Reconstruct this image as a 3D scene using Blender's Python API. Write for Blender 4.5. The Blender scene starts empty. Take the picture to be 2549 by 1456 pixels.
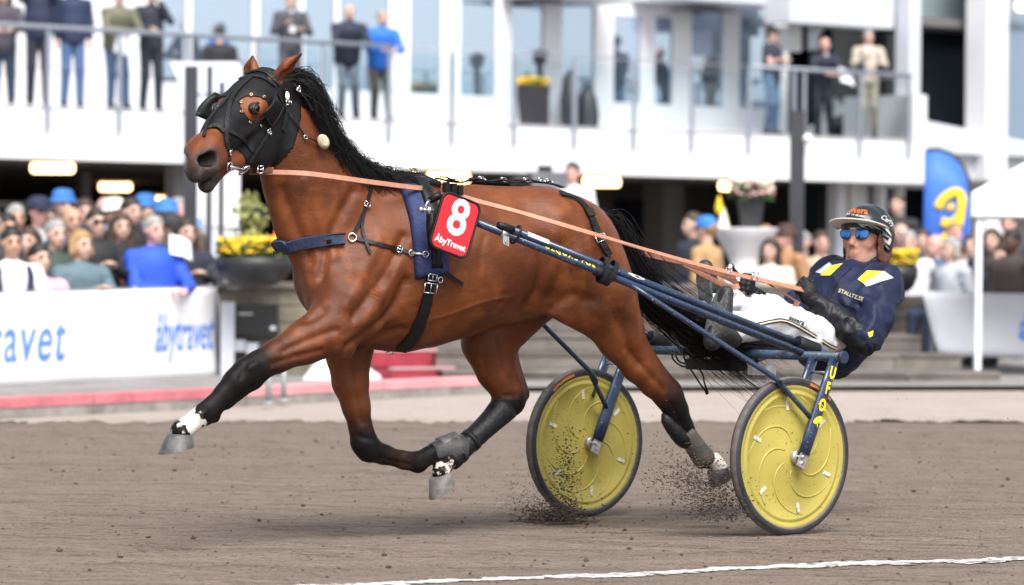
import bpy, bmesh, math, random
import numpy as np
from mathutils import Vector, Matrix
from mathutils.bvhtree import BVHTree

random.seed(7)
RNG = np.random.default_rng(11)
scene = bpy.context.scene
COL = scene.collection

# ------------------------------------------------------------------ camera
# pixel measurements below are taken on a 2548 x 1456 view of the photograph
F_PX, CX, CY = 9088.0, 1274.0, 728.0
CAM_H, PITCH, ROLL = 1.22, math.radians(0.58), 0.008
Fv = Vector((0, math.cos(PITCH), -math.sin(PITCH)))
R0 = Vector((1, 0, 0)); U0 = Vector((0, math.sin(PITCH), math.cos(PITCH)))
Rv = R0 * math.cos(ROLL) + U0 * math.sin(ROLL)
Uv = U0 * math.cos(ROLL) - R0 * math.sin(ROLL)
CAM = Vector((0, 0, CAM_H))
cam_d = bpy.data.cameras.new('camera')
cam_o = bpy.data.objects.new('camera', cam_d); COL.objects.link(cam_o)
m = Matrix((Rv, Uv, -Fv)).transposed().to_4x4(); m.translation = CAM
cam_o.matrix_world = m
cam_d.sensor_width = 36.0
cam_d.lens = 36.0 * F_PX / 2548.0
cam_d.clip_end = 3000.0
cam_d.dof.use_dof = True
cam_d.dof.focus_distance = 15.7
cam_d.dof.aperture_fstop = 2.8
scene.camera = cam_o

# ------------------------------------------------------------------ light
SUN_EL, SUN_AZ = math.radians(52), math.radians(165)   # compass azimuth, from +Y clockwise
world = bpy.data.worlds.new('World'); scene.world = world; world.use_nodes = True
wn = world.node_tree
bg = wn.nodes['Background']
sky = wn.nodes.new('ShaderNodeTexSky'); sky.sky_type = 'NISHITA'; sky.sun_disc = False
sky.sun_elevation = SUN_EL; sky.sun_rotation = SUN_AZ
sky.air_density = 1.0; sky.dust_density = 1.6; sky.ozone_density = 1.0
# overcast: the sky's own colour is half washed out
hsv = wn.nodes.new('ShaderNodeHueSaturation'); hsv.inputs['Saturation'].default_value = 0.32
wn.links.new(sky.outputs[0], hsv.inputs['Color']); wn.links.new(hsv.outputs[0], bg.inputs['Color'])
bg.inputs['Strength'].default_value = 0.06
sun_d = bpy.data.lights.new('sun', 'SUN'); sun_d.energy = 1.5; sun_d.angle = math.radians(34); sun_d.color = (1.0, 0.965, 0.92)
sun_o = bpy.data.objects.new('sun', sun_d); COL.objects.link(sun_o)
sd = Vector((math.sin(SUN_AZ) * math.cos(SUN_EL), math.cos(SUN_AZ) * math.cos(SUN_EL), math.sin(SUN_EL)))
sun_o.rotation_euler = sd.to_track_quat('Z', 'Y').to_euler()
sun_o.location = sd * 60
scene.view_settings.view_transform = 'Standard'
scene.view_settings.look = 'None'
scene.view_settings.gamma = 1.0
scene.view_settings.use_curve_mapping = False
scene.view_settings.exposure = 1.95
scene.render.film_transparent = False
try:
    scene.cycles.use_denoising = True
    scene.cycles.max_bounces = 6
    scene.cycles.caustics_reflective = False; scene.cycles.caustics_refractive = False
except Exception:
    pass

# ------------------------------------------------------------------ measuring helpers
def ray(u, v):
    return Fv * F_PX + Rv * (u - CX) + Uv * (CY - v)
def pix(u, v, D):
    d = ray(u, v); return CAM + d * (D / d.y)
def ground(u, v, z=0.0):
    d = ray(u, v); return CAM + d * ((z - CAM_H) / d.z)
def pxm(D):
    return F_PX / D
class Frame:
    """a vertical local frame on the ground: x along a heading (to the left and towards the viewer), y its left, z up"""
    def __init__(self, x, y, deg):
        a = math.radians(deg); self.o = Vector((x, y, 0)); self.deg = deg
        self.h = Vector((-math.cos(a), -math.sin(a), 0)); self.l = Vector((math.sin(a), -math.cos(a), 0))
        self.rz = math.pi + a
        mm = Matrix((self.h, self.l, Vector((0, 0, 1)))).transposed().to_4x4(); mm.translation = self.o
        self.m = mm; self.mi = mm.inverted()
    def p(self, u, v, s):
        d = ray(u, v); t = (self.o + self.l * s - CAM).dot(self.l) / d.dot(self.l)
        return self.mi @ (CAM + d * t)
    def loc(self, w): return self.mi @ w
    def w(self, x, y, z): return self.m @ Vector((x, y, z))
HF = Frame(0.09, 15.94, 32.0)       # the horse's own frame
SF = Frame(0.785, 16.525, 40.0)     # the sulky's frame, origin on the ground under the axle

# ------------------------------------------------------------------ object helpers
def link(o, parent=None):
    COL.objects.link(o)
    if parent is not None: o.parent = parent
    return o
def tag(o, label=None, cat=None, group=None, kind=None):
    if label: o['label'] = label
    if cat: o['category'] = cat
    if group: o['group'] = group
    if kind: o['kind'] = kind
    return o
def thing(name, label, cat, loc=(0, 0, 0), rz=0.0, group=None):
    o = bpy.data.objects.new(name, None); o.empty_display_size = 0.2
    o.location = loc; o.rotation_euler = (0, 0, rz)
    link(o); tag(o, label, cat, group); return o
def copy_tree(o, parent=None):
    c = o.copy(); COL.objects.link(c); c.parent = parent
    for ch in list(o.children): copy_tree(ch, c)
    return c
def mesh_obj(name, verts, faces, mat, parent=None, smooth=False, mats=None, fmat=None):
    me = bpy.data.meshes.new(name)
    me.from_pydata([tuple(v) for v in verts], [], [tuple(f) for f in faces])
    for mm in (mats or [mat]): me.materials.append(mm)
    if fmat is not None: me.polygons.foreach_set('material_index', fmat)
    if smooth: me.polygons.foreach_set('use_smooth', [True] * len(me.polygons))
    me.update()
    return link(bpy.data.objects.new(name, me), parent)
class MB:
    """collects simple solids into one mesh"""
    def __init__(self): self.v = []; self.f = []; self.s = []
    def add(self, vs, fs, smooth=False):
        n = len(self.v); self.v += [Vector(p) for p in vs]; self.f += [tuple(i + n for i in f) for f in fs]; self.s += [smooth] * len(fs); return self
    def box(self, lo, hi):
        x0, y0, z0 = lo; x1, y1, z1 = hi
        return self.add([(x0,y0,z0),(x1,y0,z0),(x1,y1,z0),(x0,y1,z0),(x0,y0,z1),(x1,y0,z1),(x1,y1,z1),(x0,y1,z1)],
                        [(0,3,2,1),(4,5,6,7),(0,1,5,4),(1,2,6,5),(2,3,7,6),(3,0,4,7)])
    def obox(self, c, ax, ay, az, hx, hy, hz):
        """box about c with unit axes and half sizes"""
        c = Vector(c); P = []
        for k in (-1, 1):
            for (i, j) in ((-1,-1),(1,-1),(1,1),(-1,1)):
                P.append(c + ax * (i * hx) + ay * (j * hy) + az * (k * hz))
        return self.add(P, [(0,3,2,1),(4,5,6,7),(0,1,5,4),(1,2,6,5),(2,3,7,6),(3,0,4,7)])
    def tube(self, pts, r, n=10, caps=True, flat=None):
        """round tube through pts; r one radius or one per point; flat=(axis, factor) squashes"""
        pts = [Vector(p) for p in pts]; m_ = len(pts)
        rs = list(r) if hasattr(r, '__len__') else [r] * m_
        vs = []; up = None
        for i, p in enumerate(pts):
            t = (pts[min(i + 1, m_ - 1)] - pts[max(i - 1, 0)])
            if t.length < 1e-9: t = Vector((0, 0, 1))
            t.normalize()
            if up is None:
                up = Vector((0, 0, 1)) if abs(t.z) < 0.9 else Vector((1, 0, 0))
            a = (up - t * up.dot(t))
            if a.length < 1e-6: a = t.orthogonal()
            a.normalize(); up = a; b = t.cross(a)
            for k in range(n):
                an = 2 * math.pi * k / n
                d = a * math.cos(an) + b * math.sin(an)
                if flat: d = d - flat[0] * (d.dot(flat[0]) * (1 - flat[1]))
                vs.append(p + d * rs[i])
        fs = []
        for i in range(m_ - 1):
            for k in range(n):
                fs.append((i*n + k, i*n + (k+1) % n, (i+1)*n + (k+1) % n, (i+1)*n + k))
        self.add(vs, fs, True)
        if caps:
            n0 = len(self.v) - len(vs)
            self.f.append(tuple(n0 + k for k in reversed(range(n)))); self.s.append(False)
            self.f.append(tuple(n0 + (m_ - 1) * n + k for k in range(n))); self.s.append(False)
        return self
    def lathe(self, prof, n=32, axis='z', c=(0, 0, 0), closed=False):
        """prof: (radius, height) pairs; axis z, x or y"""
        vs = []
        for (r, h) in prof:
            for k in range(n):
                a = 2 * math.pi * k / n; x, y = r * math.cos(a), r * math.sin(a)
                p = {'z': (x, y, h), 'y': (x, h, y), 'x': (h, x, y)}[axis]
                vs.append((p[0] + c[0], p[1] + c[1], p[2] + c[2]))
        fs = []; mm = len(prof)
        for i in range(mm - 1 + (1 if closed else 0)):
            j = (i + 1) % mm
            for k in range(n):
                q = (i*n + k, i*n + (k+1) % n, j*n + (k+1) % n, j*n + k)
                fs.append(q if axis != 'y' else tuple(reversed(q)))
        return self.add(vs, fs, True)
    def ribbon(self, pts, nrm, w, th=0.004):
        """strap: pts centre line, nrm surface normals, w width(s), th thickness; a closed flat solid"""
        m_ = len(pts); ws = list(w) if hasattr(w, '__len__') else [w] * m_
        vs = []
        for i in range(m_):
            p = Vector(pts[i]); t = Vector(pts[min(i+1, m_-1)]) - Vector(pts[max(i-1, 0)]); t.normalize()
            nn = Vector(nrm[i]); nn = nn - t * nn.dot(t)
            if nn.length < 1e-6: nn = t.orthogonal()
            nn.normalize(); s = t.cross(nn)
            h = ws[i] / 2
            vs += [p - s * h, p + s * h, p + s * (h * .92) + nn * th, p - s * (h * .92) + nn * th]
        fs = []
        for i in range(m_ - 1):
            a = i * 4; b = a + 4
            for k in range(4):
                fs.append((a + k, a + (k + 1) % 4, b + (k + 1) % 4, b + k))
        fs += [(3, 2, 1, 0), tuple((m_-1)*4 + k for k in range(4))]
        return self.add(vs, fs, False)
    def build(self, name, mat, parent=None, smooth=None, mat_idx=None):
        o = mesh_obj(name, self.v, self.f, mat, parent)
        sm = self.s if smooth is None else [smooth] * len(self.f)
        o.data.polygons.foreach_set('use_smooth', sm)
        return o
def spline(P, n):
    """Catmull-Rom through P (any dimension), n samples"""
    P = np.array(P, float); m_ = len(P); out = []
    Q = np.vstack([2*P[0]-P[1], P, 2*P[-1]-P[-2]])
    for t in np.linspace(0, m_ - 1, n):
        i = min(int(t), m_ - 2); f = t - i
        a, b, c, d = Q[i], Q[i+1], Q[i+2], Q[i+3]
        out.append(.5*((2*b)+(-a+c)*f+(2*a-5*b+4*c-d)*f*f+(-a+3*b-3*c+d)*f**3))
    return np.array(out)

# ------------------------------------------------------------------ smooth bodies: blended rounded cones meshed with surface nets
class Body:
    def __init__(self): self.pr = []
    def cone(self, a, b, ra, rb, k=0.03, ax=None, s=1.0, ca=None, cb=None, op='u'):
        """ca/cb: tag values (tuples) used to colour the surface near this piece"""
        a = np.array(a, float); b = np.array(b, float)
        axv = None if ax is None else np.array(ax, float) / np.linalg.norm(ax)
        self.pr.append((a, b, float(ra), float(rb), float(k), axv, float(s), ca, cb if cb is not None else ca, op)); return self
    def ball(self, c, r, k=0.03, ax=None, s=1.0, ca=None, op='u'):
        return self.cone(c, c, r, r, k, ax, s, ca, None, op)
    def chain(self, pts, k=0.03, ax=None, op='u'):
        """pts: (vec, r, s, colour)"""
        for p, q in zip(pts[:-1], pts[1:]):
            self.cone(p[0], q[0], p[1], q[1], k, ax, .5 * (p[2] + q[2]), p[3], q[3], op)
        return self
    @staticmethod
    def dist(pr, P):
        a, b, ra, rb, k, ax, s, ca, cb, op = pr
        if ax is not None and abs(s - 1) > 1e-6:
            c = .5 * (a + b)
            f = lambda X: X + ((1 / s - 1) * ((X - c) @ ax))[..., None] * ax
            P = f(P); a = f(a[None])[0]; b = f(b[None])[0]
        ba = b - a; L = ba @ ba
        pa = P - a
        if L < 1e-12:
            return np.sqrt((pa * pa).sum(-1)) - ra, np.zeros(P.shape[:-1])
        t = np.clip(pa @ ba / L, 0, 1)
        d = pa - t[..., None] * ba
        e = np.sqrt((d * d).sum(-1)) - (ra + (rb - ra) * t)
        if s < 1: e = e * (.5 + .5 * s)
        return e, t
    def field(self, P, prims=None):
        f = np.full(P.shape[:-1], 9.0)
        for pr in (prims or self.pr):
            d, _ = self.dist(pr, P); k = pr[4]
            if pr[9] == 'u':
                h = np.maximum(k - np.abs(f - d), 0) / k; f = np.minimum(f, d) - h*h*k*.25
            else:
                h = np.maximum(k - np.abs(f + d), 0) / k; f = np.maximum(f, -d) + h*h*k*.25
        return f
    def grid(self, vox, off=0.0, pad=0.02):
        lo = np.min([np.minimum(p[0], p[1]) - max(p[2], p[3]) * max(1, p[6]) for p in self.pr if p[9] == 'u'], 0) - pad - off
        hi = np.max([np.maximum(p[0], p[1]) + max(p[2], p[3]) * max(1, p[6]) for p in self.pr if p[9] == 'u'], 0) + pad + off
        n = np.ceil((hi - lo) / vox).astype(int) + 2
        F = np.full(n, 9.0, np.float32)
        X = [lo[i] + vox * np.arange(n[i]) for i in range(3)]
        for pr in self.pr:
            k = pr[4]; r = max(pr[2], pr[3]) * max(1, pr[6]) + k + abs(off) + 3 * vox + .01
            a = np.minimum(pr[0], pr[1]) - r; b = np.maximum(pr[0], pr[1]) + r
            i0 = np.clip(((a - lo) / vox).astype(int), 0, n); i1 = np.clip(((b - lo) / vox).astype(int) + 2, 0, n)
            if np.any(i1 <= i0): continue
            sl = tuple(slice(i0[i], i1[i]) for i in range(3))
            P = np.stack(np.meshgrid(X[0][sl[0]], X[1][sl[1]], X[2][sl[2]], indexing='ij'), -1)
            d, _ = self.dist(pr, P); f = F[sl]
            if pr[9] == 'u':
                h = np.maximum(k - np.abs(f - d), 0) / k; F[sl] = np.minimum(f, d) - h*h*k*.25
            else:
                h = np.maximum(k - np.abs(f + d), 0) / k; F[sl] = np.maximum(f, -d) + h*h*k*.25
        return F - off, lo, X
    def colours(self, V, soft=0.012):
        """blend of the tags of the pieces nearest to each point"""
        n = len(next(p[7] for p in self.pr if p[7] is not None))
        W = np.zeros(len(V)); C = np.zeros((len(V), n))
        for pr in self.pr:
            if pr[7] is None: continue
            d, t = self.dist(pr, V)
            w = np.exp(-np.clip(d, -.05, 1) / soft) + 1e-12
            C += w[:, None] * (np.array(pr[7])[None] * (1 - t[:, None]) + np.array(pr[8])[None] * t[:, None]); W += w
        return C / W[:, None]
def surface_nets(F, lo, vox):
    S = F < 0
    n = np.array(F.shape)
    c = np.zeros(n - 1, np.uint8)
    for i in (0, 1):
        for j in (0, 1):
            for k in (0, 1):
                c += S[i:n[0]-1+i, j:n[1]-1+j, k:n[2]-1+k]
    act = (c > 0) & (c < 8)
    idx = -np.ones(act.shape, np.int64); ii = np.argwhere(act); idx[act] = np.arange(len(ii))
    acc = np.zeros((len(ii), 3)); cnt = np.zeros(len(ii))
    for ax in range(3):
        o = [a for a in range(3) if a != ax]
        for p in (0, 1):
            for q in (0, 1):
                b = ii.copy(); b[:, o[0]] += p; b[:, o[1]] += q
                e = b.copy(); e[:, ax] += 1
                f0 = F[b[:,0], b[:,1], b[:,2]].astype(float); f1 = F[e[:,0], e[:,1], e[:,2]].astype(float)
                m_ = (f0 < 0) != (f1 < 0)
                t = np.where(m_, f0 / np.where(m_, f0 - f1, 1), 0)
                pos = b.astype(float); pos[:, ax] += t
                acc[m_] += pos[m_]; cnt[m_] += 1
    V = acc / np.maximum(cnt, 1)[:, None] * vox + lo
    Q = []
    for ax in range(3):
        o1, o2 = (ax + 1) % 3, (ax + 2) % 3
        sl0 = [slice(None)] * 3; sl1 = [slice(None)] * 3
        sl0[ax] = slice(0, -1); sl1[ax] = slice(1, None)
        for o in (o1, o2):
            sl0[o] = slice(1, -1); sl1[o] = slice(1, -1)
        A = S[tuple(sl0)]; B = S[tuple(sl1)]
        e = np.argwhere(A != B)
        if not len(e): continue
        inside = A[e[:,0], e[:,1], e[:,2]]
        base = e.copy(); base[:, o1] += 1; base[:, o2] += 1
        def g(d1, d2):
            b = base.copy(); b[:, o1] += d1; b[:, o2] += d2
            return idx[b[:,0], b[:,1], b[:,2]]
        q = np.stack([g(-1,-1), g(0,-1), g(0,0), g(-1,0)], 1)
        q[~inside] = q[~inside][:, ::-1]
        Q.append(q)
    return V, np.vstack(Q)
def np_mesh(name, V, Q, mat, parent=None, smooth=True):
    me = bpy.data.meshes.new(name)
    me.vertices.add(len(V)); me.vertices.foreach_set('co', np.ascontiguousarray(V, np.float32).ravel())
    k = Q.shape[1]
    me.loops.add(len(Q) * k); me.loops.foreach_set('vertex_index', np.ascontiguousarray(Q, np.int32).ravel())
    me.polygons.add(len(Q)); me.polygons.foreach_set('loop_start', np.arange(0, len(Q) * k, k, dtype=np.int32))
    if smooth: me.polygons.foreach_set('use_smooth', np.ones(len(Q), bool))
    me.update(calc_edges=True); me.validate()
    if mat: me.materials.append(mat)
    return link(bpy.data.objects.new(name, me), parent)
def relax(V, Q, it=2, lam=0.5):
    E = np.vstack([Q[:, [0,1]], Q[:, [1,2]], Q[:, [2,3]], Q[:, [3,0]]])
    for _ in range(it):
        A = np.zeros_like(V); n = np.zeros(len(V))
        np.add.at(A, E[:,0], V[E[:,1]]); np.add.at(A, E[:,1], V[E[:,0]])
        np.add.at(n, E[:,0], 1); np.add.at(n, E[:,1], 1)
        V = V + lam * (A / np.maximum(n, 1)[:, None] - V)
    return V
def noise3(P, seed):
    r = np.random.default_rng(seed); T = r.random((32, 32, 32)); i = np.floor(P).astype(int); f = P - i; f = f*f*(3 - 2*f); out = 0
    for a in (0, 1):
        for b_ in (0, 1):
            for c in (0, 1):
                w = (f[:,0] if a else 1-f[:,0])*(f[:,1] if b_ else 1-f[:,1])*(f[:,2] if c else 1-f[:,2])
                out = out + w*T[(i[:,0]+a) % 32, (i[:,1]+b_) % 32, (i[:,2]+c) % 32]
    return out
def vnormals(V, Q):
    n = np.zeros_like(V); f = np.cross(V[Q[:,2]] - V[Q[:,0]], V[Q[:,3]] - V[Q[:,1]])
    for k in range(4): np.add.at(n, Q[:,k], f)
    return n/(np.linalg.norm(n, axis=1, keepdims=True) + 1e-12)
def wrinkle(V, Q, amp, freq, seed, stretch=(1, 1, 1)):
    """cloth folds: sharp-crested ridges pressed into a surface"""
    n = vnormals(V, Q); P = V*np.array(stretch)*freq
    w = P + .8*np.stack([noise3(P*.7 + 11*k, seed + k) for k in range(3)], 1)
    d = (1 - np.abs(2*noise3(w, seed) - 1)*1.6) + .45*(1 - np.abs(2*noise3(w*2.1, seed + 7) - 1)*1.6)
    return V + n*((d - .5)*amp)[:, None]
def set_attr(o, name, C):
    a = o.data.attributes.new(name, 'FLOAT_COLOR', 'POINT')
    X = np.ones((len(C), 4), np.float32); X[:, :C.shape[1]] = C
    a.data.foreach_set('color', X.ravel())
def text_obj(name, body, size, mat, parent, mtx, depth=0.002, shear=0.0, bold=0.0, sx=1.0, align='CENTER', wrap=None, spacing=1.0):
    """flat lettering as a thin mesh; mtx places its x (reading direction) and y (up) axes; wrap maps points"""
    cu = bpy.data.curves.new(name, 'FONT'); cu.body = body; cu.size = size; cu.align_x = align; cu.align_y = 'CENTER'
    cu.shear = shear; cu.offset = bold; cu.extrude = depth; cu.resolution_u = 3; cu.space_character = spacing
    tmp = bpy.data.objects.new(name + '_c', cu); COL.objects.link(tmp)
    dg = bpy.context.evaluated_depsgraph_get(); me = bpy.data.meshes.new_from_object(tmp.evaluated_get(dg))
    bpy.data.objects.remove(tmp); bpy.data.curves.remove(cu)
    me.name = name
    for v in me.vertices:
        p = Vector((v.co.x * sx, v.co.y, v.co.z))
        v.co = wrap(p) if wrap else mtx @ p
    me.materials.clear(); me.materials.append(mat)
    return link(bpy.data.objects.new(name, me), parent)

# ------------------------------------------------------------------ materials
def srgb(r, g, b):
    f = lambda c: (c/255/12.92) if c/255 <= .04045 else ((c/255 + .055)/1.055)**2.4
    return (f(r), f(g), f(b))
MATS = {}
def mat(name, col, rough=.6, metal=0.0, noise=0.0, nscale=20.0, bump=0.0, bscale=60.0, spec=0.5, sheen=0.0, coat=0.0, emit=None, detail=4.0, noise_col=None, speck=None):
    """principled material with a little procedural colour variation and relief"""
    if name in MATS: return MATS[name]
    mt = bpy.data.materials.new(name); mt.use_nodes = True; nt = mt.node_tree; b = nt.nodes['Principled BSDF']
    b.inputs['Base Color'].default_value = (*col, 1); b.inputs['Roughness'].default_value = rough; b.inputs['Metallic'].default_value = metal
    b.inputs['Specular IOR Level'].default_value = spec
    if sheen: b.inputs['Sheen Weight'].default_value = sheen
    if coat: b.inputs['Coat Weight'].default_value = coat; b.inputs['Coat Roughness'].default_value = .15
    tc = nt.nodes.new('ShaderNodeTexCoord')
    if noise > 0:
        n = nt.nodes.new('ShaderNodeTexNoise'); n.inputs['Scale'].default_value = nscale; n.inputs['Detail'].default_value = detail
        mx = nt.nodes.new('ShaderNodeMix'); mx.data_type = 'RGBA'
        c2 = noise_col or tuple(max(0, c * (1 - noise)) for c in col)
        mx.inputs['A'].default_value = (*col, 1) if noise_col else (*[min(1, c * (1 + noise * .6)) for c in col], 1)
        mx.inputs['B'].default_value = (*c2, 1)
        rp = nt.nodes.new('ShaderNodeMapRange'); rp.inputs['From Min'].default_value = .3; rp.inputs['From Max'].default_value = .7
        nt.links.new(tc.outputs['Object'], n.inputs['Vector']); nt.links.new(n.outputs['Fac'], rp.inputs['Value'])
        nt.links.new(rp.outputs['Result'], mx.inputs['Factor']); nt.links.new(mx.outputs['Result'], b.inputs['Base Color'])
    if speck:
        ns = nt.nodes.new('ShaderNodeTexNoise'); ns.inputs['Scale'].default_value = speck[0]; ns.inputs['Detail'].default_value = 2
        r2 = nt.nodes.new('ShaderNodeMapRange'); r2.inputs['From Min'].default_value = speck[1]; r2.inputs['From Max'].default_value = speck[1] + .035
        m2 = nt.nodes.new('ShaderNodeMix'); m2.data_type = 'RGBA'; m2.inputs['B'].default_value = (*speck[2], 1)
        src = b.inputs['Base Color'].links[0].from_socket if b.inputs['Base Color'].links else None
        if src: nt.links.new(src, m2.inputs['A'])
        else: m2.inputs['A'].default_value = (*col, 1)
        nt.links.new(tc.outputs['Object'], ns.inputs['Vector']); nt.links.new(ns.outputs['Fac'], r2.inputs['Value']); nt.links.new(r2.outputs['Result'], m2.inputs['Factor']); nt.links.new(m2.outputs['Result'], b.inputs['Base Color'])
    if bump > 0:
        n2 = nt.nodes.new('ShaderNodeTexNoise'); n2.inputs['Scale'].default_value = bscale; n2.inputs['Detail'].default_value = 5
        bp = nt.nodes.new('ShaderNodeBump'); bp.inputs['Strength'].default_value = bump; bp.inputs['Distance'].default_value = .01
        nt.links.new(tc.outputs['Object'], n2.inputs['Vector']); nt.links.new(n2.outputs['Fac'], bp.inputs['Height']); nt.links.new(bp.outputs['Normal'], b.inputs['Normal'])
    if emit:
        b.inputs['Emission Color'].default_value = (*emit[0], 1); b.inputs['Emission Strength'].default_value = emit[1]
    MATS[name] = mt; return mt
# ================================================================== GROUND
def ground_mat(name, base, dark, light, scale, bump, streak=(1, 1, 1), rotz=0.0, fine=90.0):
    mt = bpy.data.materials.new(name); mt.use_nodes = True; nt = mt.node_tree; b = nt.nodes['Principled BSDF']
    b.inputs['Roughness'].default_value = .95; b.inputs['Specular IOR Level'].default_value = .15
    tc = nt.nodes.new('ShaderNodeTexCoord'); mp = nt.nodes.new('ShaderNodeMapping'); mp.inputs['Scale'].default_value = streak; mp.inputs['Rotation'].default_value = (0, 0, rotz)
    nt.links.new(tc.outputs['Object'], mp.inputs['Vector'])
    def N(s, d=5, src=mp.outputs[0]):
        n = nt.nodes.new('ShaderNodeTexNoise'); n.inputs['Scale'].default_value = s; n.inputs['Detail'].default_value = d; n.inputs['Roughness'].default_value = .6
        nt.links.new(src, n.inputs['Vector']); return n.outputs['Fac']
    def R(x, a, c):
        r = nt.nodes.new('ShaderNodeMapRange'); r.inputs['From Min'].default_value = a; r.inputs['From Max'].default_value = c; nt.links.new(x, r.inputs['Value']); return r.outputs['Result']
    def MX(f, A, B):
        m_ = nt.nodes.new('ShaderNodeMix'); m_.data_type = 'RGBA'; nt.links.new(f, m_.inputs['Factor'])
        for k, v in (('A', A), ('B', B)):
            if isinstance(v, tuple): m_.inputs[k].default_value = (*v, 1)
            else: nt.links.new(v, m_.inputs[k])
        return m_.outputs['Result']
    c = MX(R(N(scale*.25, 4), .35, .65), base, light); c = MX(R(N(scale), .50, .68), c, dark); c = MX(R(N(scale*3.1), .54, .68), c, dark); c = MX(R(N(scale*9), .54, .64), c, dark)
    c = MX(R(N(fine, 3, tc.outputs['Object']), .35, .75), c, light) if fine else c
    nt.links.new(c, b.inputs['Base Color'])
    bp = nt.nodes.new('ShaderNodeBump'); bp.inputs['Strength'].default_value = bump; bp.inputs['Distance'].default_value = .05
    ad_ = nt.nodes.new('ShaderNodeMath'); ad_.operation = 'ADD'; nt.links.new(N(scale*1.7, 6), ad_.inputs[0]); nt.links.new(N(fine or 60, 3, tc.outputs['Object']), ad_.inputs[1])
    nt.links.new(ad_.outputs[0], bp.inputs['Height']); nt.links.new(bp.outputs['Normal'], b.inputs['Normal'])
    return mt
TRK_ANG = math.radians(28)
M_dirt = ground_mat('track_dirt', (.225, .172, .136), (.062, .043, .032), (.305, .243, .200), 2.6, 1.0, (.55, 4.6, 1), -TRK_ANG, 55)
M_verge = ground_mat('verge_gravel', (.34, .285, .255), (.25, .205, .18), (.40, .345, .315), 2.2, .4, (1, 1.6, 1), 0, 60)
M_pave = ground_mat('terrace_paving', (.22, .21, .20), (.15, .14, .135), (.28, .27, .26), 1.5, .3, (1, 1, 1), 0, 40)
M_conc = mat('weathered_concrete', (.27, .25, .23), .9, noise=.35, nscale=6, bump=.4, bscale=30)
def sheet(name, pts, z, m_, kind='structure'):
    o = mesh_obj(name, [(p[0], p[1], z) for p in pts], [tuple(range(len(pts)))], m_); tag(o, kind=kind); return o
# base ground to the horizon
sheet('ground', [(-1500, -600), (1500, -600), (1500, 2400), (-1500, 2400)], -.02, M_dirt)
# the race track: a finely uneven dirt surface near the horse
nx, ny = 300, 260
xs = np.linspace(-9, 9, nx); ys = np.linspace(9.5, 27.2, ny); XX, YY = np.meshgrid(xs, ys, indexing='ij')
def vnoise(X, Y, seed):
    r = np.random.default_rng(seed); T = r.random((256, 256)); xi = np.floor(X).astype(int); yi = np.floor(Y).astype(int); fx = X-xi; fy = Y-yi
    fx = fx*fx*(3-2*fx); fy = fy*fy*(3-2*fy); g = lambda a, b_: T[a % 256, b_ % 256]
    return (g(xi, yi)*(1-fx)+g(xi+1, yi)*fx)*(1-fy)+(g(xi, yi+1)*(1-fx)+g(xi+1, yi+1)*fx)*fy
ca, sa = math.cos(TRK_ANG), math.sin(TRK_ANG); A1 = XX*ca + YY*sa; A2 = -XX*sa + YY*ca
ZZ = .016*vnoise(A1*1.4, A2*4.5, 1) + .012*vnoise(A1*5, A2*11, 2) + .007*vnoise(A1*13, A2*24, 3) - .030
edge = np.minimum(np.minimum(XX+9, 9-XX)/1.0, np.minimum(YY-9.5, 27.2-YY)/.6); ZZ = np.where(edge < 1, ZZ*np.clip(edge, 0, 1) - .012*(1-np.clip(edge, 0, 1)), ZZ)
V = np.stack([XX, YY, ZZ + .012], -1).reshape(-1, 3); I = np.arange(nx*ny).reshape(nx, ny)
Q = np.stack([I[:-1, :-1], I[1:, :-1], I[1:, 1:], I[:-1, 1:]], -1).reshape(-1, 4)
trk = np_mesh('race_track', V, Q, M_dirt); tag(trk, kind='structure')
BVH_TRK = BVHTree.FromPolygons([tuple(v) for v in V], [tuple(int(i) for i in q) for q in Q])
def track_z(x, y):
    h = BVH_TRK.ray_cast(Vector((x, y, 2)), Vector((0, 0, -1))); return h[0].z if h[0] is not None else 0.0
# pale gravel verge beyond the racing surface
ve0, ve1 = ground(-60, 1051), ground(2620, 1049)
ve0 = ve0 + (ve0 - ve1)*.5; ve1 = ve1 + (ve1 - ve0)*.3
n_ = 420; vs = []; _rv = random.Random(8)
for i in range(n_+1):
    f = i/n_; p = ve0.lerp(ve1, f); w = .12*math.sin(i*.31) + .10*math.sin(i*.83) + _rv.uniform(-.22, .22)
    vs += [Vector((p.x, p.y + w, .004)), Vector((p.x, 62, .004))]
o = mesh_obj('verge', vs, [(2*i, 2*i+2, 2*i+3, 2*i+1) for i in range(n_)], M_verge); tag(o, kind='structure')
# painted lime line across the foreground: broken, ragged edges
M_lime = mat('white_lime_paint', (.72, .71, .69), .9, noise=.35, nscale=14, bump=.5, bscale=60)
l0, l1 = ground(560, 1468), ground(2760, 1381); dl = (l1 - l0); Ln = dl.length; dl.normalize(); nl = Vector((-dl.y, dl.x, 0))
mb = MB(); rr = random.Random(3)
for k in range(7000):
    x = rr.uniform(0, Ln); f = x/Ln; y = max(-1, min(1, rr.gauss(0, .42)))*.062
    dens = (.95 if f > .27 else .55 if f > .14 else .25)*(.35 + .95*float(vnoise(np.array(x*2.6), np.array(9.), 6)))*(1 - .45*abs(y)/.062)
    if rr.random() > dens: continue
    p = l0 + dl*x + nl*(y + .010*math.sin(x*5)); r_ = rr.uniform(.008, .026); K = 5; a0 = rr.uniform(0, 6.28); z = track_z(p.x, p.y) + .0035
    mb.add([Vector((p.x + r_*rr.uniform(.6, 1.5)*math.cos(a0 + 1.257*q), p.y + r_*rr.uniform(.5, 1)*math.sin(a0 + 1.257*q), z + rr.uniform(0, .002))) for q in range(K)], [tuple(range(K))])
o = mb.build('track_line', M_lime); tag(o, kind='structure')
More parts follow.
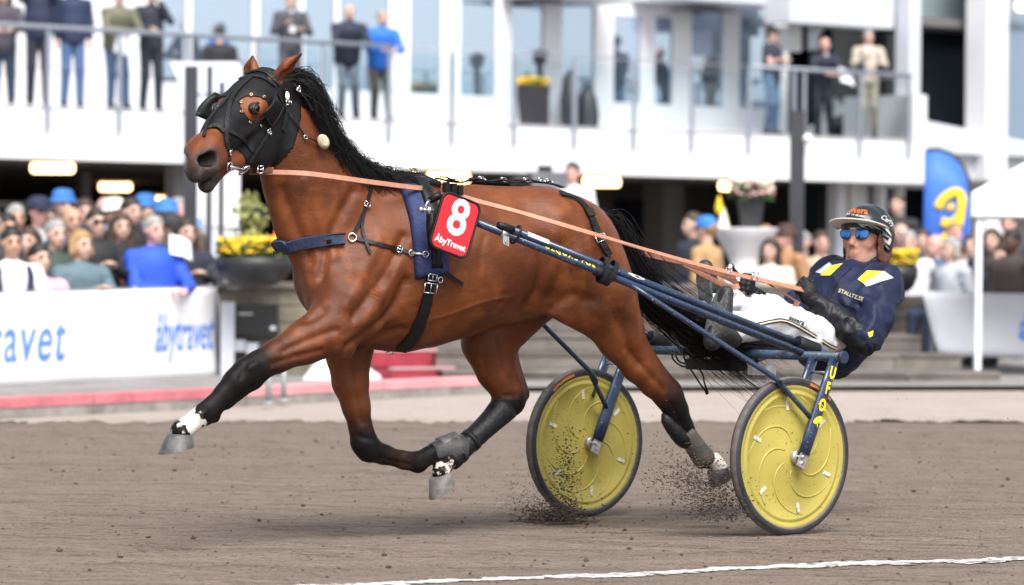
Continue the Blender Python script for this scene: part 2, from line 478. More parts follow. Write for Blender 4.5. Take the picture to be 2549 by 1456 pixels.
# loose clods lying on the track
def clods(name, C, R, m_, label=None):
    """irregular little lumps in one mesh"""
    base = np.array([(0,0,1),(.94,0,.2),(.2,.9,.25),(-.8,.5,.2),(-.7,-.6,.25),(.35,-.85,.2),(0,0,-.8)]); F_ = np.array([(0,1,2),(0,2,3),(0,3,4),(0,4,5),(0,5,1),(6,2,1),(6,3,2),(6,4,3),(6,5,4),(6,1,5)])
    N = len(C); V = C[:, None, :] + (base[None]*(.6+.8*RNG.random((N, 7, 1))))*R[:, None, None]*(np.array((1.25, 1, .75)) if C[:, 2].max() > .1 else np.array((1, 1, .8)))
    F2 = (F_[None] + 7*np.arange(N)[:, None, None]).reshape(-1, 3)
    o = np_mesh(name, V.reshape(-1, 3), F2, m_, smooth=False); tag(o, kind='stuff'); return o
M_clod = mat('dark_clod_dirt', (.085, .060, .048), .95, noise=.5, nscale=30)
M_clod2 = mat('dry_clod_dirt', (.17, .13, .108), .95, noise=.5, nscale=30)
N = 1700; X = RNG.uniform(-4, 4, N); Y = 11.5 + 14*RNG.random(N)**1.3
Z = np.array([track_z(x, y) for x, y in zip(X, Y)]); R_ = .002 + .014*RNG.random(N)**6
clods('loose_clods', np.stack([X, Y, Z + R_*.3], -1), R_, M_clod)
N = 5200; X = RNG.uniform(-4, 4, N); Y = 11.5 + 14*RNG.random(N)**1.3
Z = np.array([track_z(x, y) for x, y in zip(X, Y)]); R_ = .002 + .008*RNG.random(N)**4
clods('loose_dirt', np.stack([X, Y, Z + R_*.3], -1), R_, M_clod2)

# ================================================================== KERB along the enclosure
k0, k1 = ground(-200, 1056), ground(1240, 980)
kd = (k1 - k0).normalized(); kn = Vector((-kd.y, kd.x, 0)); kn = kn if kn.y > 0 else -kn
M_redp = mat('red_kerb_paint', (.52, .16, .18), .7, noise=.3, nscale=5)
M_pinkp = mat('faded_pink_kerb_paint', (.66, .30, .32), .8, noise=.2, nscale=4)
kerb = thing('kerb', 'low concrete kerb with red painted stripe along the spectators\' enclosure', 'kerb', (0, 0, 0))
LK = (k1 - k0).length; x = 0; i = 0
while x < LK - .05:
    L_ = min(1.95, LK - x); a = k0 + kd*(x+.01); b_ = k0 + kd*(x+L_)
    c = (a+b_)/2 + kn*.15
    MB().obox(c + Vector((0,0,.075)), kd, kn, Vector((0,0,1)), L_/2 - .006, .15, .075).build('kerb_stone', M_conc, kerb)
    MB().obox(c + Vector((0,0,.118)) - kn*.004, kd, kn, Vector((0,0,1)), L_/2 - .008, .152, .034).build('painted_stripe', M_redp if x < LK*.42 else M_pinkp, kerb)
    x += 1.95; i += 1
# terrace paving behind the kerb
t0, t1 = k0 + kn*.3, k1 + kn*.3
sheet('paving', [t0, t1, Vector((14, 36.5, 0)), Vector((40, 60, 0)), Vector((40, 140, 0)), Vector((-60, 140, 0)), Vector((-40, 30, 0))], .05, M_pave)

# ================================================================== BUILDING WITH BALCONY
M_wht = mat('white_render', (.72, .72, .74), .7, noise=.04, nscale=2, bump=.06, bscale=40)
M_frame = mat('white_window_frame', (.76, .77, .80), .45)
M_glass = mat('blue_grey_glass', (.52, .62, .76), .05, .9, spec=.8)
M_dglass = mat('dark_glass', (.012, .018, .024), .08, 0, spec=.6)
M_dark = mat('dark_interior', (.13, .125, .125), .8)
M_grey = mat('grey_wall', (.25, .25, .26), .8, noise=.15, nscale=3)
M_lgrey = mat('pale_grey_cladding', (.55, .57, .62), .6)
M_rail = mat('grey_galvanised_rail', (.30, .33, .39), .45, .3)
M_clear = bpy.data.materials.new('clear_panel_glass'); M_clear.use_nodes = True
_n = M_clear.node_tree; _b = _n.nodes['Principled BSDF']; _b.inputs['Base Color'].default_value = (.82, .90, .92, 1); _b.inputs['Transmission Weight'].default_value = 1; _b.inputs['Roughness'].default_value = .02; _b.inputs['IOR'].default_value = 1.05
GA = pix(0, 265, 50.0); GB = pix(2280, 345, 62.0); ge = Vector((GB.x-GA.x, GB.y-GA.y, 0)); GL = ge.length; ge.normalize(); gn = Vector((-ge.y, ge.x, 0))
ZS, ZF, ZR = 3.24, 2.50, 4.32
building = thing('grandstand_building', 'white two-storey grandstand with long balcony above a dark open hall', 'building', (GA.x, GA.y, 0), math.atan2(ge.y, ge.x))
def gpx(u, v, off):
    """position on the facade plane set back by off: (along, height)"""
    d = ray(u, v); o = Vector((GA.x, GA.y, 0)) + gn*off; t = (o - CAM).dot(gn)/d.dot(gn); p = CAM + d*t - Vector((GA.x, GA.y, 0)); return p.dot(ge), p.z
def gbox(name, s0, s1, o0, o1, z0, z1, m_, parent=None):
    return MB().box((s0, o0, z0), (s1, o1, z1)).build(name, m_, parent or building)
S0, S1 = -9.0, GL + .12
gbox('fascia', S0, S1, 0, .25, ZF, ZS - .02, M_wht)
gbox('balcony_floor', S0, S1, -.02, 3.0, ZS - .02, ZS, M_lgrey)
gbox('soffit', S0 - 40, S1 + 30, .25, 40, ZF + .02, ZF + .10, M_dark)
WO = 2.5          # set-back of the window wall
# window wall: panes measured one by one
panes = [(-260, -160, -60, 190), (-150, -60, -60, 196), (40, 50, -60, 200), (402, 466, -60, 211), (474, 632, -60, 214), (642, 746, -60, 217), (754, 836, -60, 220), (842, 972, -60, 222),
         (1018, 1101, -60, 226), (1143, 1237, -60, 236), (1270, 1358, -60, 240), (1396, 1484, -60, 248), (1524, 1598, 34, 252), (1626, 1678, 36, 256), (1718, 1804, -60, 258), (1838, 1934, -60, 262)]
edges = []
for (u0, u1, v0, v1) in panes:
    a, zt = gpx(u0, v0, WO); b_, _ = gpx(u1, v0, WO); _, zb = gpx((u0+u1)/2, v1, WO); _, zt = gpx((u0+u1)/2, v0, WO); edges.append((a, b_, zb, zt))
sw1, _ = gpx(1962, 100, WO)
zsill = sum(e[2] for e in edges[3:12])/9; ZTOP = 7.5
gbox('wall', S0, sw1, WO, WO + .25, ZS, zsill - .05, M_wht)
cur = S0
for (a, b_, zb, zt) in edges:
    if a > cur: gbox('wall_pier', cur, a, WO, WO + .25, zsill - .05, ZTOP, M_wht)
    zt2 = min(zt, ZTOP - .3)
    w = gbox('window', a, b_, WO + .03, WO + .05, zsill - .05, zt2, M_glass)
    fr = MB().box((a, WO - .01, zsill - .05), (a + .03, WO + .028, zt2)).box((b_ - .03, WO - .01, zsill - .05), (b_, WO + .028, zt2)).box((a + .03, WO - .01, zsill - .05), (b_ - .03, WO + .028, zsill - .01)).box((a + .03, WO - .01, zt2 - .04), (b_ - .03, WO + .028, zt2))
    fr.build('frame', M_frame, w)
    gbox('wall_pier', a, b_, WO, WO + .25, zt2, ZTOP, M_wht)
    cur = b_
gbox('wall_pier', cur, sw1, WO, WO + .25, zsill - .05, ZTOP, M_wht)
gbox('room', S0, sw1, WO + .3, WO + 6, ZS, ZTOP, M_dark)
# pale eave over the windows and black fittings under it
for (u0, u1, v0, v1, nm, m_, o0, o1) in ((1705, 1990, -60, 17, 'awning', M_lgrey, 1.2, 2.45), (1380, 1610, -60, 4, 'awning', M_lgrey, 1.2, 2.45), (1720, 1830, 18, 30, 'lamp_box', M_dark, 1.9, 2.4), (1330, 1400, -20, 9, 'lamp_box', M_dark, 1.9, 2.4)):
    a, zt = gpx(u0, v0, o0); b_, zb = gpx(u1, v1, o0); gbox(nm, a, b_, o0, o1, zb, zt, m_)
# recessed loggia at the right end, open and dark
S2, _ = gpx(2296, 300, 0)
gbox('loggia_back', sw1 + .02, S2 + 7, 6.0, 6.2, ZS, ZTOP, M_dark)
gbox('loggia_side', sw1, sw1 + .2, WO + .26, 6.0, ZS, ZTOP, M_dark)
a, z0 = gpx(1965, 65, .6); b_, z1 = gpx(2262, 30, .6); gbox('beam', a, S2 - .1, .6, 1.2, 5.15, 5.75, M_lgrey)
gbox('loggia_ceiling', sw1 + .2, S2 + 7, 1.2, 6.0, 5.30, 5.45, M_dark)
a, _ = gpx(1962, 100, 1.3); b_, _ = gpx(1985, 100, 1.3); gbox('beam_block', a, a + .32, 1.3, 1.9, 4.72, 5.14, M_wht)
MB().tube([Vector((a + .5, 1.2, 4.75)), Vector((a + .5, 1.2, 5.05)), Vector((a + .62, 1.2, 5.14))], .10, 10).build('downpipe', M_lgrey, building)
# white parapet inside the loggia
a, _ = gpx(1990, 280, 2.2); b_, _ = gpx(2270, 250, 2.2); 
mesh_obj('parapet', [(sw1 + .3, 2.2, ZS), (S2, 2.2, ZS), (S2, 2.2, 4.12), (sw1 + 1.2, 2.2, 3.80), (sw1 + .3, 2.2, 3.5), (sw1 + .3, 2.3, ZS), (S2, 2.3, ZS), (S2, 2.3, 4.12), (sw1 + 1.2, 2.3, 3.80), (sw1 + .3, 2.3, 3.5)],
         [(0, 1, 2, 3, 4), (9, 8, 7, 6, 5), (4, 3, 8, 9), (3, 2, 7, 8), (1, 6, 7, 2), (0, 4, 9, 5), (0, 5, 6, 1)], M_wht, building)
for (u0, u1, m_) in ((2010, 2050, M_navy_w := mat('navy_panel', (.02, .05, .13), .6)), (2080, 2100, M_grey), (2215, 2240, mat('brown_panel', (.09, .05, .03), .7))):
    a, _ = gpx(u0, 200, 5.5); b_, _ = gpx(u1, 200, 5.5); gbox('wall_panel', a, b_, 5.5, 5.9, ZS, 5.2, m_)
a, _ = gpx(2262, 200, .3); b_, _ = gpx(2290, 200, .3); gbox('corner_post', a, b_, .3, .62, ZS, ZTOP, M_lgrey)
c0, _ = gpx(2274, 300, -.05); c1, _ = gpx(2306, 300, -.05); _, zc = gpx(2290, 236, -.05); gbox('corner_block', c0, c1, -.05, 1.6, ZF, zc, M_wht)
# wing beyond: dark glazing, ledge and tall white column
a, zt = gpx(2300, 64, 2.2); b_, zb = gpx(2456, 330, 2.2); gbox('dark_window', c1 + .01, b_, 2.2, 2.3, 3.3, zt, M_dglass)
_, zl = gpx(2380, 62, 2.1); gbox('header', c1 + .01, b_, 1.9, 2.5, zl, ZTOP, mat('grey_green_panel', (.20, .25, .27), .5))
gbox('ledge', c1 + .01, b_ + .2, .6, 2.19, 3.05, 3.22, M_lgrey)
mesh_obj('ramp_wall', [(c1 + .01, 1.0, 3.22), (b_, 1.0, 3.22), (b_, 1.0, 3.30), (c1 + .01, 1.0, 3.75), (c1 + .01, 1.1, 3.22), (b_, 1.1, 3.22), (b_, 1.1, 3.30), (c1 + .01, 1.1, 3.75)], [(0,1,2,3),(7,6,5,4),(3,2,6,7),(0,4,5,1),(1,5,6,2),(0,3,7,4)], M_lgrey, building)
gbox('lower_wall', c1 + .01, b_ + .2, .8, 1.2, 2.45, 3.04, M_lgrey)
a2, _ = gpx(2456, 200, .5); b2, _ = gpx(2507, 200, .5); gbox('column', a2, b2, .5, 1.0, 0, ZTOP + 1, M_wht)
gbox('side_window', b2 + .02, b2 + 7, 1.2, 1.3, 3.3, ZTOP, mat('pale_blue_glass', (.25, .32, .42), .15, .4)); gbox('side_wall', b2 + .02, b2 + 7, 1.15, 1.5, 0, 3.25, mat('olive_grey_wall', (.20, .20, .18), .8, noise=.3, nscale=2))
# lower storey: deep dark hall
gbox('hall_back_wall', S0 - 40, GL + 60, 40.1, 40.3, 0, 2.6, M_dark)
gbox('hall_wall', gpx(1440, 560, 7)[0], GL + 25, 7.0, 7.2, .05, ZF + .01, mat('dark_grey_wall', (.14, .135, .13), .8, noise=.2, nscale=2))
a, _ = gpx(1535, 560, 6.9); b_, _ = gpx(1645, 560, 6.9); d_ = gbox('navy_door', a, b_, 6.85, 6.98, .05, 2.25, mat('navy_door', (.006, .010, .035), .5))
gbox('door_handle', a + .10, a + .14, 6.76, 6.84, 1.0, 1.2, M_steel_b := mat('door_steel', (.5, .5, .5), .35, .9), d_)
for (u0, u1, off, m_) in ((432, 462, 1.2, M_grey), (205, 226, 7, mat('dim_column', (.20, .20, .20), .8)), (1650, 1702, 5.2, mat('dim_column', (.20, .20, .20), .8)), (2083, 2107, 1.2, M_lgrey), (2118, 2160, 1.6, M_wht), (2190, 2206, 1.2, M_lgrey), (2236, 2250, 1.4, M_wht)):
    a, _ = gpx(u0, 520, off); b_, _ = gpx(u1, 520, off); gbox('pillar', a, b_, off, off + (b_ - a), .05, ZF + .015, m_)
a, _ = gpx(2000, 560, 2.4); b_, _ = gpx(2300, 560, 2.4); gbox('shop_glass', a, b_, 2.4, 2.45, .05, ZF + .01, M_dglass)
# tubular lamps under the ceiling
for (u, v, L_) in ((131, 418, .62), (287, 465, .58), (403, 497, .66), (1116, 443, .66), (1497, 453, .60), (1497, 490, .5), (1820, 463, .42), (60, 520, .4)):
    d = ray(u, v); t = (2.44 - CAM_H)/d.z; p = CAM + d*t - Vector((GA.x, GA.y, 0)); s_, of = p.dot(ge), p.dot(gn)
    lp = thing('ceiling_lamp', None, None, (0, 0, 0)); lp.parent = building; lp.location = (s_, of, 2.44)
    for k in ('label', 'category'):
        if k in lp: del lp[k]
    rx = -math.atan2(ge.y, ge.x)
    lp.rotation_euler = (0, 0, rx)
    MB().tube([Vector((-L_/2, 0, 0)), Vector((-L_/2 + .03, 0, 0)), Vector((L_/2 - .03, 0, 0)), Vector((L_/2, 0, 0))], [.05, .075, .075, .05], 14).build('tube', mat('lit_lamp_tube', (1, .8, .55), .4, emit=((1.0, .60, .27), 2.4)), lp)
    MB().box((-L_/2 + .05, -.05, .06), (L_/2 - .05, .05, .085)).build('fitting', M_lgrey, lp)
# small lit bulb high on the right
a, z_ = gpx(2536, 15, 1.0)
bm = bmesh.new(); bmesh.ops.create_uvsphere(bm, u_segments=12, v_segments=8, radius=.10); me = bpy.data.meshes.new('globe_lamp'); bm.to_mesh(me); bm.free(); me.materials.append(MATS['lit_lamp_tube']); o = link(bpy.data.objects.new('globe_lamp', me), building); o.location = (a, .95, z_)
# ---- balcony railing: posts fixed to the fascia, hand rail, clear panels
railing = thing('balcony_railing', 'grey steel balcony railing with clear glass panels along the grandstand', 'railing', (GA.x, GA.y, 0), math.atan2(ge.y, ge.x))
pu = [(-330, 0), (-215, 0), (-100, 0), (119, 312), (297, 318), (467, 324), (640, 328), (805, 332), (968, 336), (1125, 344), (1280, 350), (1430, 354), (1578, 360), (1722, 366), (1864, 372), (1976, 376), (2001, 376), (2141, 380), (2262, 382)]
ps = [gpx(u, 250, -.06)[0] for (u, _) in pu]
for i, s_ in enumerate(ps): MB().box((s_ - .024, -.085, ZS - .33), (s_ + .024, -.035, ZR - .03)).build('post', M_rail, railing)
MB().tube([Vector((S0, -.06, ZR)), Vector((ps[8], -.06, ZR))], .036, 12).build('hand_rail', M_rail, railing)
MB().tube([Vector((ps[8] + .002, -.06, ZR)), Vector((ps[14], -.06, ZR))], .012, 12).build('hand_rail', M_rail, railing)
MB().tube([Vector((ps[14] + .002, -.06, ZR)), Vector((ps[-1] + .05, -.06, ZR))], .032, 12).build('hand_rail', M_rail, railing)
for a, b_ in zip(ps[6:-1], ps[7:]):
    if b_ - a < .3: continue
    MB().box((a + .05, -.066, ZS + .06), (b_ - .05, -.056, ZR - .10)).build('panel', M_clear, railing)
MB().tube([Vector((ps[-1], -.06, ZR)), Vector((ps[-1], 1.5, ZR))], .04, 10).build('hand_rail', M_rail, railing)
# ================================================================== THINGS ROUND THE ENCLOSURE
M_print_blue = mat('blue_banner_print', (.10, .24, .66), .6)
M_vinyl = mat('white_vinyl_banner', (.84, .82, .85), .55, noise=.05, nscale=2, bump=.25, bscale=5)
M_vinyl_grey = mat('pale_grey_vinyl_banner', (.50, .51, .56), .6, noise=.06, nscale=2, bump=.25, bscale=5)
def banner(name, label, corners, mats_, wob=.03, n=40, m2=8, phase=0.0):
    """cloth hung between posts: corners world TL, TR, BR, BL; returns object and mapping"""
    TL, TR, BR, BL = corners; nrm = (TR - TL).cross(BL - TL).normalized(); nrm = nrm if nrm.y < 0 else -nrm
    def at(s, t):
        p = TL.lerp(TR, s).lerp(BL.lerp(BR, s), t)
        w = wob*(.6*math.sin(9*s + 5*t + phase) + .4*math.sin(23*s - 7*t + phase*2))*(.2 + .8*math.sin(math.pi*min(1, t*.9 + .05))) + .02*math.sin(4*s)
        return p + nrm*w
    vs = [at(i/n, j/m2) for i in range(n+1) for j in range(m2+1)]
    fs = [(i*(m2+1)+j, (i+1)*(m2+1)+j, (i+1)*(m2+1)+j+1, i*(m2+1)+j+1) for i in range(n) for j in range(m2)]
    root = thing(name, label, 'banner', (BL + BR)/2)
    inv = Matrix.Translation(-root.location)
    o = MB().add([inv @ v for v in vs], fs, True).build('cloth', mats_, root); md = o.modifiers.new('s', 'SOLIDIFY'); md.thickness = .006
    def wrap(s0, t0, sx, sy, flip=1):
        return lambda p: inv @ (at(s0 + p.x/sx, t0 - p.y/sy) + nrm*(.010 + p.z))
    return root, wrap, (TR - TL).length, (BL - TL).length, inv, (lambda s, t: at(s, t) - nrm*.07)
# left banner on the fence
bl = [pix(-330, 742, 29.6), pix(543, 714, 35.0), pix(546, 940, 35.0), pix(-330, 980, 29.6)]
r_, wr_, W_, H_, inv, at_ = banner('fence_banner', 'long white banner with blue lettering on the fence before the crowd', bl, M_vinyl, .02, 60, 10)
text_obj('lettering', 'åbytravet', .58, M_print_blue, r_, None, .002, shear=.25, bold=.004, wrap=wr_(.505, .50, W_, H_), align='RIGHT', sx=.92, spacing=1.12)
text_obj('lettering', 'åbytravet', .46, M_print_blue, r_, None, .002, shear=.25, bold=.004, wrap=wr_(.885, .50, W_, H_), sx=.66)
M_post = mat('grey_fence_post', (.30, .31, .33), .5, .3)
for f in (0, .25, .5, .75, 1.0):
    p = at_(f, 0)
    MB().tube([inv @ Vector((p.x, p.y, p.z + .03)), inv @ Vector((p.x, p.y, .05))], .025, 8).build('post', M_post, r_)
MB().tube([inv @ at_(0, 0), inv @ at_(1, 0)], .018, 8).build('top_rail', M_post, r_)
# low stone plinth under the left banner
pa, pb = bl[3].copy(), bl[2].copy(); pa.z = pb.z = .05; pd = (pb - pa).normalized(); pn = Vector((-pd.y, pd.x, 0)); pn = pn if pn.y > 0 else -pn
pt = thing('fence_plinth', 'low grey concrete plinth under the long white banner', 'wall', (0, 0, 0)); Lp = (pb - pa).length; x = 0
while x < Lp - .05:
    w = min(1.5, Lp - x); MB().obox(pa + pd*(x + w/2) + pn*.20 + Vector((0, 0, .09)), pd, pn, Vector((0, 0, 1)), w/2 - .006, .12, .09).build('concrete_block', M_conc, pt); x += w
# right banner
br = [pix(2292, 726, 37.0), pix(2860, 736, 37.6), pix(2860, 902, 37.6), pix(2336, 884, 37.0)]
r_, wr_, W_, H_, inv, at_ = banner('fence_banner', 'pale grey banner with blue letters beside the white canopy', br, M_vinyl_grey, .015, 24, 8, 1.0)
text_obj('lettering', 'åbytravet', .42, M_print_blue, r_, None, .002, shear=.28, bold=.012, wrap=wr_(.38, .52, W_, H_), align='LEFT', sx=1.2)
for f in (.06, .5, 1.0):
    p = at_(f, 0); MB().tube([inv @ Vector((p.x, p.y, p.z + .02)), inv @ Vector((p.x, p.y, .05))], .025, 8).build('post', M_post, r_)

# ---- wooden terrace steps, plank by plank
M_plank = [mat('grey_weathered_plank_%s' % k, c, .85, noise=.35, nscale=4, bump=.4, bscale=25) for k, c in (('light', (.165, .145, .128)), ('mid', (.125, .110, .098)), ('brown', (.115, .095, .080)))]
sA, sB = ground(1100, 960), ground(2492, 964); se = (sB - sA).normalized(); sn = Vector((-se.y, se.x, 0)); SL = (sB - sA).length
steps = thing('wooden_terrace_steps', 'broad grey weathered wooden steps facing the track', 'steps', sA, math.atan2(se.y, se.x))
rr = random.Random(5); zc = 0.0; dep = 0.0
levels = [(.115, .55), (.125, .55), (.135, .6), (.145, .7), (.26, 3.5)]
for li, (hgt, td) in enumerate(levels):
    x0 = 0.0; L_ = SL + (.0 if li == 0 else -.25*li)
    # riser planks
    nrow = 1 if hgt < .2 else 2
    for r in range(nrow):
        x = x0
        while x < L_ - .01:
            w = min(rr.uniform(1.6, 2.4), L_ - x)
            MB().box((x + .006, dep + rr.uniform(0, .006), zc + hgt*r/nrow + .006), (x + w - .006, dep + .035, zc + hgt*(r+1)/nrow - .006)).build('plank', rr.choice(M_plank), steps); x += w
    # tread planks
    nt_ = max(2, int(td/.28)); 
    for r in range(min(nt_, 5)):
        x = x0
        while x < L_ - .01:
            w = min(rr.uniform(1.8, 2.6), L_ - x)
            MB().box((x + .006, dep - .02 + td*r/nt_ + .006, zc + hgt - .005 + rr.uniform(0, .003)), (x + w - .006, dep - .02 + td*(r+1)/nt_ - .006, zc + hgt + .030)).build('plank', rr.choice(M_plank), steps); x += w
    zc += hgt + .03; dep += td
# solid core under the planks
MB().box((.05, .5, .0), (SL - 1.2, 1.15, .12)).box((.05, 1.16, 0), (SL - 1.3, 1.70, .27)).box((.05, 1.71, 0), (SL - 1.4, 2.3, .42)).box((.05, 2.45, 0), (SL - 1.5, 5.8, .75)).build('core', mat('dark_core', (.05, .045, .04), .9), steps)
DECK_Z = zc
# ---- red carpeted stair with its white side
M_carpet = mat('red_carpet', (.33, .035, .055), .9, noise=.2, nscale=10, bump=.3, bscale=80)
M_nosing = mat('pale_pink_nosing', (.55, .30, .33), .6)
rs = thing('red_carpet_stairs', 'short stair with red carpet and pale edges beside the wooden steps', 'stairs', ground(976, 958))
ru = (ground(1108, 956) - ground(976, 958)); rw = ru.length + .10; ru.normalize(); rn = Vector((-ru.y, ru.x, 0)); rs.rotation_euler = (0, 0, math.atan2(ru.y, ru.x))
for k in range(3):
    h = .16; MB().box((0, k*.32, k*h), (rw, 1.6, (k+1)*h - .02)).build('carpet_step', M_carpet, rs)
    MB().box((-.003, k*.32 - .012, (k+1)*h - .0195), (rw + .003, k*.32 + .06, (k+1)*h + .004)).build('step_edge', M_nosing, rs)
wsl = thing('white_ramp_panel', 'sloping white side panel leaning beside the red stair', 'panel', ground(836, 966))
vs = []
P4 = [pix(800, 884, 34.9), pix(1000, 872, 35.2), pix(926, 962, 34.0), pix(736, 966, 33.6)]
c = wsl.location.copy()
o = mesh_obj('panel', [p - c for p in P4] + [p - c + Vector((.02, .05, -.02)) for p in P4], [(3, 2, 1, 0), (4, 5, 6, 7), (0, 1, 5, 4), (1, 2, 6, 5), (2, 3, 7, 6), (3, 0, 4, 7)], M_wht, wsl)
for f in (.25, .75):
    p = P4[0].lerp(P4[1], f) - c; MB().tube([p + Vector((.03, .08, -.02)), Vector((p.x + .03, p.y + .15, -c.z))], .02, 8).build('prop', M_post, wsl)
# ---- stone-fronted planter wall with cabinet
M_stone = mat('yellowish_stone_board', (.19, .17, .125), .85, noise=.35, nscale=7, bump=.4, bscale=25)
pw = thing('planter_wall', 'pale timber-boarded wall with dark cabinet under the flower bowl', 'wall', pix(640, 890, 35.2)); pw.location.z = .05
pl = lambda u, v, D: pix(u, v, D) - pw.location
x0, x1 = pl(545, 800, 35.2).x, pl(1100, 800, 35.2).x; zt = pl(640, 716, 35.2).z
for k in range(5):
    z0 = zt*k/5; x = x0
    while x < x1 - .01:
        w = min(rr.uniform(.7, 1.2), x1 - x); MB().box((x + .005, rr.uniform(0, .006), z0 + .006), (x + w - .005, .06, z0 + zt/5 - .006)).build('board', M_stone, pw); x += w
MB().box((x0, .062, 0), (x1, .8, zt - .01)).build('wall_core', M_conc, pw)
MB().box((x0 - .03, -.05, zt), (x1, .85, zt + .05)).build('coping', M_plank[0], pw)
a, b_ = pl(582, 757, 35.0), pl(690, 835, 35.0)
cb = MB().box((a.x, -.16, b_.z), (b_.x, -.012, a.z)).build('cabinet', mat('black_cabinet', (.012, .013, .015), .35), pw)
MB().box((a.x + .04, -.166, a.z - .10), (a.x + .18, -.161, a.z - .085)).box((b_.x - .07, -.166, b_.z + .05), (b_.x - .02, -.161, b_.z + .09)).build('cabinet_label', M_white_b := mat('white_label', (.7, .7, .72), .5), cb)
a, b_ = pl(548, 752, 34.8), pl(580, 895, 34.8); MB().box((a.x, -.30, 0), (b_.x, -.18, a.z)).build('white_post', M_lgrey, pw)
for (u, v) in ((590, 860), (622, 868)):
    q = pl(u, v, 34.8); MB().box((q.x - .05, -.20, q.z - .06), (q.x + .06, -.02, q.z + .05)).build('fitting', M_lgrey, pw)
# two thin posts of the rail in front
for (u, v0, v1) in ((668, 910, 1012), (706, 905, 1005)):
    b_ = ground(u, v1 - 8, .05); t_ = pix(u, v0, b_.y); o = MB().tube([Vector((0, 0, 0)), Vector((0, 0, t_.z - .05))], .022, 8).lathe([(.05, 0), (.05, .015), (.0, .015)], 12).build('bollard_post', M_post); o.location = b_; tag(o, 'thin grey steel post behind the pink kerb, closest to the %s' % ('long fence banner' if u < 690 else 'sloping white panel'), 'post', 'thin posts by the kerb')

# ---- flowers and planters
def flower_bed(root, w, d, z, n, cols, hgt, seed, leaf=(.045, .10, .025)):
    """blossoms and leaves as small faces, every blossom five petals"""
    r = np.random.default_rng(seed)
    C = np.stack([r.uniform(-w, w, n), r.uniform(-d, d, n), z + hgt*(.3 + .7*r.random(n))], -1)
    m_ = (C[:, 0]/w)**2 + (C[:, 1]/d)**2 < 1.0; C = C[m_]; n = len(C); 
    for ci, cm in enumerate(cols):
        S = C[ci::len(cols)]; vs = []; fs = []
        for c in S:
            nrm = Vector((r.normal()*.5, -.6 + r.normal()*.4, 1)).normalized(); a = nrm.orthogonal().normalized(); b2 = nrm.cross(a); R_ = .030 + .022*r.random(); i0 = len(vs); vs.append(Vector(c) + nrm*.008)
            for k in range(10):
                q = R_*(1.0 if k % 2 == 0 else .62); an = k*math.pi/5; vs.append(Vector(c) + a*math.cos(an)*q + b2*math.sin(an)*q + nrm*(.012 if k % 2 == 0 else 0))
            fs += [(i0, i0+1+k, i0+1+(k+1) % 10) for k in range(10)]
        o = mesh_obj('blossoms', vs, fs, cm, root); o['kind'] = 'stuff'
    N = n*3; P = np.stack([r.uniform(-w, w, N), r.uniform(-d, d, N), z + hgt*.75*r.random(N)], -1); m_ = (P[:, 0]/w)**2 + (P[:, 1]/d)**2 < 1.0; P = P[m_]; vs = []; fs = []
    for p in P:
        t = Vector((r.normal(), r.normal(), .8)).normalized(); s = t.orthogonal().normalized()*.018; i0 = len(vs); q = Vector(p); vs += [q, q + t*.03 + s, q + t*.075, q + t*.03 - s]; fs.append((i0, i0+1, i0+2, i0+3))
    o = mesh_obj('leaves', vs, fs, mat('planter_leaf', leaf, .6, noise=.4, nscale=8), root); o['kind'] = 'stuff'
M_bowl = mat('black_planter', (.018, .018, .020), .5, noise=.3, nscale=8)
M_yflow = mat('yellow_petals', (.85, .58, .02), .6); M_yflow2 = mat('deep_yellow_petals', (.75, .42, .01), .6)
M_pinkf = mat('pink_petals', (.78, .38, .45), .6); M_creamf = mat('cream_petals', (.85, .78, .62), .6)
M_soil = mat('dark_soil', (.02, .015, .012), .95)
def bowl(label, u, v_rim, v_bot, halfw, D, seed, group=None):
    c = pix(u, v_bot, D); s = D/F_PX; R_ = halfw*s; H = (v_bot - v_rim)*s
    root = thing('flower_bowl', label, 'planter', c, 0, group)
    MB().lathe([(0, 0), (R_*.52, 0), (R_*.80, H*.22), (R_*.96, H*.62), (R_, H), (R_*.93, H), (R_*.9, H*.9), (0, H*.88)], 36).build('bowl', M_bowl, root)
    MB().lathe([(R_*.9, H*.93), (0, H*.95)], 24).build('soil', M_soil, root)
    flower_bed(root, R_*.92, R_*.92, H*.92, int(620), [M_yflow, M_yflow2, M_yflow], .20, seed); return root, R_, H
b1, R1, H1 = bowl('wide black bowl of yellow flowers on the boarded wall beside the crowd', 632, 640, 710, 98, 34.6, 1, 'bowls of yellow flowers')
b2, R2, H2 = bowl('black bowl of yellow flowers behind the driver', 2228, 664, 728, 58, 40.0, 2, 'bowls of yellow flowers')
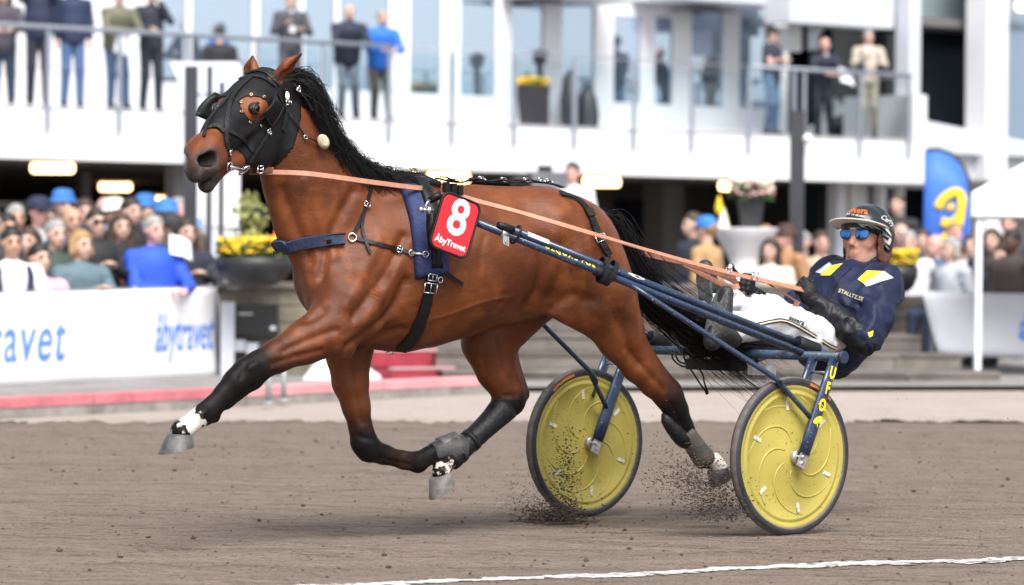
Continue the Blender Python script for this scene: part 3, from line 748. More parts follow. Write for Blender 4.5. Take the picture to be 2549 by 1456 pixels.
def shrub(root, base, h, w, n, col, seed, stem=True):
    r = np.random.default_rng(seed); vs = []; fs = []
    tr = MB()
    for k in range(7):
        a = r.uniform(0, 6.28); e = Vector(base) + Vector((math.cos(a)*w*.7*r.random(), math.sin(a)*w*.5*r.random(), h*(.6+.4*r.random()))); m_ = (Vector(base) + e)/2 + Vector((r.normal()*.03, r.normal()*.03, 0)); tr.tube([Vector(base), m_, e], [.010, .007, .003], 6)
    tr.build('stems', mat('shrub_stem', (.08, .06, .04), .8), root)
    for _ in range(n):
        a = r.uniform(0, 6.28); rad = w*math.sqrt(r.random()); zz = h*(.15 + .9*r.random()); f = math.sin(min(1, zz/h)*2.6)
        q = Vector(base) + Vector((math.cos(a)*rad*f, math.sin(a)*rad*f, zz)); t = Vector((r.normal(), r.normal(), r.normal()*.6 + .3)).normalized(); s = t.orthogonal().normalized()*.016*(1 + r.random()); i0 = len(vs)
        L_ = .05 + .04*r.random(); vs += [q, q + t*L_*.45 + s, q + t*L_, q + t*L_*.45 - s]; fs.append((i0, i0+1, i0+2, i0+3))
    o = mesh_obj('foliage', vs, fs, mat('leaf_%d' % seed, col, .6, noise=.5, nscale=6), root); o['kind'] = 'stuff'
shr = thing('shrub', 'pale green leafy shrub rising from the flower bowl', 'shrub', b1.location + Vector((-.05, .05, H1*.9)))
shrub(shr, (0, 0, 0), .58, .17, 210, (.27, .29, .09), 21)
# traffic cones
M_cone = mat('orange_cone', (.85, .13, .04), .5)
for (u, v0, v1, D, lb) in ((688, 572, 640, 36.5, 'orange cone standing beside the flower bowl'), (1384, 762, 792, 38.0, 'orange cone on the wooden steps')):
    c = pix(u, v1, D); h = (v1 - v0)*D/F_PX*1.0; t = thing('traffic_cone', lb, 'cone', c)
    MB().lathe([(h*.30, .02), (h*.05, h), (0, h)], 20).build('cone', M_cone, t); MB().box((-h*.38, -h*.38, 0), (h*.38, h*.38, .02)).build('base', M_cone, t)
# ---- high table with stretch cloth, flower pot and wine stand on it
D_ = 41.5; c = pix(1852, 800, D_); c.z = DECK_Z; s = D_/F_PX; tz = pix(1852, 568, D_).z - c.z
tbl = thing('high_table', 'round high table under a flared white stretch cloth', 'table', c)
R_ = 84*s
MB().lathe([(R_, tz), (R_*.985, tz - .03), (R_*.80, tz*.80), (R_*.52, tz*.50), (R_*.42, tz*.36), (R_*.50, tz*.18), (R_*.72, .0)], 40).build('cloth', M_vinyl, tbl)
MB().lathe([(0, tz + .004), (R_*.98, tz + .003), (R_*1.0, tz - .01)], 40).build('top', M_vinyl, tbl)
p = pix(1868, 562, D_); p.z = c.z + tz + .004
vz = thing('flower_pot', 'tall black pot of pink and cream flowers on the white table', 'flower pot', p)
w = 32*s; h = (562 - 492)*s
MB().add([(-w*.72, -w*.72, 0), (w*.72, -w*.72, 0), (w*.72, w*.72, 0), (-w*.72, w*.72, 0), (-w, -w, h), (w, -w, h), (w, w, h), (-w, w, h)], [(0,3,2,1),(4,5,6,7),(0,1,5,4),(1,2,6,5),(2,3,7,6),(3,0,4,7)]).build('pot', M_bowl, vz)
flower_bed(vz, w*1.7, w*1.5, h - .02, 260, [M_pinkf, M_creamf, M_creamf, M_pinkf], .26, 5, (.05, .09, .03))
fg = thing('table_figure', 'small cream and yellow pointed decoration on the white table', 'decoration', pix(1800, 566, D_)); fg.location.z = p.z
MB().lathe([(.075, 0), (.06, .05), (.045, .12), (.02, .20), (0, .24)], 16).build('cone', mat('cream_paint', (.75, .70, .55), .6), fg); MB().lathe([(.03, .16), (.05, .22), (.02, .33), (0, .38)], 12, c=(-.05, 0, 0)).build('yellow_tip', M_yflow, fg)
bxw = thing('timber_planter_box', 'brown timber box carrying the flower bowl behind the driver', 'box', pix(2240, 800, 40.4)); bxw.location.z = .05
zb_ = pix(2240, 736, 40.4).z - .05; x0, x1 = -.30, .48
for k in range(6):
    z0 = zb_*k/6; MB().box((x0, rr.uniform(0, .006), z0 + .006), (x1, .05, z0 + zb_/6 - .006)).build('board', rr.choice(M_plank), bxw)
MB().box((x0, .052, 0), (x1, .7, zb_ - .005)).build('box_core', MATS['dark_core'], bxw)
# ---- posts
def post(label, u0, u1, v0, D, name='lamp_post', m_=None, zb=.05, cap=True):
    c = pix((u0+u1)/2, 700, D); c.z = zb; w = (u1-u0)*D/F_PX/2; h = pix(u0, v0, D).z - zb
    t = thing(name, label, 'post', c)
    MB().box((-w, -w, 0), (w, w, h)).build('shaft', m_ or M_darkpost, t)
    MB().box((-w*1.6, -w*1.6, 0), (w*1.6, w*1.6, .03)).build('base_plate', m_ or M_darkpost, t)
    return t, w, h
M_darkpost = mat('dark_grey_post', (.032, .034, .042), .5, noise=.2, nscale=5)
post('thick dark grey post rising behind the crowd beside the white sign', 457, 488, 165, 37.5)
post('slim dark post in front of the white sign tower', 512, 525, 165, 38.5)
post('short slim dark post beside the white sign tower', 543, 555, 205, 38.7)
t, w, h = post('tall dark post standing behind the driver before the balcony', 1964, 1998, 276, 42.0)
bm = bmesh.new(); bmesh.ops.create_uvsphere(bm, u_segments=14, v_segments=10, radius=.06); me = bpy.data.meshes.new('round_fitting'); bm.to_mesh(me); bm.free(); me.materials.append(M_wht); o = link(bpy.data.objects.new('round_fitting', me), t); o.location = (w + .03, -.05, h - .32)
# ---- white sign tower
sg_ = thing('sign_tower', 'tall white sign tower with flared top behind the dark posts', 'sign', pix(545, 700, 39.5)); sg_.location.z = .05
c = sg_.location.copy(); Z = lambda u, v: (pix(u, v, 39.5) - c)
M_lilac = mat('lilac_white_panel', (.70, .72, .88), .6, noise=.08, nscale=1.5)
top = [Z(424, 154), Z(592, 154), Z(600, 170), Z(600, 232), Z(470, 232), Z(446, 206)]
n = len(top); MB().add([Vector((p.x, -.06, p.z)) for p in top] + [Vector((p.x, .12, p.z)) for p in top], [tuple(range(n))[::-1], tuple(range(n, 2*n))] + [(k, (k+1) % n, n+(k+1) % n, n+k) for k in range(n)]).build('head_panel', M_lilac, sg_)
z1 = Z(500, 233).z
for k in range(4):
    a, b_ = Z(489, 0).x, Z(600, 0).x; MB().box((a, -.03, z1*(3-k)/4 + .008), (b_, .09, z1*(4-k)/4 - .008)).build('panel', [M_lilac, M_vinyl][k % 2], sg_)
for k in range(3):
    MB().box((Z(492, 0).x, -.036, z1*(.30 + .2*k)), (Z(510, 0).x, -.031, z1*(.30 + .2*k) + .10)).build('blue_print', mat('pale_blue_print', (.25, .40, .80), .6), sg_)
bm = bmesh.new(); bmesh.ops.create_uvsphere(bm, u_segments=14, v_segments=10, radius=.075); me = bpy.data.meshes.new('globe'); bm.to_mesh(me); bm.free(); me.materials.append(M_wht); o = link(bpy.data.objects.new('globe', me), sg_); o.location = Vector((Z(538, 0).x, -.15, Z(538, 258).z))
# ---- feather flag
D_ = 44.0; fc = pix(2418, 760, D_); fc.z = .05; ff_ = thing('feather_flag', 'tall blue feather flag with yellow emblem behind the right banner', 'flag', fc)
Zf = lambda u, v: pix(u, v, D_) - fc
outl = [(2300, 376), (2330, 374), (2362, 384), (2388, 408), (2404, 445), (2413, 500), (2414, 560), (2408, 640), (2398, 700), (2296, 700), (2296, 600), (2298, 480)]
def fw(u, v): p = Zf(u, v); return Vector((p.x, .06*math.sin(p.z*3 + p.x*2), p.z))
cen = fw(2350, 540); vs = [fw(*q) for q in outl]; mb = MB(); n = len(vs); mb.add(vs + [v.lerp(cen, .5) for v in vs] + [cen], [(k, (k+1) % n, n+(k+1) % n, n+k) for k in range(n)] + [(n+k, n+(k+1) % n, 2*n) for k in range(n)], True)
o = mb.build('cloth', mat('bright_blue_flag_cloth', (.045, .16, .62), .6, noise=.15, nscale=2), ff_); md = o.modifiers.new('s', 'SOLIDIFY'); md.thickness = .006
pp = [fw(*q) + Vector((.012, .0, 0)) for q in ((2302, 374), (2332, 371), (2365, 382), (2392, 407), (2408, 446), (2417, 500), (2419, 560))]; pp.append(Vector((pp[-1].x, 0, 0)))
MB().tube(pp, .022, 8).build('pole', M_darkpost, ff_)
em = MB()
E = [Zf(*q) for q in ((2330, 520), (2346, 494), (2376, 478), (2392, 492), (2388, 530), (2368, 556), (2340, 552))]
em.tube([Vector((p.x, -.075, p.z)) for p in spline([np.array(e) for e in E], 20)] if False else [Vector((e[0], -.075, e[2])) for e in spline([np.array(e) for e in E], 24)], .055, 8, flat=(Vector((0, 1, 0)), .06))
E2 = [Zf(*q) for q in ((2392, 490), (2384, 560), (2352, 588), (2326, 612))]
em.tube([Vector((e[0], -.078, e[2])) for e in spline([np.array(e) for e in E2], 16)], .05, 8, flat=(Vector((0, 1, 0)), .06))
E3 = [Zf(*q) for q in ((2352, 520), (2372, 512))]; em.tube([Vector((e.x, -.08, e.z)) for e in E3], .035, 8, flat=(Vector((0, 1, 0)), .06))
em.build('emblem', M_yflow, ff_)
# ---- white canopy
D_ = 36.0; tc_ = pix(2420, 935, D_); tc_.z = 0; tent = thing('canopy', 'white pop-up canopy with thin legs at the side of the steps', 'canopy', tc_, -.118)
Zt = lambda u, v, D: pix(u, v, D) - tc_
M_tent = mat('white_canopy_cloth', (.82, .82, .84), .7, noise=.04, nscale=2, bump=.15, bscale=6)
e0 = Zt(2420, 478, 36.0); W = 2.9; apex = Vector((e0.x + W/2, 1.4, e0.z + .95)); cor = [Vector((e0.x, 0, e0.z)), Vector((e0.x + W, 0, e0.z)), Vector((e0.x + W, W, e0.z)), Vector((e0.x, W, e0.z))]
vs = []; fs = []; K = 8
for s_ in range(4):
    a, b_ = cor[s_], cor[(s_+1) % 4]
    i0 = len(vs)
    for i in range(K+1):
        for j in range(K+1):
            f, g = i/K, j/K; e = a.lerp(b_, f); p = e.lerp(apex, g); p.z -= .10*math.sin(math.pi*g)*(1 - .6*abs(2*f-1)); vs.append(p)
    fs += [(i0+i*(K+1)+j, i0+(i+1)*(K+1)+j, i0+(i+1)*(K+1)+j+1, i0+i*(K+1)+j+1) for i in range(K) for j in range(K)]
MB().add(vs, fs, True).build('roof', M_tent, tent)
val = MB(); dz = e0.z - Zt(2420, 538, 36.0).z
for s_ in range(4):
    a, b_ = cor[s_], cor[(s_+1) % 4]
    val.add([a, b_, b_ - Vector((0, 0, dz)), a - Vector((0, 0, dz))], [(0, 1, 2, 3)])
o = val.build('valance', M_tent, tent); md = o.modifiers.new('s', 'SOLIDIFY'); md.thickness = .006
for q in cor:
    x = q.x + (.07 if q.x < apex.x else -.07); y = q.y + (.07 if q.y < apex.y else -.07)
    MB().box((x - .030, y - .030, .0), (x + .030, y + .030, e0.z - .02)).build('leg', M_frame, tent); MB().box((x - .07, y - .07, 0), (x + .07, y + .07, .012)).build('foot', M_frame, tent)
# ---- planter on the balcony
def on_balcony(u, off): 
    s_, _ = gpx(u, 250, off); return Vector((GA.x, GA.y, 0)) + ge*s_ + gn*off + Vector((0, 0, ZS))
c = on_balcony(1326, 1.2); k = c.y/F_PX
bp_ = thing('balcony_planter', 'tall dark tapered planter of yellow flowers on the balcony', 'planter', c)
h = .66; MB().add([(-.20, -.2, 0), (.20, -.2, 0), (.20, .2, 0), (-.20, .2, 0), (-.27, -.27, h), (.27, -.27, h), (.27, .27, h), (-.27, .27, h)], [(0,3,2,1),(4,5,6,7),(0,1,5,4),(1,2,6,5),(2,3,7,6),(3,0,4,7)]).build('pot', mat('plum_black_pot', (.035, .028, .034), .5), bp_)
flower_bed(bp_, .27, .27, h - .02, 150, [M_yflow, M_yflow2], .16, 8)
c = on_balcony(1385, 2.1)
fgp = thing('patio_heater', 'dark upright heater standing behind the balcony planter', 'heater', on_balcony(1342, 1.75))
MB().lathe([(.16, 0), (.16, .5), (.05, .52), (.05, 1.05), (.11, 1.08), (.11, 1.2), (.17, 1.22), (.05, 1.30), (0, 1.30)], 18).build('heater_body', M_darkpost, fgp)
ch = thing('folded_parasol', 'dark folded parasol leaning at the balcony windows', 'parasol', on_balcony(1418, 2.0)); MB().lathe([(.02, 0), (.14, .1), (.17, .5), (.12, .85), (.03, 1.0), (0, 1.02)], 14).build('folds', M_darkpost, ch)
ch = thing('folded_parasol', 'second dark folded parasol at the balcony windows, beside the glass door', 'parasol', on_balcony(1462, 2.0)); MB().lathe([(.18, 0), (.19, .3), (.15, .55), (.05, .8), (0, .82)], 14).build('folds', M_darkpost, ch)
# ================================================================== PEOPLE IN THE BACKGROUND
SKINS = [mat('skin_fair', (.60, .38, .30), .5, noise=.12, nscale=12), mat('skin_tan', (.50, .29, .20), .5, noise=.12, nscale=12), mat('skin_dark', (.10, .05, .035), .5, noise=.12, nscale=12), mat('skin_pink', (.64, .36, .30), .5, noise=.12, nscale=12)]
HAIRS = {'black': (.012, .010, .010), 'brown': (.055, .032, .018), 'blond': (.36, .22, .09), 'grey': (.32, .31, .30), 'dark': (.025, .017, .012)}
_cm = {}
EYE = MB().lathe([(0, -.009), (.010, -.006), (.014, 0), (.010, .006), (0, .009)], 10).build('eye', mat('dark_eye', (.012, .009, .008), .3)); BROW = MB().box((-.006, -.020, -.004), (.006, .020, .004)).build('eyebrow', mat('dark_brow', (.04, .025, .018), .8))
for _o in (EYE, BROW): COL.objects.unlink(_o)
def cloth_mat(c):
    k = tuple(round(x, 3) for x in c)
    if k not in _cm: _cm[k] = mat('cloth_%d' % len(_cm), c, .75, noise=.22, nscale=7, bump=.45, bscale=14)
    return _cm[k]
def tv(*a): return np.array(a, float)
def person(label, head, face, z0, top, legs, hair, skin=0, pose='down', seat=False, hat=None, glasses=False, group=None, extra=None, shoe=(.02, .018, .016), inner=None, lean=0.0, bare=False, low=False, wide=1.0, sc=1.0):
    """head: world position of the head's centre; face: heading in degrees (0 = to the viewer, + to the viewer's left)"""
    hz = (head[2] - z0)/sc
    root = thing('person', label, 'person', (head[0], head[1], z0), math.radians(-90 - face), group); root.scale = (sc, sc, sc)
    tor = .47; nk = .20                                          # shoulder-hip and head-shoulder distances
    hip_z = max(.42, hz - nk - tor*math.cos(lean)); lx = -tor*math.sin(lean)
    H = tv(0, 0, hz); SH = tv(-.015, 0, hz - nk); HP = tv(lx*1.0 - .01, 0, hip_z)
    w = .185*wide; shs = [SH + tv(0, w*s, -.03) for s in (1, -1)]
    if pose == 'rail': el = [SH + tv(.16, .26*s, -.27) for s in (1, -1)]; ha = [SH + tv(.36, .10*s, -.30) for s in (1, -1)]
    elif pose == 'clap': el = [SH + tv(.12, .27*s, -.26) for s in (1, -1)]; ha = [SH + tv(.32, .05*s, -.16) for s in (1, -1)]
    elif pose == 'cross': el = [SH + tv(.10, .26*s, -.27) for s in (1, -1)]; ha = [SH + tv(.22, -.12*s, -.22) for s in (1, -1)]
    elif pose == 'face': el = [SH + tv(.20, .22, -.18), SH + tv(.10, -.27, -.27)]; ha = [SH + tv(.16, .06, .12), SH + tv(.32, -.12, -.30)]
    elif pose == 'up': el = [SH + tv(.18, .25, -.05), SH + tv(.18, -.25, -.05)]; ha = [SH + tv(.18, .10, .17), SH + tv(.18, -.10, .17)]
    elif pose == 'hold': el = [SH + tv(.08, .27*s, -.27) for s in (1, -1)]; ha = [SH + tv(.30, .12*s, -.20 - .04*s) for s in (1, -1)]
    else: el = [SH + tv(-.02, .26*s, -.29) for s in (1, -1)]; ha = [SH + tv(.06, .24*s, -.54) for s in (1, -1)]
    if seat:
        kn = [HP + tv(.42, .10*s, .02) for s in (1, -1)]; an = [tv(HP[0] + .44, .11*s, .09) for s in (1, -1)]
    else:
        kn = [tv(HP[0]*.5 + .03, .10*s, hip_z*.52) for s in (1, -1)]; an = [tv(.0 - .05*(s < 0), .11*s, .09) for s in (1, -1)]
    hs_ = [HP + tv(0, .085*s, -.02) for s in (1, -1)]
    B = Body(); V3_ = .016
    B.cone(H + tv(-.012, 0, .025), H + tv(.012, 0, .0), .092, .086, .03, (0, 1, 0), .86); B.cone(H + tv(.045, 0, -.055), H + tv(.052, 0, -.085), .050, .034, .03, (0, 1, 0), 1.1)
    B.cone(H + tv(.095, 0, .005), H + tv(.112, 0, -.030), .012, .015, .015); B.cone(H + tv(.088, -.018, -.066), H + tv(.088, .018, -.066), .011, .011, .012)
    for s in (1, -1):
        B.ball(H + tv(-.005, .083*s, -.005), .022, .012, (0, 1, 0), .5); B.ball(H + tv(.100, .032*s, .012), .014, .014, None, 1, None, 's')
    B.cone(H + tv(-.02, 0, -.07), SH + tv(0, 0, .0), .052, .06, .03)
    B.cone(SH + tv(0, 0, -.10), HP, .12, .125, .05, (0, 1, 0), 1.25)
    for i in range(2):
        B.cone(shs[i], el[i], .048, .040, .03); B.cone(el[i], ha[i], .038, .027, .02)
        f = ha[i] - el[i]; f /= np.linalg.norm(f); sd = np.cross(f, tv(0, 0, 1)); sd /= np.linalg.norm(sd) + 1e-9; up = np.cross(sd, f)
        B.cone(ha[i], ha[i] + f*.06, .030, .036, .02, up, .7)
        for j in range(4): q = ha[i] + f*.075 + sd*(.027 - .018*j); B.cone(q, q + f*(.05 + .01*(j in (1, 2))) - up*.02, .0105, .009, .006)
        B.cone(ha[i] + f*.03 + sd*.03, ha[i] + f*.07 + sd*.055 + up*.01, .012, .010, .01)
        B.cone(hs_[i], kn[i], .075, .052, .03); B.cone(kn[i], an[i], .050, .036, .03)
        B.cone(an[i] + tv(-.03, 0, -.05), an[i] + tv(.13, 0, -.055), .036, .030, .02)
    def mk(Bd, vx, nm, m_):
        F_, lo_, _ = Bd.grid(vx); v, q = surface_nets(F_, lo_, vx); return np_mesh(nm, relax(v, q, 1), q, m_, root)
    mk(B, V3_, 'body', SKINS[skin])
    T = Body(); T.cone(SH + tv(0, 0, -.09), SH*.35 + HP*.65, .150*wide, .150*wide, .05, (0, 1, 0), 1.2); T.cone(SH*.35 + HP*.65, HP + tv(0, 0, -.04), .152*wide, .148*wide, .04, (0, 1, 0), 1.18)
    T.cone(SH + tv(0, 0, -.02), SH + tv(0, 0, .035), .085, .068, .03)
    for i in range(2):
        T.cone(SH + tv(0, 0, -.03), shs[i], .075, .072, .04)
        if bare: T.cone(shs[i], shs[i]*.5 + el[i]*.5, .068, .066, .03)
        else: T.cone(shs[i], el[i], .070, .058, .03); T.cone(el[i], ha[i] - (ha[i]-el[i])*.06, .057, .042, .02)
        for k in range(3):
            p = shs[i]*(1-.3*k-.15) + el[i]*(.3*k+.15); T.cone(p + tv(.07, .05, .02), p + tv(.05, -.06, -.03), .007, .005, .02, None, 1, None, None, 's')
    to = mk(T, .02, 'top', cloth_mat(top))
    if inner is not None:
        I = Body(); I.cone(SH + tv(.05, 0, .0), SH*.45 + HP*.55 + tv(.085, 0, 0), .060, .085, .03, (1, 0, 0), .95); mk(I, .016, 'shirt', cloth_mat(inner))
    if low or True:
        L = Body(); L.cone(HP + tv(0, 0, .04), HP + tv(0, 0, -.06), .138, .135, .04, (0, 1, 0), 1.2)
        for i in range(2): L.cone(hs_[i], kn[i], .094, .072, .04); L.cone(kn[i], an[i] + tv(0, 0, .01), .070, .058, .03)
        mk(L, .02, 'trousers', cloth_mat(legs))
        Sx = Body()
        for i in range(2): Sx.cone(an[i] + tv(-.03, 0, -.045), an[i] + tv(.14, 0, -.05), .044, .037, .02); Sx.cone(an[i], an[i] + tv(-.02, 0, -.04), .045, .046, .02)
        mk(Sx, .018, 'shoes', cloth_mat(shoe))
    for s in (1, -1):
        e = EYE.copy(); COL.objects.link(e); e.parent = root; e.location = H + tv(.090, .032*s, .012); b2_ = BROW.copy(); COL.objects.link(b2_); b2_.parent = root; b2_.location = H + tv(.096, .034*s, .034)
    if hair:
        Hb = Body(); kind, hc_ = hair
        Hb.cone(H + tv(-.030, 0, .038), H + tv(-.012, 0, .050), .097, .090, .03, (0, 1, 0), .92)
        if kind == 'long':
            for s in (1, -1): Hb.cone(H + tv(-.03, .065*s, .03), H + tv(-.02, .085*s, -.16), .050, .045, .03)
            Hb.cone(H + tv(-.06, 0, .0), H + tv(-.07, 0, -.15), .075, .07, .03)
        elif kind == 'bob':
            for s in (1, -1): Hb.cone(H + tv(-.02, .070*s, .03), H + tv(.0, .085*s, -.06), .040, .034, .03)
        elif kind == 'tied': Hb.ball(H + tv(-.11, 0, .05), .04, .02)
        Hb.cone(H + tv(.135, -.03, -.015), H + tv(.135, .03, -.015), .092, .092, .02, None, 1, None, None, 's'); Hb.cone(H + tv(.11, -.05, -.10), H + tv(.11, .05, -.10), .09, .09, .02, None, 1, None, None, 's')
        mk(Hb, .014, 'hair', mat('hair_' + hc_, HAIRS[hc_], .55, noise=.4, nscale=30, bump=.5, bscale=40))
    if hat:
        kind, hc_ = hat; m_ = cloth_mat(hc_); hm = MB(); c = tuple(H + tv(-.01, 0, .055))
        if kind == 'bucket': hm.lathe([(.132, -.02), (.108, .005), (.100, .03), (.088, .075), (.055, .095), (0, .10)], 20, c=c)
        else:
            hm.lathe([(.106, -.02), (.108, .02), (.095, .06), (.06, .09), (0, .10)], 20, c=c)
            vs = [Vector(H + tv(.08 + .09*math.cos(a), .085*math.sin(a), .045 - .02*math.cos(a))) for a in np.linspace(-1.57, 1.57, 9)] + [Vector(H + tv(.06, .09*math.sin(a), .052)) for a in np.linspace(-1.57, 1.57, 9)]
            hm.add(vs, [(k, k+1, 10+k, 9+k) for k in range(8)], True)
        hm.build('hat', m_, root)
    if glasses:
        g = MB()
        for s in (1, -1): g.obox(Vector(H + tv(.105, .034*s, .014)), Vector((0, 1, 0)), Vector((1, 0, 0)), Vector((0, 0, 1)), .027, .006, .018)
        g.obox(Vector(H + tv(.108, 0, .022)), Vector((0, 1, 0)), Vector((1, 0, 0)), Vector((0, 0, 1)), .012, .003, .003); g.build('sunglasses', cloth_mat((.01, .01, .012)), root)
    if extra == 'vest':
        Vb = Body(); Vb.cone(SH + tv(.012, .115, -.07), SH*.2 + HP*.8 + tv(.012, .115, 0), .112, .150, .03, (0, 1, 0), .62); Vb.cone(SH + tv(.012, -.115, -.07), SH*.2 + HP*.8 + tv(.012, -.115, 0), .112, .150, .03, (0, 1, 0), .62)
        mk(Vb, .018, 'vest', cloth_mat((.016, .022, .06)))
    return root, [root.matrix_basis @ Vector(h) for h in ha], root
def paper(at, label, rz, w=.21, h=.29, tilt=.5):
    o = mesh_obj('programme_sheet', [(-w/2, 0, 0), (w/2, .02, .01), (w/2, .03, h), (0, -.01, h*1.02), (-w/2, 0, h), (0, -.02, 0)], [(0, 5, 3, 4), (5, 1, 2, 3)], cloth_mat((.80, .81, .84)))
    md = o.modifiers.new('s', 'SOLIDIFY'); md.thickness = .003; o.location = at; o.rotation_euler = (-tilt, .25, rz); tag(o, label, 'paper'); return o
GRP = 'spectators at the left fence'
NAVY, BLK_, WHTc, GRY = (.015, .022, .060), (.014, .014, .016), (.72, .72, .74), (.30, .31, .33)
JEAN = (.045, .085, .17); DJEAN = (.018, .030, .062); KHAKI = (.33, .28, .20)
def crowd(label, u, v, D, face, top, hair, **k):
    D = 29.6 + (max(u, -100) + 330)/873*5.4 + .55 + max(0, D - 33.4)*.9
    return person(label, pix(u, v, D), face, .05, top, k.pop('legs', DJEAN), hair, group=GRP, sc=1.12, **k)
crowd('black-haired man in white and black top leaning on the fence banner', 30, 606, 33.2, -20, (.72, .72, .74), ('short', 'black'), skin=1, pose='rail', inner=None, extra='vest')
crowd('woman in pale pink top with dark tied hair at the banner', 99, 645, 33.4, -35, (.72, .40, .52), ('tied', 'black'), skin=0, pose='rail')
crowd('man in navy cap and light grey top in the second row', 98, 530, 36.2, -30, (.45, .46, .48), ('short', 'brown'), skin=3, hat=('cap', (.012, .018, .05)))
crowd('person with brown hair low between others in the crowd', 72, 603, 35.2, 10, (.30, .22, .15), ('bob', 'brown'))
crowd('man in bright blue bucket hat and navy jacket, back row', 158, 512, 36.8, -30, NAVY, ('short', 'dark'), hat=('bucket', (.03, .15, .45)), wide=1.15)
crowd('balding man beside the navy jacket, second row', 180, 550, 35.4, -25, (.022, .030, .075), None, skin=1)
crowd('blonde woman in grey teal jacket clapping at the banner', 203, 612, 33.4, -40, (.10, .16, .19), ('bob', 'blond'), pose='clap', skin=0, wide=1.1)
crowd('man in sunglasses and open black jacket clapping', 240, 556, 34.2, -25, BLK_, ('short', 'dark'), glasses=True, pose='clap', inner=(.22, .24, .20), skin=0, wide=1.1)
crowd('person in white cap in the back row', 283, 532, 36.6, 20, (.10, .10, .11), ('short', 'brown'), hat=('cap', (.72, .70, .68)), skin=3)
crowd('dark-haired man in black jacket beside the white cap', 328, 528, 35.4, -35, BLK_, ('short', 'dark'), skin=0, wide=1.05)
crowd('man in bright blue and red sports jacket leaning on the banner', 384, 575, 33.4, -35, (.022, .085, .58), ('short', 'grey'), pose='rail', skin=3, glasses=False, wide=1.1)
crowd('person in blue bucket hat behind the blue sports jacket', 363, 522, 37.0, -20, NAVY, ('short', 'brown'), hat=('bucket', (.03, .15, .45)))
crowd('person in blue bucket hat and dark teal jacket beside long-haired woman', 415, 535, 36.0, -25, (.03, .06, .08), ('short', 'dark'), hat=('bucket', (.035, .17, .46)), skin=1)
crowd('woman with long dark hair in dark jacket holding a white paper', 464, 580, 33.8, -25, (.018, .022, .038), ('long', 'dark'), pose='clap', skin=0)
crowd('fair man between the sunglasses man and blue hats, far back', 211, 530, 37.6, -15, (.16, .05, .05), ('short', 'brown'), skin=3)
crowd('grey-haired person at the back beside the thick dark post', 445, 526, 37.4, -20, (.25, .18, .14), ('short', 'grey'), skin=3)
crowd('man in dark coat at the end of the fence, partly cut off', -18, 560, 34.4, -20, (.03, .03, .035), ('short', 'brown'), pose='hold')
crowd('woman in grey hat far back in the crowd', 40, 545, 37.8, -20, (.12, .12, .13), ('short', 'grey'), skin=1)
crowd('dark-haired spectator in black in the back row, next to the navy cap', 20, 570, 36.0, -25, BLK_, ('short', 'black'), skin=1, glasses=True)
crowd('grey-haired man in dark green jacket between the blonde woman and the bald man', 140, 585, 34.6, -30, (.035, .055, .040), ('short', 'grey'), skin=0)
crowd('woman in dark red scarf and black coat behind the clapping sunglasses man', 302, 566, 35.2, -20, (.02, .018, .022), ('long', 'brown'), inner=(.30, .04, .05))
crowd('man in teal jacket and dark cap between blue jacket and long-haired woman', 428, 572, 34.8, -30, (.02, .06, .075), ('short', 'dark'), hat=('cap', (.03, .03, .035)), skin=1)
crowd('bald man in light blue shirt at the very back of the crowd', 262, 522, 38.2, -10, (.22, .30, .42), None, skin=3)
crowd('woman in beige coat half hidden at the back of the crowd', 120, 548, 37.4, -25, (.36, .30, .22), ('bob', 'brown'))
paper(pix(452, 640, 34.6), 'white paper held up by the long-haired woman', .6, .26, .22)
# red cuff and trim on the blue sports jacket are small bands
# ---- balcony
GB_ = 'people on the balcony'
def balc(label, u, off, hgt, face, top, hair, **k):
    c = on_balcony(u, off); return person(label, Vector((c.x, c.y, ZS + hgt - .13)), face, ZS, top, k.pop('legs', JEAN), hair, group=GB_, **k)
balc('woman in patterned dark top at the end of the balcony', 8, .45, 1.66, -10, (.06, .055, .075), ('long', 'dark'), pose='rail', legs=DJEAN)
balc('man in long dark navy coat on the balcony raising his hands', 95, .55, 1.88, -10, (.014, .022, .055), ('short', 'dark'), pose='up', legs=(.02, .022, .032), wide=1.1)
balc('man in navy jacket and blue jeans on the balcony', 180, .6, 1.84, -20, (.018, .028, .075), ('short', 'brown'), pose='down', legs=(.07, .13, .26), wide=1.1)
balc('man in olive jacket leaning on the balcony rail with a paper', 296, .5, 1.74, -30, (.13, .13, .085), ('short', 'grey'), pose='rail', legs=JEAN, lean=.25, wide=1.1)
balc('man in black jacket holding a hand to his face on the balcony', 376, .6, 1.80, -25, (.014, .018, .034), ('short', 'brown'), pose='face', legs=(.012, .018, .034))
balc('dark figure in black shirt seated by the balcony windows', 546, 1.6, 1.36, 180, BLK_, ('short', 'black'), seat=True, pose='down', legs=BLK_)
balc('man in grey blazer and white shirt on the balcony', 722, .7, 1.86, -15, (.055, .057, .068), ('short', 'brown'), pose='hold', legs=(.10, .085, .11), inner=(.75, .75, .78))
balc('bald man in dark navy jacket leaning on the glass panel', 868, .45, 1.72, -20, (.014, .020, .042), None, skin=3, pose='rail', legs=(.24, .28, .34), lean=.25, wide=1.15)
balc('man in bright blue jacket leaning on the glass panel', 950, .45, 1.66, -20, (.02, .15, .62), ('short', 'grey'), skin=0, pose='rail', legs=(.11, .10, .075), lean=.25, wide=1.1)
balc('man in black cap and dark t-shirt with folded arms', 1921, .6, 1.80, -60, (.022, .025, .050), ('short', 'dark'), hat=('cap', BLK_), pose='cross', legs=(.13, .20, .32), bare=True, skin=0)
balc('bald man in dark suit leaning far over the balcony rail', 2052, .5, 1.68, -15, (.012, .016, .034), None, skin=3, pose='rail', legs=(.012, .018, .032), lean=.40, inner=(.72, .73, .78))
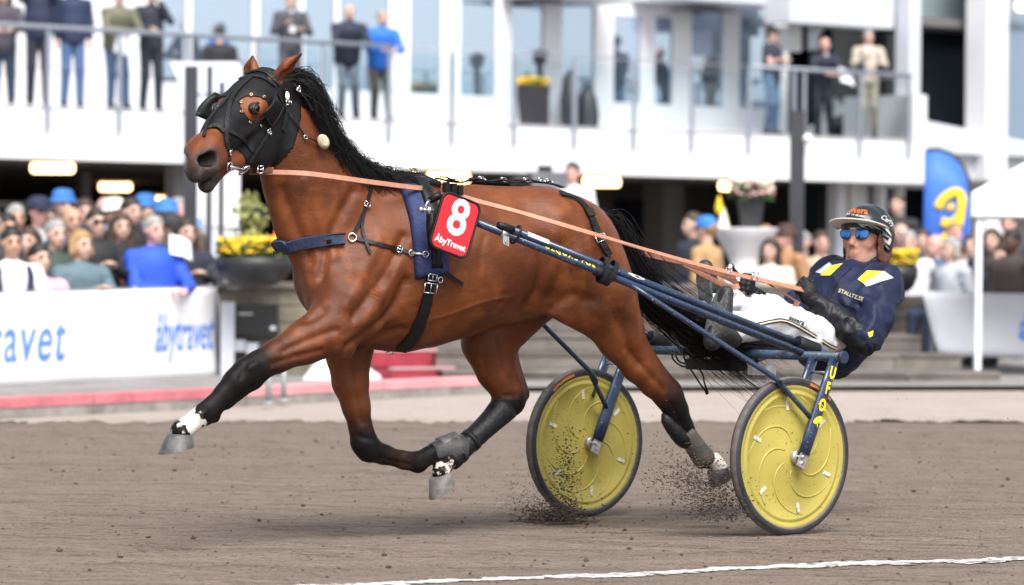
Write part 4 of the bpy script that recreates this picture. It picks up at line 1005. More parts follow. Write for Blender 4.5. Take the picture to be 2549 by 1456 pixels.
balc('grey-haired man in beige shirt and navy vest on the balcony', 2160, .6, 1.86, -10, (.50, .44, .36), ('short', 'grey'), skin=0, pose='hold', legs=(.40, .36, .27), extra='vest', wide=1.1)
c = on_balcony(300, .18); paper(c + Vector((0, 0, .78)), 'white paper held over the balcony rail by the olive jacket', .5, .22, .30, .1)
c = on_balcony(2110, -.12); paper(c + Vector((0, 0, .88)), 'white race programme hanging from the leaning man\'s hand on the balcony', .5, .30, .30, .6)
# ---- right enclosure
GR_ = 'spectators among the tables'
def rgt(label, u, v, D, face, top, hair, **k):
    seat = k.pop('seat', True); z = k.pop('z', None); p = pix(u, v, D)
    return person(label, p, face, z if z is not None else (p.z - 1.32 if seat else p.z - 1.78), top, k.pop('legs', DJEAN), hair, group=GR_, seat=seat, sc=1.1, **k)
rgt('man with brown hair in dark jacket near the white table', 1722, 560, 41.0, 60, (.020, .024, .038), ('short', 'brown'))
rgt('person in blue and yellow cap and tan coat beside the white table', 1756, 574, 40.0, 120, (.42, .26, .12), ('short', 'blond'), hat=('cap', (.03, .20, .68)))
rgt('cameraman in white shirt and black headphones above the horse\'s back', 1424, 432, 46.0, 15, (.76, .76, .80), ('short', 'dark'), seat=False, pose='hold', skin=3)
rgt('person in brown hat and tan coat seated at a table', 1955, 592, 41.5, 50, (.36, .19, .09), ('short', 'brown'), hat=('bucket', (.06, .03, .02)), skin=3)
rgt('woman in cream coat seated beside the tan coat', 1915, 625, 41.0, 20, (.66, .61, .52), ('long', 'dark'))
rgt('woman in beige coat with navy scarf behind the dark post', 2044, 605, 42.5, -10, (.50, .37, .25), ('tied', 'brown'), inner=(.02, .022, .06), skin=3)
rgt('man in dark clothes standing before the hall doors', 2232, 510, 47.0, 20, (.018, .018, .022), ('short', 'brown'), seat=False, skin=0)
rgt('grey-haired man in white shirt behind the driver\'s shoulder', 2262, 606, 41.5, 10, (.72, .73, .78), ('short', 'grey'), skin=3, glasses=False)
rgt('balding man in denim shirt under the feather flag', 2326, 612, 42.0, 40, (.06, .11, .20), None, skin=3)
rgt('grey-haired woman in pale grey sweater seated behind the right banner', 2364, 622, 40.0, 50, (.42, .45, .50), ('bob', 'grey'), skin=0)
rgt('fair person just behind the grey sweater under the flag', 2376, 582, 43.5, -20, (.25, .17, .12), ('short', 'blond'), skin=3)
rgt('woman with long hair in black top under the canopy', 2468, 600, 41.0, 20, (.020, .020, .026), ('long', 'brown'), skin=0)
rgt('dark-skinned man in brown jacket and blue shirt under the canopy', 2516, 604, 39.5, 45, (.075, .058, .052), ('short', 'black'), skin=2, inner=(.05, .12, .26), wide=1.15)
rgt('dark-haired man standing at the back under the canopy', 2508, 560, 43.0, 10, (.05, .05, .06), ('short', 'black'), seat=False, skin=3)
rgt('man in red sweater far back by the white pillars', 2190, 560, 49.0, 10, (.25, .04, .03), ('short', 'brown'), seat=False, skin=1)
rgt('bald man in dark navy shirt behind the driver, beside the white shirt', 2242, 585, 43.0, -10, (.03, .04, .09), None, skin=3)
rgt('woman in white blouse half hidden by the canopy leg', 2418, 612, 42.2, 20, (.62, .60, .58), ('bob', 'brown'))
rgt('man in navy blazer seated under the canopy beside the black top', 2492, 640, 40.2, 35, (.02, .026, .06), ('short', 'dark'), skin=3)
rgt('man in grey suit seated between the table and the dark post', 1996, 606, 43.0, 30, (.12, .12, .13), ('short', 'grey'), skin=0)
rgt('woman in pink jacket seated far behind the white table', 1905, 590, 45.0, 10, (.55, .25, .30), ('long', 'blond'))
rgt('man in brown sweater beside the flower bowl behind the driver', 2296, 600, 44.0, 10, (.16, .10, .06), ('short', 'brown'))
# ---- television camera of the cameraman
tcp = pix(1352, 452, 45.4); tcm = thing('television_camera', 'grey and black television camera beside the cameraman', 'camera', tcp, math.radians(20))
MB().box((-.18, -.09, -.10), (.30, .09, .12)).build('body', mat('grey_camera_cover', (.16, .16, .18), .7, noise=.3, nscale=6), tcm)
MB().tube([Vector((-.18, 0, .0)), Vector((-.30, 0, .0)), Vector((-.40, 0, .0))], [.065, .075, .085], 16).build('lens', M_leather_b := mat('black_plastic', (.012, .012, .013), .5), tcm)
MB().box((-.06, -.05, .12), (.10, .05, .20)).build('viewfinder', M_leather_b, tcm)
for (x, y) in ((.25, .25), (-.25, .25), (0, -.3)): MB().tube([Vector((.05, 0, -.10)), Vector((x, y, -tcp.z + DECK_Z))], .016, 8).build('tripod_leg', M_leather_b, tcm)
# ================================================================== HORSE
def _hp(u, v, s): return np.array(HF.p(u, v, s))
def _hr(p, rpx):
    D = (HF.m @ Vector(p)).y; return rpx * D / F_PX
LAT = (0, 1, 0)
B0, BLK, WHT = (0, 0, 0), (1, 0, 0), (0, 1, 0)     # tags: black points, white hair, muzzle grey
MZ = (.55, 0, .8)
hb = Body()
def hchain(rows, k=.03, ax=LAT):
    pts = []
    for (u, v, s, r, sy, c) in rows:
        p = _hp(u, v, s); pts.append((p, _hr(p, r), sy, c))
    hb.chain(pts, k, ax); return pts
# trunk
hchain([(838, 690, 0, 112, .90, B0), (905, 668, 0, 165, .70, B0), (985, 660, 0, 204, .60, B0), (1060, 658, 0, 198, .70, B0),
        (1150, 652, 0, 176, .84, B0), (1250, 638, 0, 156, .90, B0), (1345, 615, 0, 138, .95, B0), (1415, 600, 0, 110, 1.0, B0), (1458, 600, 0, 74, 1.1, B0)], .05)
# croup and rump
hchain([(1355, 560, .10, 90, .9, B0), (1425, 588, .10, 84, .9, B0), (1476, 645, .10, 74, .85, B0)], .05)
hchain([(1355, 560, -.10, 90, .9, B0), (1430, 585, -.10, 85, .9, B0), (1470, 640, -.10, 80, .85, B0)], .05)
hb.cone(_hp(1180, 500, 0), _hp(1360, 515, 0), .06, .07, .06, LAT, 1.6, B0)
# withers
hb.cone(_hp(945, 492, 0), _hp(1080, 512, 0), .07, .06, .06, LAT, .7, B0)
# neck
hchain([(890, 612, 0, 164, .52, B0), (816, 522, .015, 146, .50, B0), (766, 428, .03, 120, .50, B0), (724, 345, .045, 92, .54, B0), (690, 268, .05, 72, .62, B0)], .06)
# shoulder blade and triceps
for sg in (1, -1):
    hb.cone(_hp(975, 545, .10*sg), _hp(868, 720, .145*sg), .10, .125, .05, LAT, .55, B0)
    hb.cone(_hp(985, 640, .14*sg), _hp(905, 770, .16*sg), .115, .115, .045, LAT, .5, B0)
    hb.cone(_hp(815, 735, .09*sg), _hp(805, 660, .08*sg), .10, .09, .04, LAT, .8, B0)      # breast muscle
# rib spring
hb.cone(_hp(1090, 680, .10), _hp(1270, 650, .12), .20, .17, .05, LAT, .75, B0)
hb.cone(_hp(1090, 680, -.10), _hp(1270, 650, -.12), .20, .17, .05, LAT, .75, B0)
# chest floor between the forelegs
hb.cone(_hp(880, 800, 0), _hp(1000, 815, 0), .11, .09, .05, LAT, .9, B0)
# near fore
NF = hchain([(868, 765, .165, 92, .66, B0), (828, 815, .17, 70, .74, B0), (760, 850, .17, 53, .85, (.18, 0, 0)), (690, 886, .165, 41, .9, (.5, 0, 0))], .035)
NF2 = hchain([(690, 886, .165, 41, .9, (.5, 0, 0)), (645, 910, .16, 37, .9, (.85, 0, 0)), (615, 927, .16, 37, .95, BLK), (588, 950, .16, 33, .9, BLK), (560, 980, .155, 27, .8, BLK),
              (528, 1014, .155, 26, .8, BLK), (508, 1031, .155, 29, .85, BLK)], .02)
NF3 = hchain([(508, 1031, .155, 27, .85, (1, .1, 0)), (490, 1043, .155, 24, .85, (1, .85, 0)), (468, 1060, .155, 24, .9, (1, .80, 0)), (452, 1072, .155, 29, .95, (1, .35, 0))], .015)
hb.ball(_hp(536, 1042, .155), .018, .02, LAT, 1, (.8, .2, 0))                                      # ergot tuft
hb.cone(_hp(566, 1010, .155), _hp(625, 962, .16), .017, .020, .02, LAT, .7, BLK)                    # back tendon
hb.ball(_hp(636, 948, .16), .030, .03, LAT, .9, BLK)                                                # accessory bone
hb.ball(_hp(858, 868, .15), .045, .03, LAT, .8, B0)                                                 # point of elbow
# far fore
FF = hchain([(880, 800, -.14, 80, .66, B0), (868, 880, -.15, 57, .8, B0), (872, 950, -.15, 44, .85, B0), (886, 1010, -.15, 33, .9, (.35, 0, 0)), (897, 1062, -.15, 29, .95, (.75, 0, 0))], .035)
FF2 = hchain([(897, 1062, -.15, 29, .95, (.75, 0, 0)), (906, 1100, -.15, 33, .95, BLK), (918, 1118, -.15, 31, .95, BLK), (955, 1131, -.15, 24, .8, (.85, 0, 0)), (1005, 1145, -.15, 22, .8, (.75, 0, 0)),
              (1040, 1150, -.15, 27, .85, BLK)], .02)
FF3 = hchain([(1040, 1150, -.15, 25, .85, BLK), (1066, 1134, -.15, 22, .9, BLK), (1092, 1121, -.15, 26, .95, BLK)], .015)
# near hind
NH = hchain([(1440, 640, .125, 118, .62, B0), (1492, 738, .14, 97, .66, B0), (1545, 838, .14, 60, .78, B0), (1588, 905, .14, 43, .82, (.2, 0, 0)), (1625, 950, .14, 36, .85, (.45, 0, 0))], .04)
hb.cone(_hp(1420, 690, .15), _hp(1440, 765, .15), .12, .085, .05, LAT, .6, B0)                      # stifle
hb.cone(_hp(1518, 665, .11), _hp(1566, 800, .13), .07, .045, .05, LAT, .9, B0)                      # hamstring
hb.cone(_hp(1592, 855, .14), _hp(1672, 958, .14), .024, .024, .03, LAT, .8, (.6, 0, 0))             # achilles
NH2 = hchain([(1625, 950, .14, 36, .85, (.45, 0, 0)), (1664, 985, .14, 36, .9, (.75, 0, 0)), (1682, 1020, .14, 30, .9, BLK), (1700, 1060, .14, 24, .85, BLK), (1728, 1108, .14, 22, .85, BLK), (1752, 1140, .14, 25, .9, (.8, .2, 0))], .025)
NH3 = hchain([(1752, 1140, .14, 24, .9, (.6, .4, 0)), (1776, 1148, .14, 21, .9, (1, .85, 0)), (1788, 1164, .14, 23, .95, (1, .6, 0))], .015)
# far hind
FH = hchain([(1330, 690, -.12, 115, .62, B0), (1255, 775, -.14, 92, .66, B0), (1216, 850, -.14, 68, .76, B0), (1236, 920, -.14, 50, .8, B0), (1262, 968, -.14, 41, .82, (.3, 0, 0))], .04)
hb.cone(_hp(1272, 890, -.14), _hp(1303, 982, -.14), .030, .030, .03, LAT, .8, (.6, 0, 0))
FH2 = hchain([(1262, 968, -.14, 41, .85, (.4, 0, 0)), (1270, 998, -.14, 36, .9, BLK), (1238, 1030, -.14, 30, .9, BLK), (1190, 1080, -.14, 25, .85, BLK), (1140, 1126, -.14, 25, .9, BLK), (1118, 1141, -.14, 27, .9, (.8, .2, 0))], .025)
FH3 = hchain([(1118, 1141, -.14, 24, .9, (.5, .5, 0)), (1102, 1158, -.14, 20, .9, (1, .8, 0)), (1098, 1174, -.14, 25, .95, (1, .45, 0))], .015)
# flank fold and sheath
hb.cone(_hp(1330, 745, .13), _hp(1400, 770, .15), .05, .05, .05, LAT, .6, B0)
hb.cone(_hp(1230, 765, 0), _hp(1320, 758, 0), .07, .05, .05, LAT, .9, (.25, 0, 0))
# dock of the tail
hb.cone(_hp(1470, 540, 0), _hp(1520, 560, 0), .045, .03, .03, LAT, 1, BLK)

# ---- head, in its own frame: a poll to nose, d forehead side, l left
HYAW, HTILT, HS = math.radians(28.6), math.radians(32.8), 1.11
HA = np.array((math.cos(HTILT)*math.cos(HYAW), math.cos(HTILT)*math.sin(HYAW), -math.sin(HTILT)))
HL = np.array((-math.sin(HYAW), math.cos(HYAW), 0.0)); HD = np.cross(HA, HL)
POLL = np.array((1.38, .055, 1.978))
def hd(a, d, l): return POLL + (HA * a + HD * d + HL * l) * HS
N_BODY = len(hb.pr)
def hc(a, b, ra, rb, k=.025, s=1.0, ca=B0, cb=None, op='u'):
    hb.cone(hd(*a), hd(*b), ra * HS, rb * HS, k, HL, s, ca, cb, op)
hc((.02, -.075, 0), (.14, -.085, 0), .085, .098, .04, 1.0)                       # cranium
hc((.12, -.072, 0), (.34, -.066, 0), .085, .066, .04, .98)                       # forehead to nose
hc((.34, -.066, 0), (.48, -.064, 0), .066, .058, .03, .92, B0, B0)
for sg in (1, -1):
    hc((.12, -.175, .050*sg), (.20, -.190, .050*sg), .105, .098, .03, .42)       # round cheek
    hc((.20, -.225, .036*sg), (.42, -.150, .026*sg), .044, .034, .03, .7)        # jaw bar
    hc((.165, -.048, .082*sg), (.20, -.055, .084*sg), .032, .028, .025, .9)       # brow
    hc((.23, -.098, .068*sg), (.36, -.090, .052*sg), .014, .012, .02, 1)         # facial crest
    hc((.46, -.042, .038*sg), (.525, -.062, .046*sg), .028, .034, .025, .9, B0, (.3, 0, .55))   # nostril wing
    hc((.46, -.105, .040*sg), (.53, -.110, .036*sg), .036, .032, .03, .9, B0, (.4, 0, .7))            # cheek of the lips
hc((.47, -.075, 0), (.535, -.080, 0), .060, .050, .03, .95, B0, (.15, 0, .35))     # muzzle
hc((.53, -.095, 0), (.562, -.108, 0), .046, .036, .025, 1.05, MZ, MZ)           # upper lip
hc((.43, -.152, 0), (.530, -.172, 0), .036, .033, .02, 1.0, (.1, 0, .4), MZ)     # lower lip
hc((.40, -.150, 0), (.48, -.150, 0), .038, .034, .03, .9, B0, (.2, 0, .3))
hc((.480, -.134, 0), (.60, -.148, 0), .0065, .0065, .008, 9.0, None, None, 's')  # line of the mouth
for sg in (1, -1):
    hb.cone(hd(.512, -.060, .102*sg), hd(.548, -.064, .034*sg), .041, .026, .010, HA, .80, None, None, 's')   # nostril
    pass                                          # eye socket
# ears: cupped cones
def ear(base, tip, opening, r, c=B0):
    base = np.array(base); tip = np.array(tip); mid = base * .52 + tip * .48
    o = np.array(opening) / np.linalg.norm(opening)
    hb.cone(base, mid, r * .72, r, .015, o, .62, c); hb.cone(mid, tip, r, .007, .012, o, .62, c, (.85, 0, 0))
    hb.cone(base * .7 + tip * .3 + o * r * .55, base * .12 + tip * .88 + o * .02, r * .62, .007, .008, None, 1, None, None, 's')
eN0 = hd(.015, -.03, .055); eF0 = hd(.015, -.03, -.055)
eN1 = _hp(753, 131, .17); eF1 = _hp(629, 137, .02)
ear(eN0, eN1, HL * .9 + HA * .1 - HD * .4, .040)
ear(eF0, eF1, HA * .5 + HD * .7 - HL * .3, .038)

hroot = thing('horse', 'bay trotting horse with black mane and legs, racing in harness', 'horse', HF.o, HF.rz)
VOX = .0085
Fd, lo, _ = hb.grid(VOX)
Vh, Qh = surface_nets(Fd, lo, VOX)
Vh = relax(Vh, Qh, 2, .5)
# muscle relief: shallow furrows and swellings pressed into the near and far flanks
_pl = [tuple(int(i) for i in q) for q in Qh]
_bv0 = BVHTree.FromPolygons([tuple(v) for v in Vh], _pl)
_cl = HF.mi @ CAM
def _srf(u, v):
    h = _bv0.ray_cast(_cl, ((HF.mi.to_3x3()) @ ray(u, v)).normalized()); return None if h[0] is None else np.array(h[0])
_nv = np.zeros_like(Vh); _fn = np.cross(Vh[Qh[:,2]] - Vh[Qh[:,0]], Vh[Qh[:,3]] - Vh[Qh[:,1]])
for k in range(4): np.add.at(_nv, Qh[:,k], _fn)
_nv /= np.linalg.norm(_nv, axis=1, keepdims=True) + 1e-12
FUR = [(-.012, .026, [(880,478),(842,545),(812,620),(800,690)], 1), (-.015, .026, [(1004,590),(965,675),(915,745),(880,790)], 1), (-.016, .028, [(1012,700),(972,775),(915,828),(868,862)], 1),
       (.010, .035, [(940,600),(900,690),(860,760)], 1), (.012, .04, [(985,660),(945,740),(900,800)], 1), (-.009, .03, [(745,797),(775,792),(800,776)], 0), (-.010, .022, [(885,872),(935,835),(1000,818)], 1),
       (.005, .010, [(1005,838),(1060,800),(1120,782),(1200,752),(1270,738)], 1), (-.014, .04, [(1308,765),(1338,720),(1352,660),(1350,600)], 1), (.012, .05, [(1395,540),(1385,580)], 1),
       (-.012, .03, [(1478,570),(1496,650),(1525,760),(1560,850),(1590,905)], 0), (-.010, .03, [(1375,770),(1420,735),(1470,748)], 0), (.010, .04, [(1440,640),(1450,720)], 0), (-.008, .018, [(1560,870),(1610,925),(1650,968)], 0),
       (-.009, .018, [(835,822),(770,845),(705,874)], 0), (-.008, .016, [(800,872),(735,888),(680,905)], 0), (-.007, .015, [(870,905),(884,980),(900,1050)], 0),
       (-.010, .03, [(700,470),(735,560),(772,650)], 1), (.008, .03, [(760,450),(800,560),(830,640)], 1), (-.006, .014, [(1240,850),(1258,920),(1280,965)], 0),
       (-.006, .012, [(1100,720),(1090,650),(1095,580)], 1), (-.004, .012, [(1150,730),(1142,650),(1150,580)], 1), (-.004, .012, [(1200,720),(1194,650),(1205,590)], 1), (-.007, .010, [(628,958),(590,990),(548,1030)], 0), (.007, .016, [(640,905),(622,915)], 0), (-.006, .010, [(612,905),(598,940)], 0), (-.006, .010, [(945,1138),(985,1150),(1025,1158)], 0), (.008, .014, [(512,1022),(500,1036)], 0), (-.006, .010, [(890,1085),(925,1095)], 0), (-.007, .012, [(1672,1005),(1690,1050),(1712,1090)], 0), (-.006, .012, [(1255,985),(1285,985)], 0), (.006, .010, [(1010,1130),(1030,1138)], 0)]
_dsp = np.zeros(len(Vh))
for (amp, rad, px_, both) in FUR:
    P_ = [q for q in (_srf(u, v) for (u, v) in spline(px_, 7*len(px_))) if q is not None]
    if not P_: continue
    for sg in ((1, -1) if both else (1,)):
        A_ = np.array(P_)*np.array((1, sg, 1)); D2 = np.full(len(Vh), 9.)
        for p in A_: D2 = np.minimum(D2, ((Vh - p)**2).sum(1))
        tpr = 1.0
        _dsp += 1.25*amp*np.exp(-D2/(.72*rad*rad))
Vh = Vh + _nv*_dsp[:, None]
Vh = relax(Vh, Qh, 1, .4)

# coat: bay brown, black points, white socks, grey muzzle
coat = bpy.data.materials.new('horse_coat'); coat.use_nodes = True
nt = coat.node_tree; b = nt.nodes['Principled BSDF']
at = nt.nodes.new('ShaderNodeAttribute'); at.attribute_name = 'tint'
sep = nt.nodes.new('ShaderNodeSeparateColor'); nt.links.new(at.outputs['Color'], sep.inputs['Color'])
tc = nt.nodes.new('ShaderNodeTexCoord')
def _noise(scale, detail=4, stretch=None, rough=.5):
    n = nt.nodes.new('ShaderNodeTexNoise'); n.inputs['Scale'].default_value = scale; n.inputs['Detail'].default_value = detail; n.inputs['Roughness'].default_value = rough
    if stretch:
        mp = nt.nodes.new('ShaderNodeMapping'); mp.inputs['Scale'].default_value = stretch[:3]
        mp.inputs['Rotation'].default_value = stretch[3] if len(stretch) > 3 else (0, 0, 0)
        nt.links.new(tc.outputs['Object'], mp.inputs['Vector']); nt.links.new(mp.outputs[0], n.inputs['Vector'])
    else: nt.links.new(tc.outputs['Object'], n.inputs['Vector'])
    return n
def _mix(fac, A, Bc, f=None):
    mx = nt.nodes.new('ShaderNodeMix'); mx.data_type = 'RGBA'
    for key, val in (('A', A), ('B', Bc)):
        if isinstance(val, tuple): mx.inputs[key].default_value = (*val, 1)
        else: nt.links.new(val, mx.inputs[key])
    if fac is not None: nt.links.new(fac, mx.inputs['Factor'])
    else: mx.inputs['Factor'].default_value = f
    return mx.outputs['Result']
def _ramp(src, a, b_):
    r = nt.nodes.new('ShaderNodeMapRange'); r.inputs['From Min'].default_value = a; r.inputs['From Max'].default_value = b_
    r.interpolation_type = 'SMOOTHSTEP'
    nt.links.new(src, r.inputs['Value']); return r.outputs['Result']
def _math(op, a, b_):
    n = nt.nodes.new('ShaderNodeMath'); n.operation = op
    for i, x in enumerate((a, b_)):
        if isinstance(x, (int, float)): n.inputs[i].default_value = x
        else: nt.links.new(x, n.inputs[i])
    return n.outputs[0]
big = _noise(3.2, 3); mid = _noise(11, 5); hair = _noise(120, 3, (1, 1, 5.0, (0, .5, 0)), .6)
c = _mix(_ramp(big.outputs['Fac'], .32, .68), (.140, .037, .0092), (.078, .0188, .0052))
c = _mix(_ramp(mid.outputs['Fac'], .45, .75), c, (.190, .055, .0145))
c = _mix(_math('MULTIPLY', _ramp(hair.outputs['Fac'], .45, .75), .35), c, (.225, .076, .024))
nb = _noise(26, 4)
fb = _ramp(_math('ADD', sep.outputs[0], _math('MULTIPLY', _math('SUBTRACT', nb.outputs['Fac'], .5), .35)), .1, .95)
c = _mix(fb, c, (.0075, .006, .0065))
c = _mix(_ramp(sep.outputs[2], .1, .7), c, _mix(_ramp(nb.outputs['Fac'], .4, .65), (.028, .022, .022), (.075, .060, .055)))
nw = _noise(34, 3)
fw = _ramp(_math('ADD', sep.outputs[1], _math('MULTIPLY', _math('SUBTRACT', nw.outputs['Fac'], .5), 1.3)), .45, .6)
c = _mix(fw, c, (.62, .57, .51))
nt.links.new(c, b.inputs['Base Color'])
_sp = _math('SUBTRACT', .30, _math('MULTIPLY', fb, .18)); nt.links.new(_sp, b.inputs['Specular IOR Level'])
b.inputs['Roughness'].default_value = .45; b.inputs['Specular IOR Level'].default_value = .3
b.inputs['Sheen Weight'].default_value = .0; b.inputs['Sheen Roughness'].default_value = .4
hair2 = _noise(95, 3, (1, 1, 5.0, (0, .5, 0)), .65); fold = _noise(15, 4, (1, 1, 2.2, (0, .6, 0)))
vein = _noise(5.5, 2, (1, 1, 1)); 
hsum = _math('ADD', _math('MULTIPLY', hair2.outputs['Fac'], .40), _math('MULTIPLY', fold.outputs['Fac'], .85))
bp = nt.nodes.new('ShaderNodeBump'); bp.inputs['Strength'].default_value = .34; bp.inputs['Distance'].default_value = .012
nt.links.new(hsum, bp.inputs['Height']); nt.links.new(bp.outputs['Normal'], b.inputs['Normal'])

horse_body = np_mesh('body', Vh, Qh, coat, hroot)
_tc = hb.colours(Vh)
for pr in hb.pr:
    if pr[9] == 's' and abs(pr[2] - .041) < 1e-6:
        d_, t_ = Body.dist(pr, Vh); w_ = np.clip((.003 - d_)/.004, 0, 1)*np.clip(t_*1.6 + .25, 0, 1); _tc = _tc*(1 - w_[:, None]) + w_[:, None]*np.array((1.2, 0, 0))  # nostril hollow tinted black: the shade of its depth put into the colour
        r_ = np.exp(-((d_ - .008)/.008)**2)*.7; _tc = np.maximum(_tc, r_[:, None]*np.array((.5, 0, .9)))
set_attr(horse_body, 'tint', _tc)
_poly = [tuple(int(i) for i in q) for q in Qh]
BVH = BVHTree.FromPolygons([tuple(HF.m @ Vector(v)) for v in Vh], _poly)
BVH_L = BVHTree.FromPolygons([tuple(v) for v in Vh], _poly)
# ------------------------------------------------------------------ hooves, eyes, mane, tail
def hair_mesh(name, P, r0, r1, material, parent, flat_n=3, power=1.0):
    """P: (strands, points, 3) -> thin three-sided tapering strands in one mesh"""
    N, M, _ = P.shape
    T = np.gradient(P, axis=1); T /= np.linalg.norm(T, axis=2, keepdims=True) + 1e-9
    ref = RNG.normal(size=(N, 1, 3)); A = np.cross(T, ref); A /= np.linalg.norm(A, axis=2, keepdims=True) + 1e-9
    B = np.cross(T, A)
    t = np.linspace(0, 1, M)[None, :, None]
    R = (r0 + (r1 - r0) * t ** power) * (np.ones((N, 1, 1)) if np.isscalar(r0) else 1)
    vs = []
    for k in range(flat_n):
        an = 2 * math.pi * k / flat_n
        vs.append(P + (A * math.cos(an) + B * math.sin(an)) * R)
    V = np.stack(vs, 2).reshape(-1, 3)
    base = (np.arange(N) * M * flat_n)[:, None, None] + (np.arange(M - 1) * flat_n)[None, :, None]
    Q = []
    for k in range(flat_n):
        k2 = (k + 1) % flat_n
        Q.append(np.stack([base[..., 0] + k, base[..., 0] + k2, base[..., 0] + flat_n + k2, base[..., 0] + flat_n + k], -1).reshape(-1, 4))
    return np_mesh(name, V, np.vstack(Q), material, parent)
M_hair = mat('black_horsehair', (.0045, .0036, .0038), .5, spec=.25, noise=.5, nscale=60)
M_hair2 = mat('brown_black_horsehair', (.016, .010, .008), .42, spec=.45, noise=.5, nscale=60)

# hooves: cut cones from coronet to ground edge
M_hoof = mat('grey_hoof_horn', (.085, .083, .083), .5, noise=.55, nscale=22, bump=.3, bscale=70)
M_hoof_dirty = mat('dirty_hoof_horn', (.15, .145, .13), .6, noise=.5, nscale=18, bump=.3, bscale=70)
M_sole = mat('packed_hoof_sole', (.10, .085, .065), .9, noise=.5, nscale=40, bump=.6, bscale=60)
def hoof(cor, toe, heel, rc, material, lat=LAT):
    """cor: coronet centre; toe/heel: ends of the ground edge"""
    cor, toe, heel = Vector(cor), Vector(toe), Vector(heel)
    f = toe - heel; Lh = f.length; f.normalize(); l = Vector(lat); n = f.cross(l).normalized()
    if n.dot(cor - (toe + heel) / 2) < 0: n = -n
    gc = (toe + heel) / 2
    mb = MB(); N = 20; rows = []
    for i, t in enumerate((0, .04, .5, .93, 1.0)):
        c = cor.lerp(gc, t); ring = []
        hx = rc * 1.02 + (Lh / 2 - rc) * t; hy = rc * .92 + (Lh * .46 - rc) * t
        if t == 0: hx *= .9; hy *= .9
        for k in range(N):
            a = 2 * math.pi * k / N; x, y = math.cos(a), math.sin(a)
            if x < -.3: y *= .92; x = -.3 + (x + .3) * .8
            # coronet slopes down to the heels
            ring.append(c + f * (x * hx) + l * (y * hy) + n * ((.014 * x) * (1 - t)))
        rows.append(ring)
    vs = [p for r in rows for p in r]; fs = []
    for i in range(len(rows) - 1):
        for k in range(N): fs.append((i*N+k, i*N+(k+1) % N, (i+1)*N+(k+1) % N, (i+1)*N+k))
    fs.append(tuple(range(N))[::-1])
    mb.add(vs, fs, True)
    o = mb.build('hoof', material, hroot)
    inner = [gc + f*((math.cos(2*math.pi*k/N) if math.cos(2*math.pi*k/N) > -.3 else -.3+(math.cos(2*math.pi*k/N)+.3)*.8)*Lh/2*.97) + l*(math.sin(2*math.pi*k/N)*Lh*.445) - n*.001 for k in range(N)]
    mid = [p.lerp(gc, .22) + n * .008 for p in inner]
    s_ = MB(); s_.add(inner + mid + [gc + n * .012], [(k, (k+1) % N, N+(k+1) % N, N+k) for k in range(N)] + [(N+k, N+(k+1) % N, 2*N) for k in range(N)])
    s_.build('sole', M_sole, o)
    return o
hoof(_hp(449, 1081, .155), _hp(396, 1131, .155), _hp(486, 1108, .155), _hr(_hp(449, 1081, .155), 33), M_hoof)
hoof(_hp(1097, 1180, -.14), _hp(1072, 1244, -.14), _hp(1130, 1196, -.14), _hr(_hp(1097, 1180, -.14), 30), M_hoof_dirty)
hoof(_hp(1098, 1118, -.15), _hp(1130, 1074, -.15), _hp(1140, 1142, -.15), _hr(_hp(1098, 1120, -.15), 30), M_hoof)
hoof(_hp(1786, 1166, .14), _hp(1772, 1213, .14), _hp(1822, 1178, .14), _hr(_hp(1786, 1166, .14), 27), mat('dark_hoof_horn', (.03, .027, .025), .6, noise=.5, nscale=22))

# eyes
def _ad(u, v, l=.06):
    d = (HF.mi.to_3x3()) @ ray(u, v); L = Vector(HL); cl = HF.mi @ CAM; t = (Vector(hd(0, 0, l)) - cl).dot(L)/d.dot(L); q = np.array(cl + d*t) - POLL; return (q @ HA/HS, q @ HD/HS)
_h = BVH_L.ray_cast(HF.mi @ CAM, ((HF.mi.to_3x3()) @ ray(640, 270)).normalized()); _q = np.array(_h[0]) - POLL; EYE_AD = (_q @ HA/HS, _q @ HD/HS)
M_eye = mat('dark_horse_eye', (.006, .004, .003), .04, spec=.8, coat=1.0)
M_lid = mat('dark_eyelid_skin', (.012, .009, .008), .4)
for sg in (1, -1):
    EA, ED = EYE_AD; _o = Vector(hd(EA, ED, .30*sg)); _h = BVH_L.ray_cast(_o, Vector(HL)*-sg); c = _h[0] - Vector(HL)*sg*.0165; bm = bmesh.new(); bmesh.ops.create_uvsphere(bm, u_segments=20, v_segments=14, radius=.026)
    me = bpy.data.meshes.new('eye'); bm.to_mesh(me); bm.free(); me.materials.append(M_eye)
    me.polygons.foreach_set('use_smooth', [True]*len(me.polygons))
    e = link(bpy.data.objects.new('eye', me), hroot); e.location = c
    lid = MB(); n_ = Vector(HL) * sg; ax1 = Vector(HA); ax2 = Vector(HD); ring = []
    for k in range(25):
        a = 2*math.pi*k/24; ring.append(c + n_ * (.0155 - .003*abs(math.cos(a))) + ax1*math.cos(a)*.027 + ax2*math.sin(a)*.0195)
    lid.tube(ring, .0055, 8, caps=False); lid.build('eyelid', M_lid, hroot)

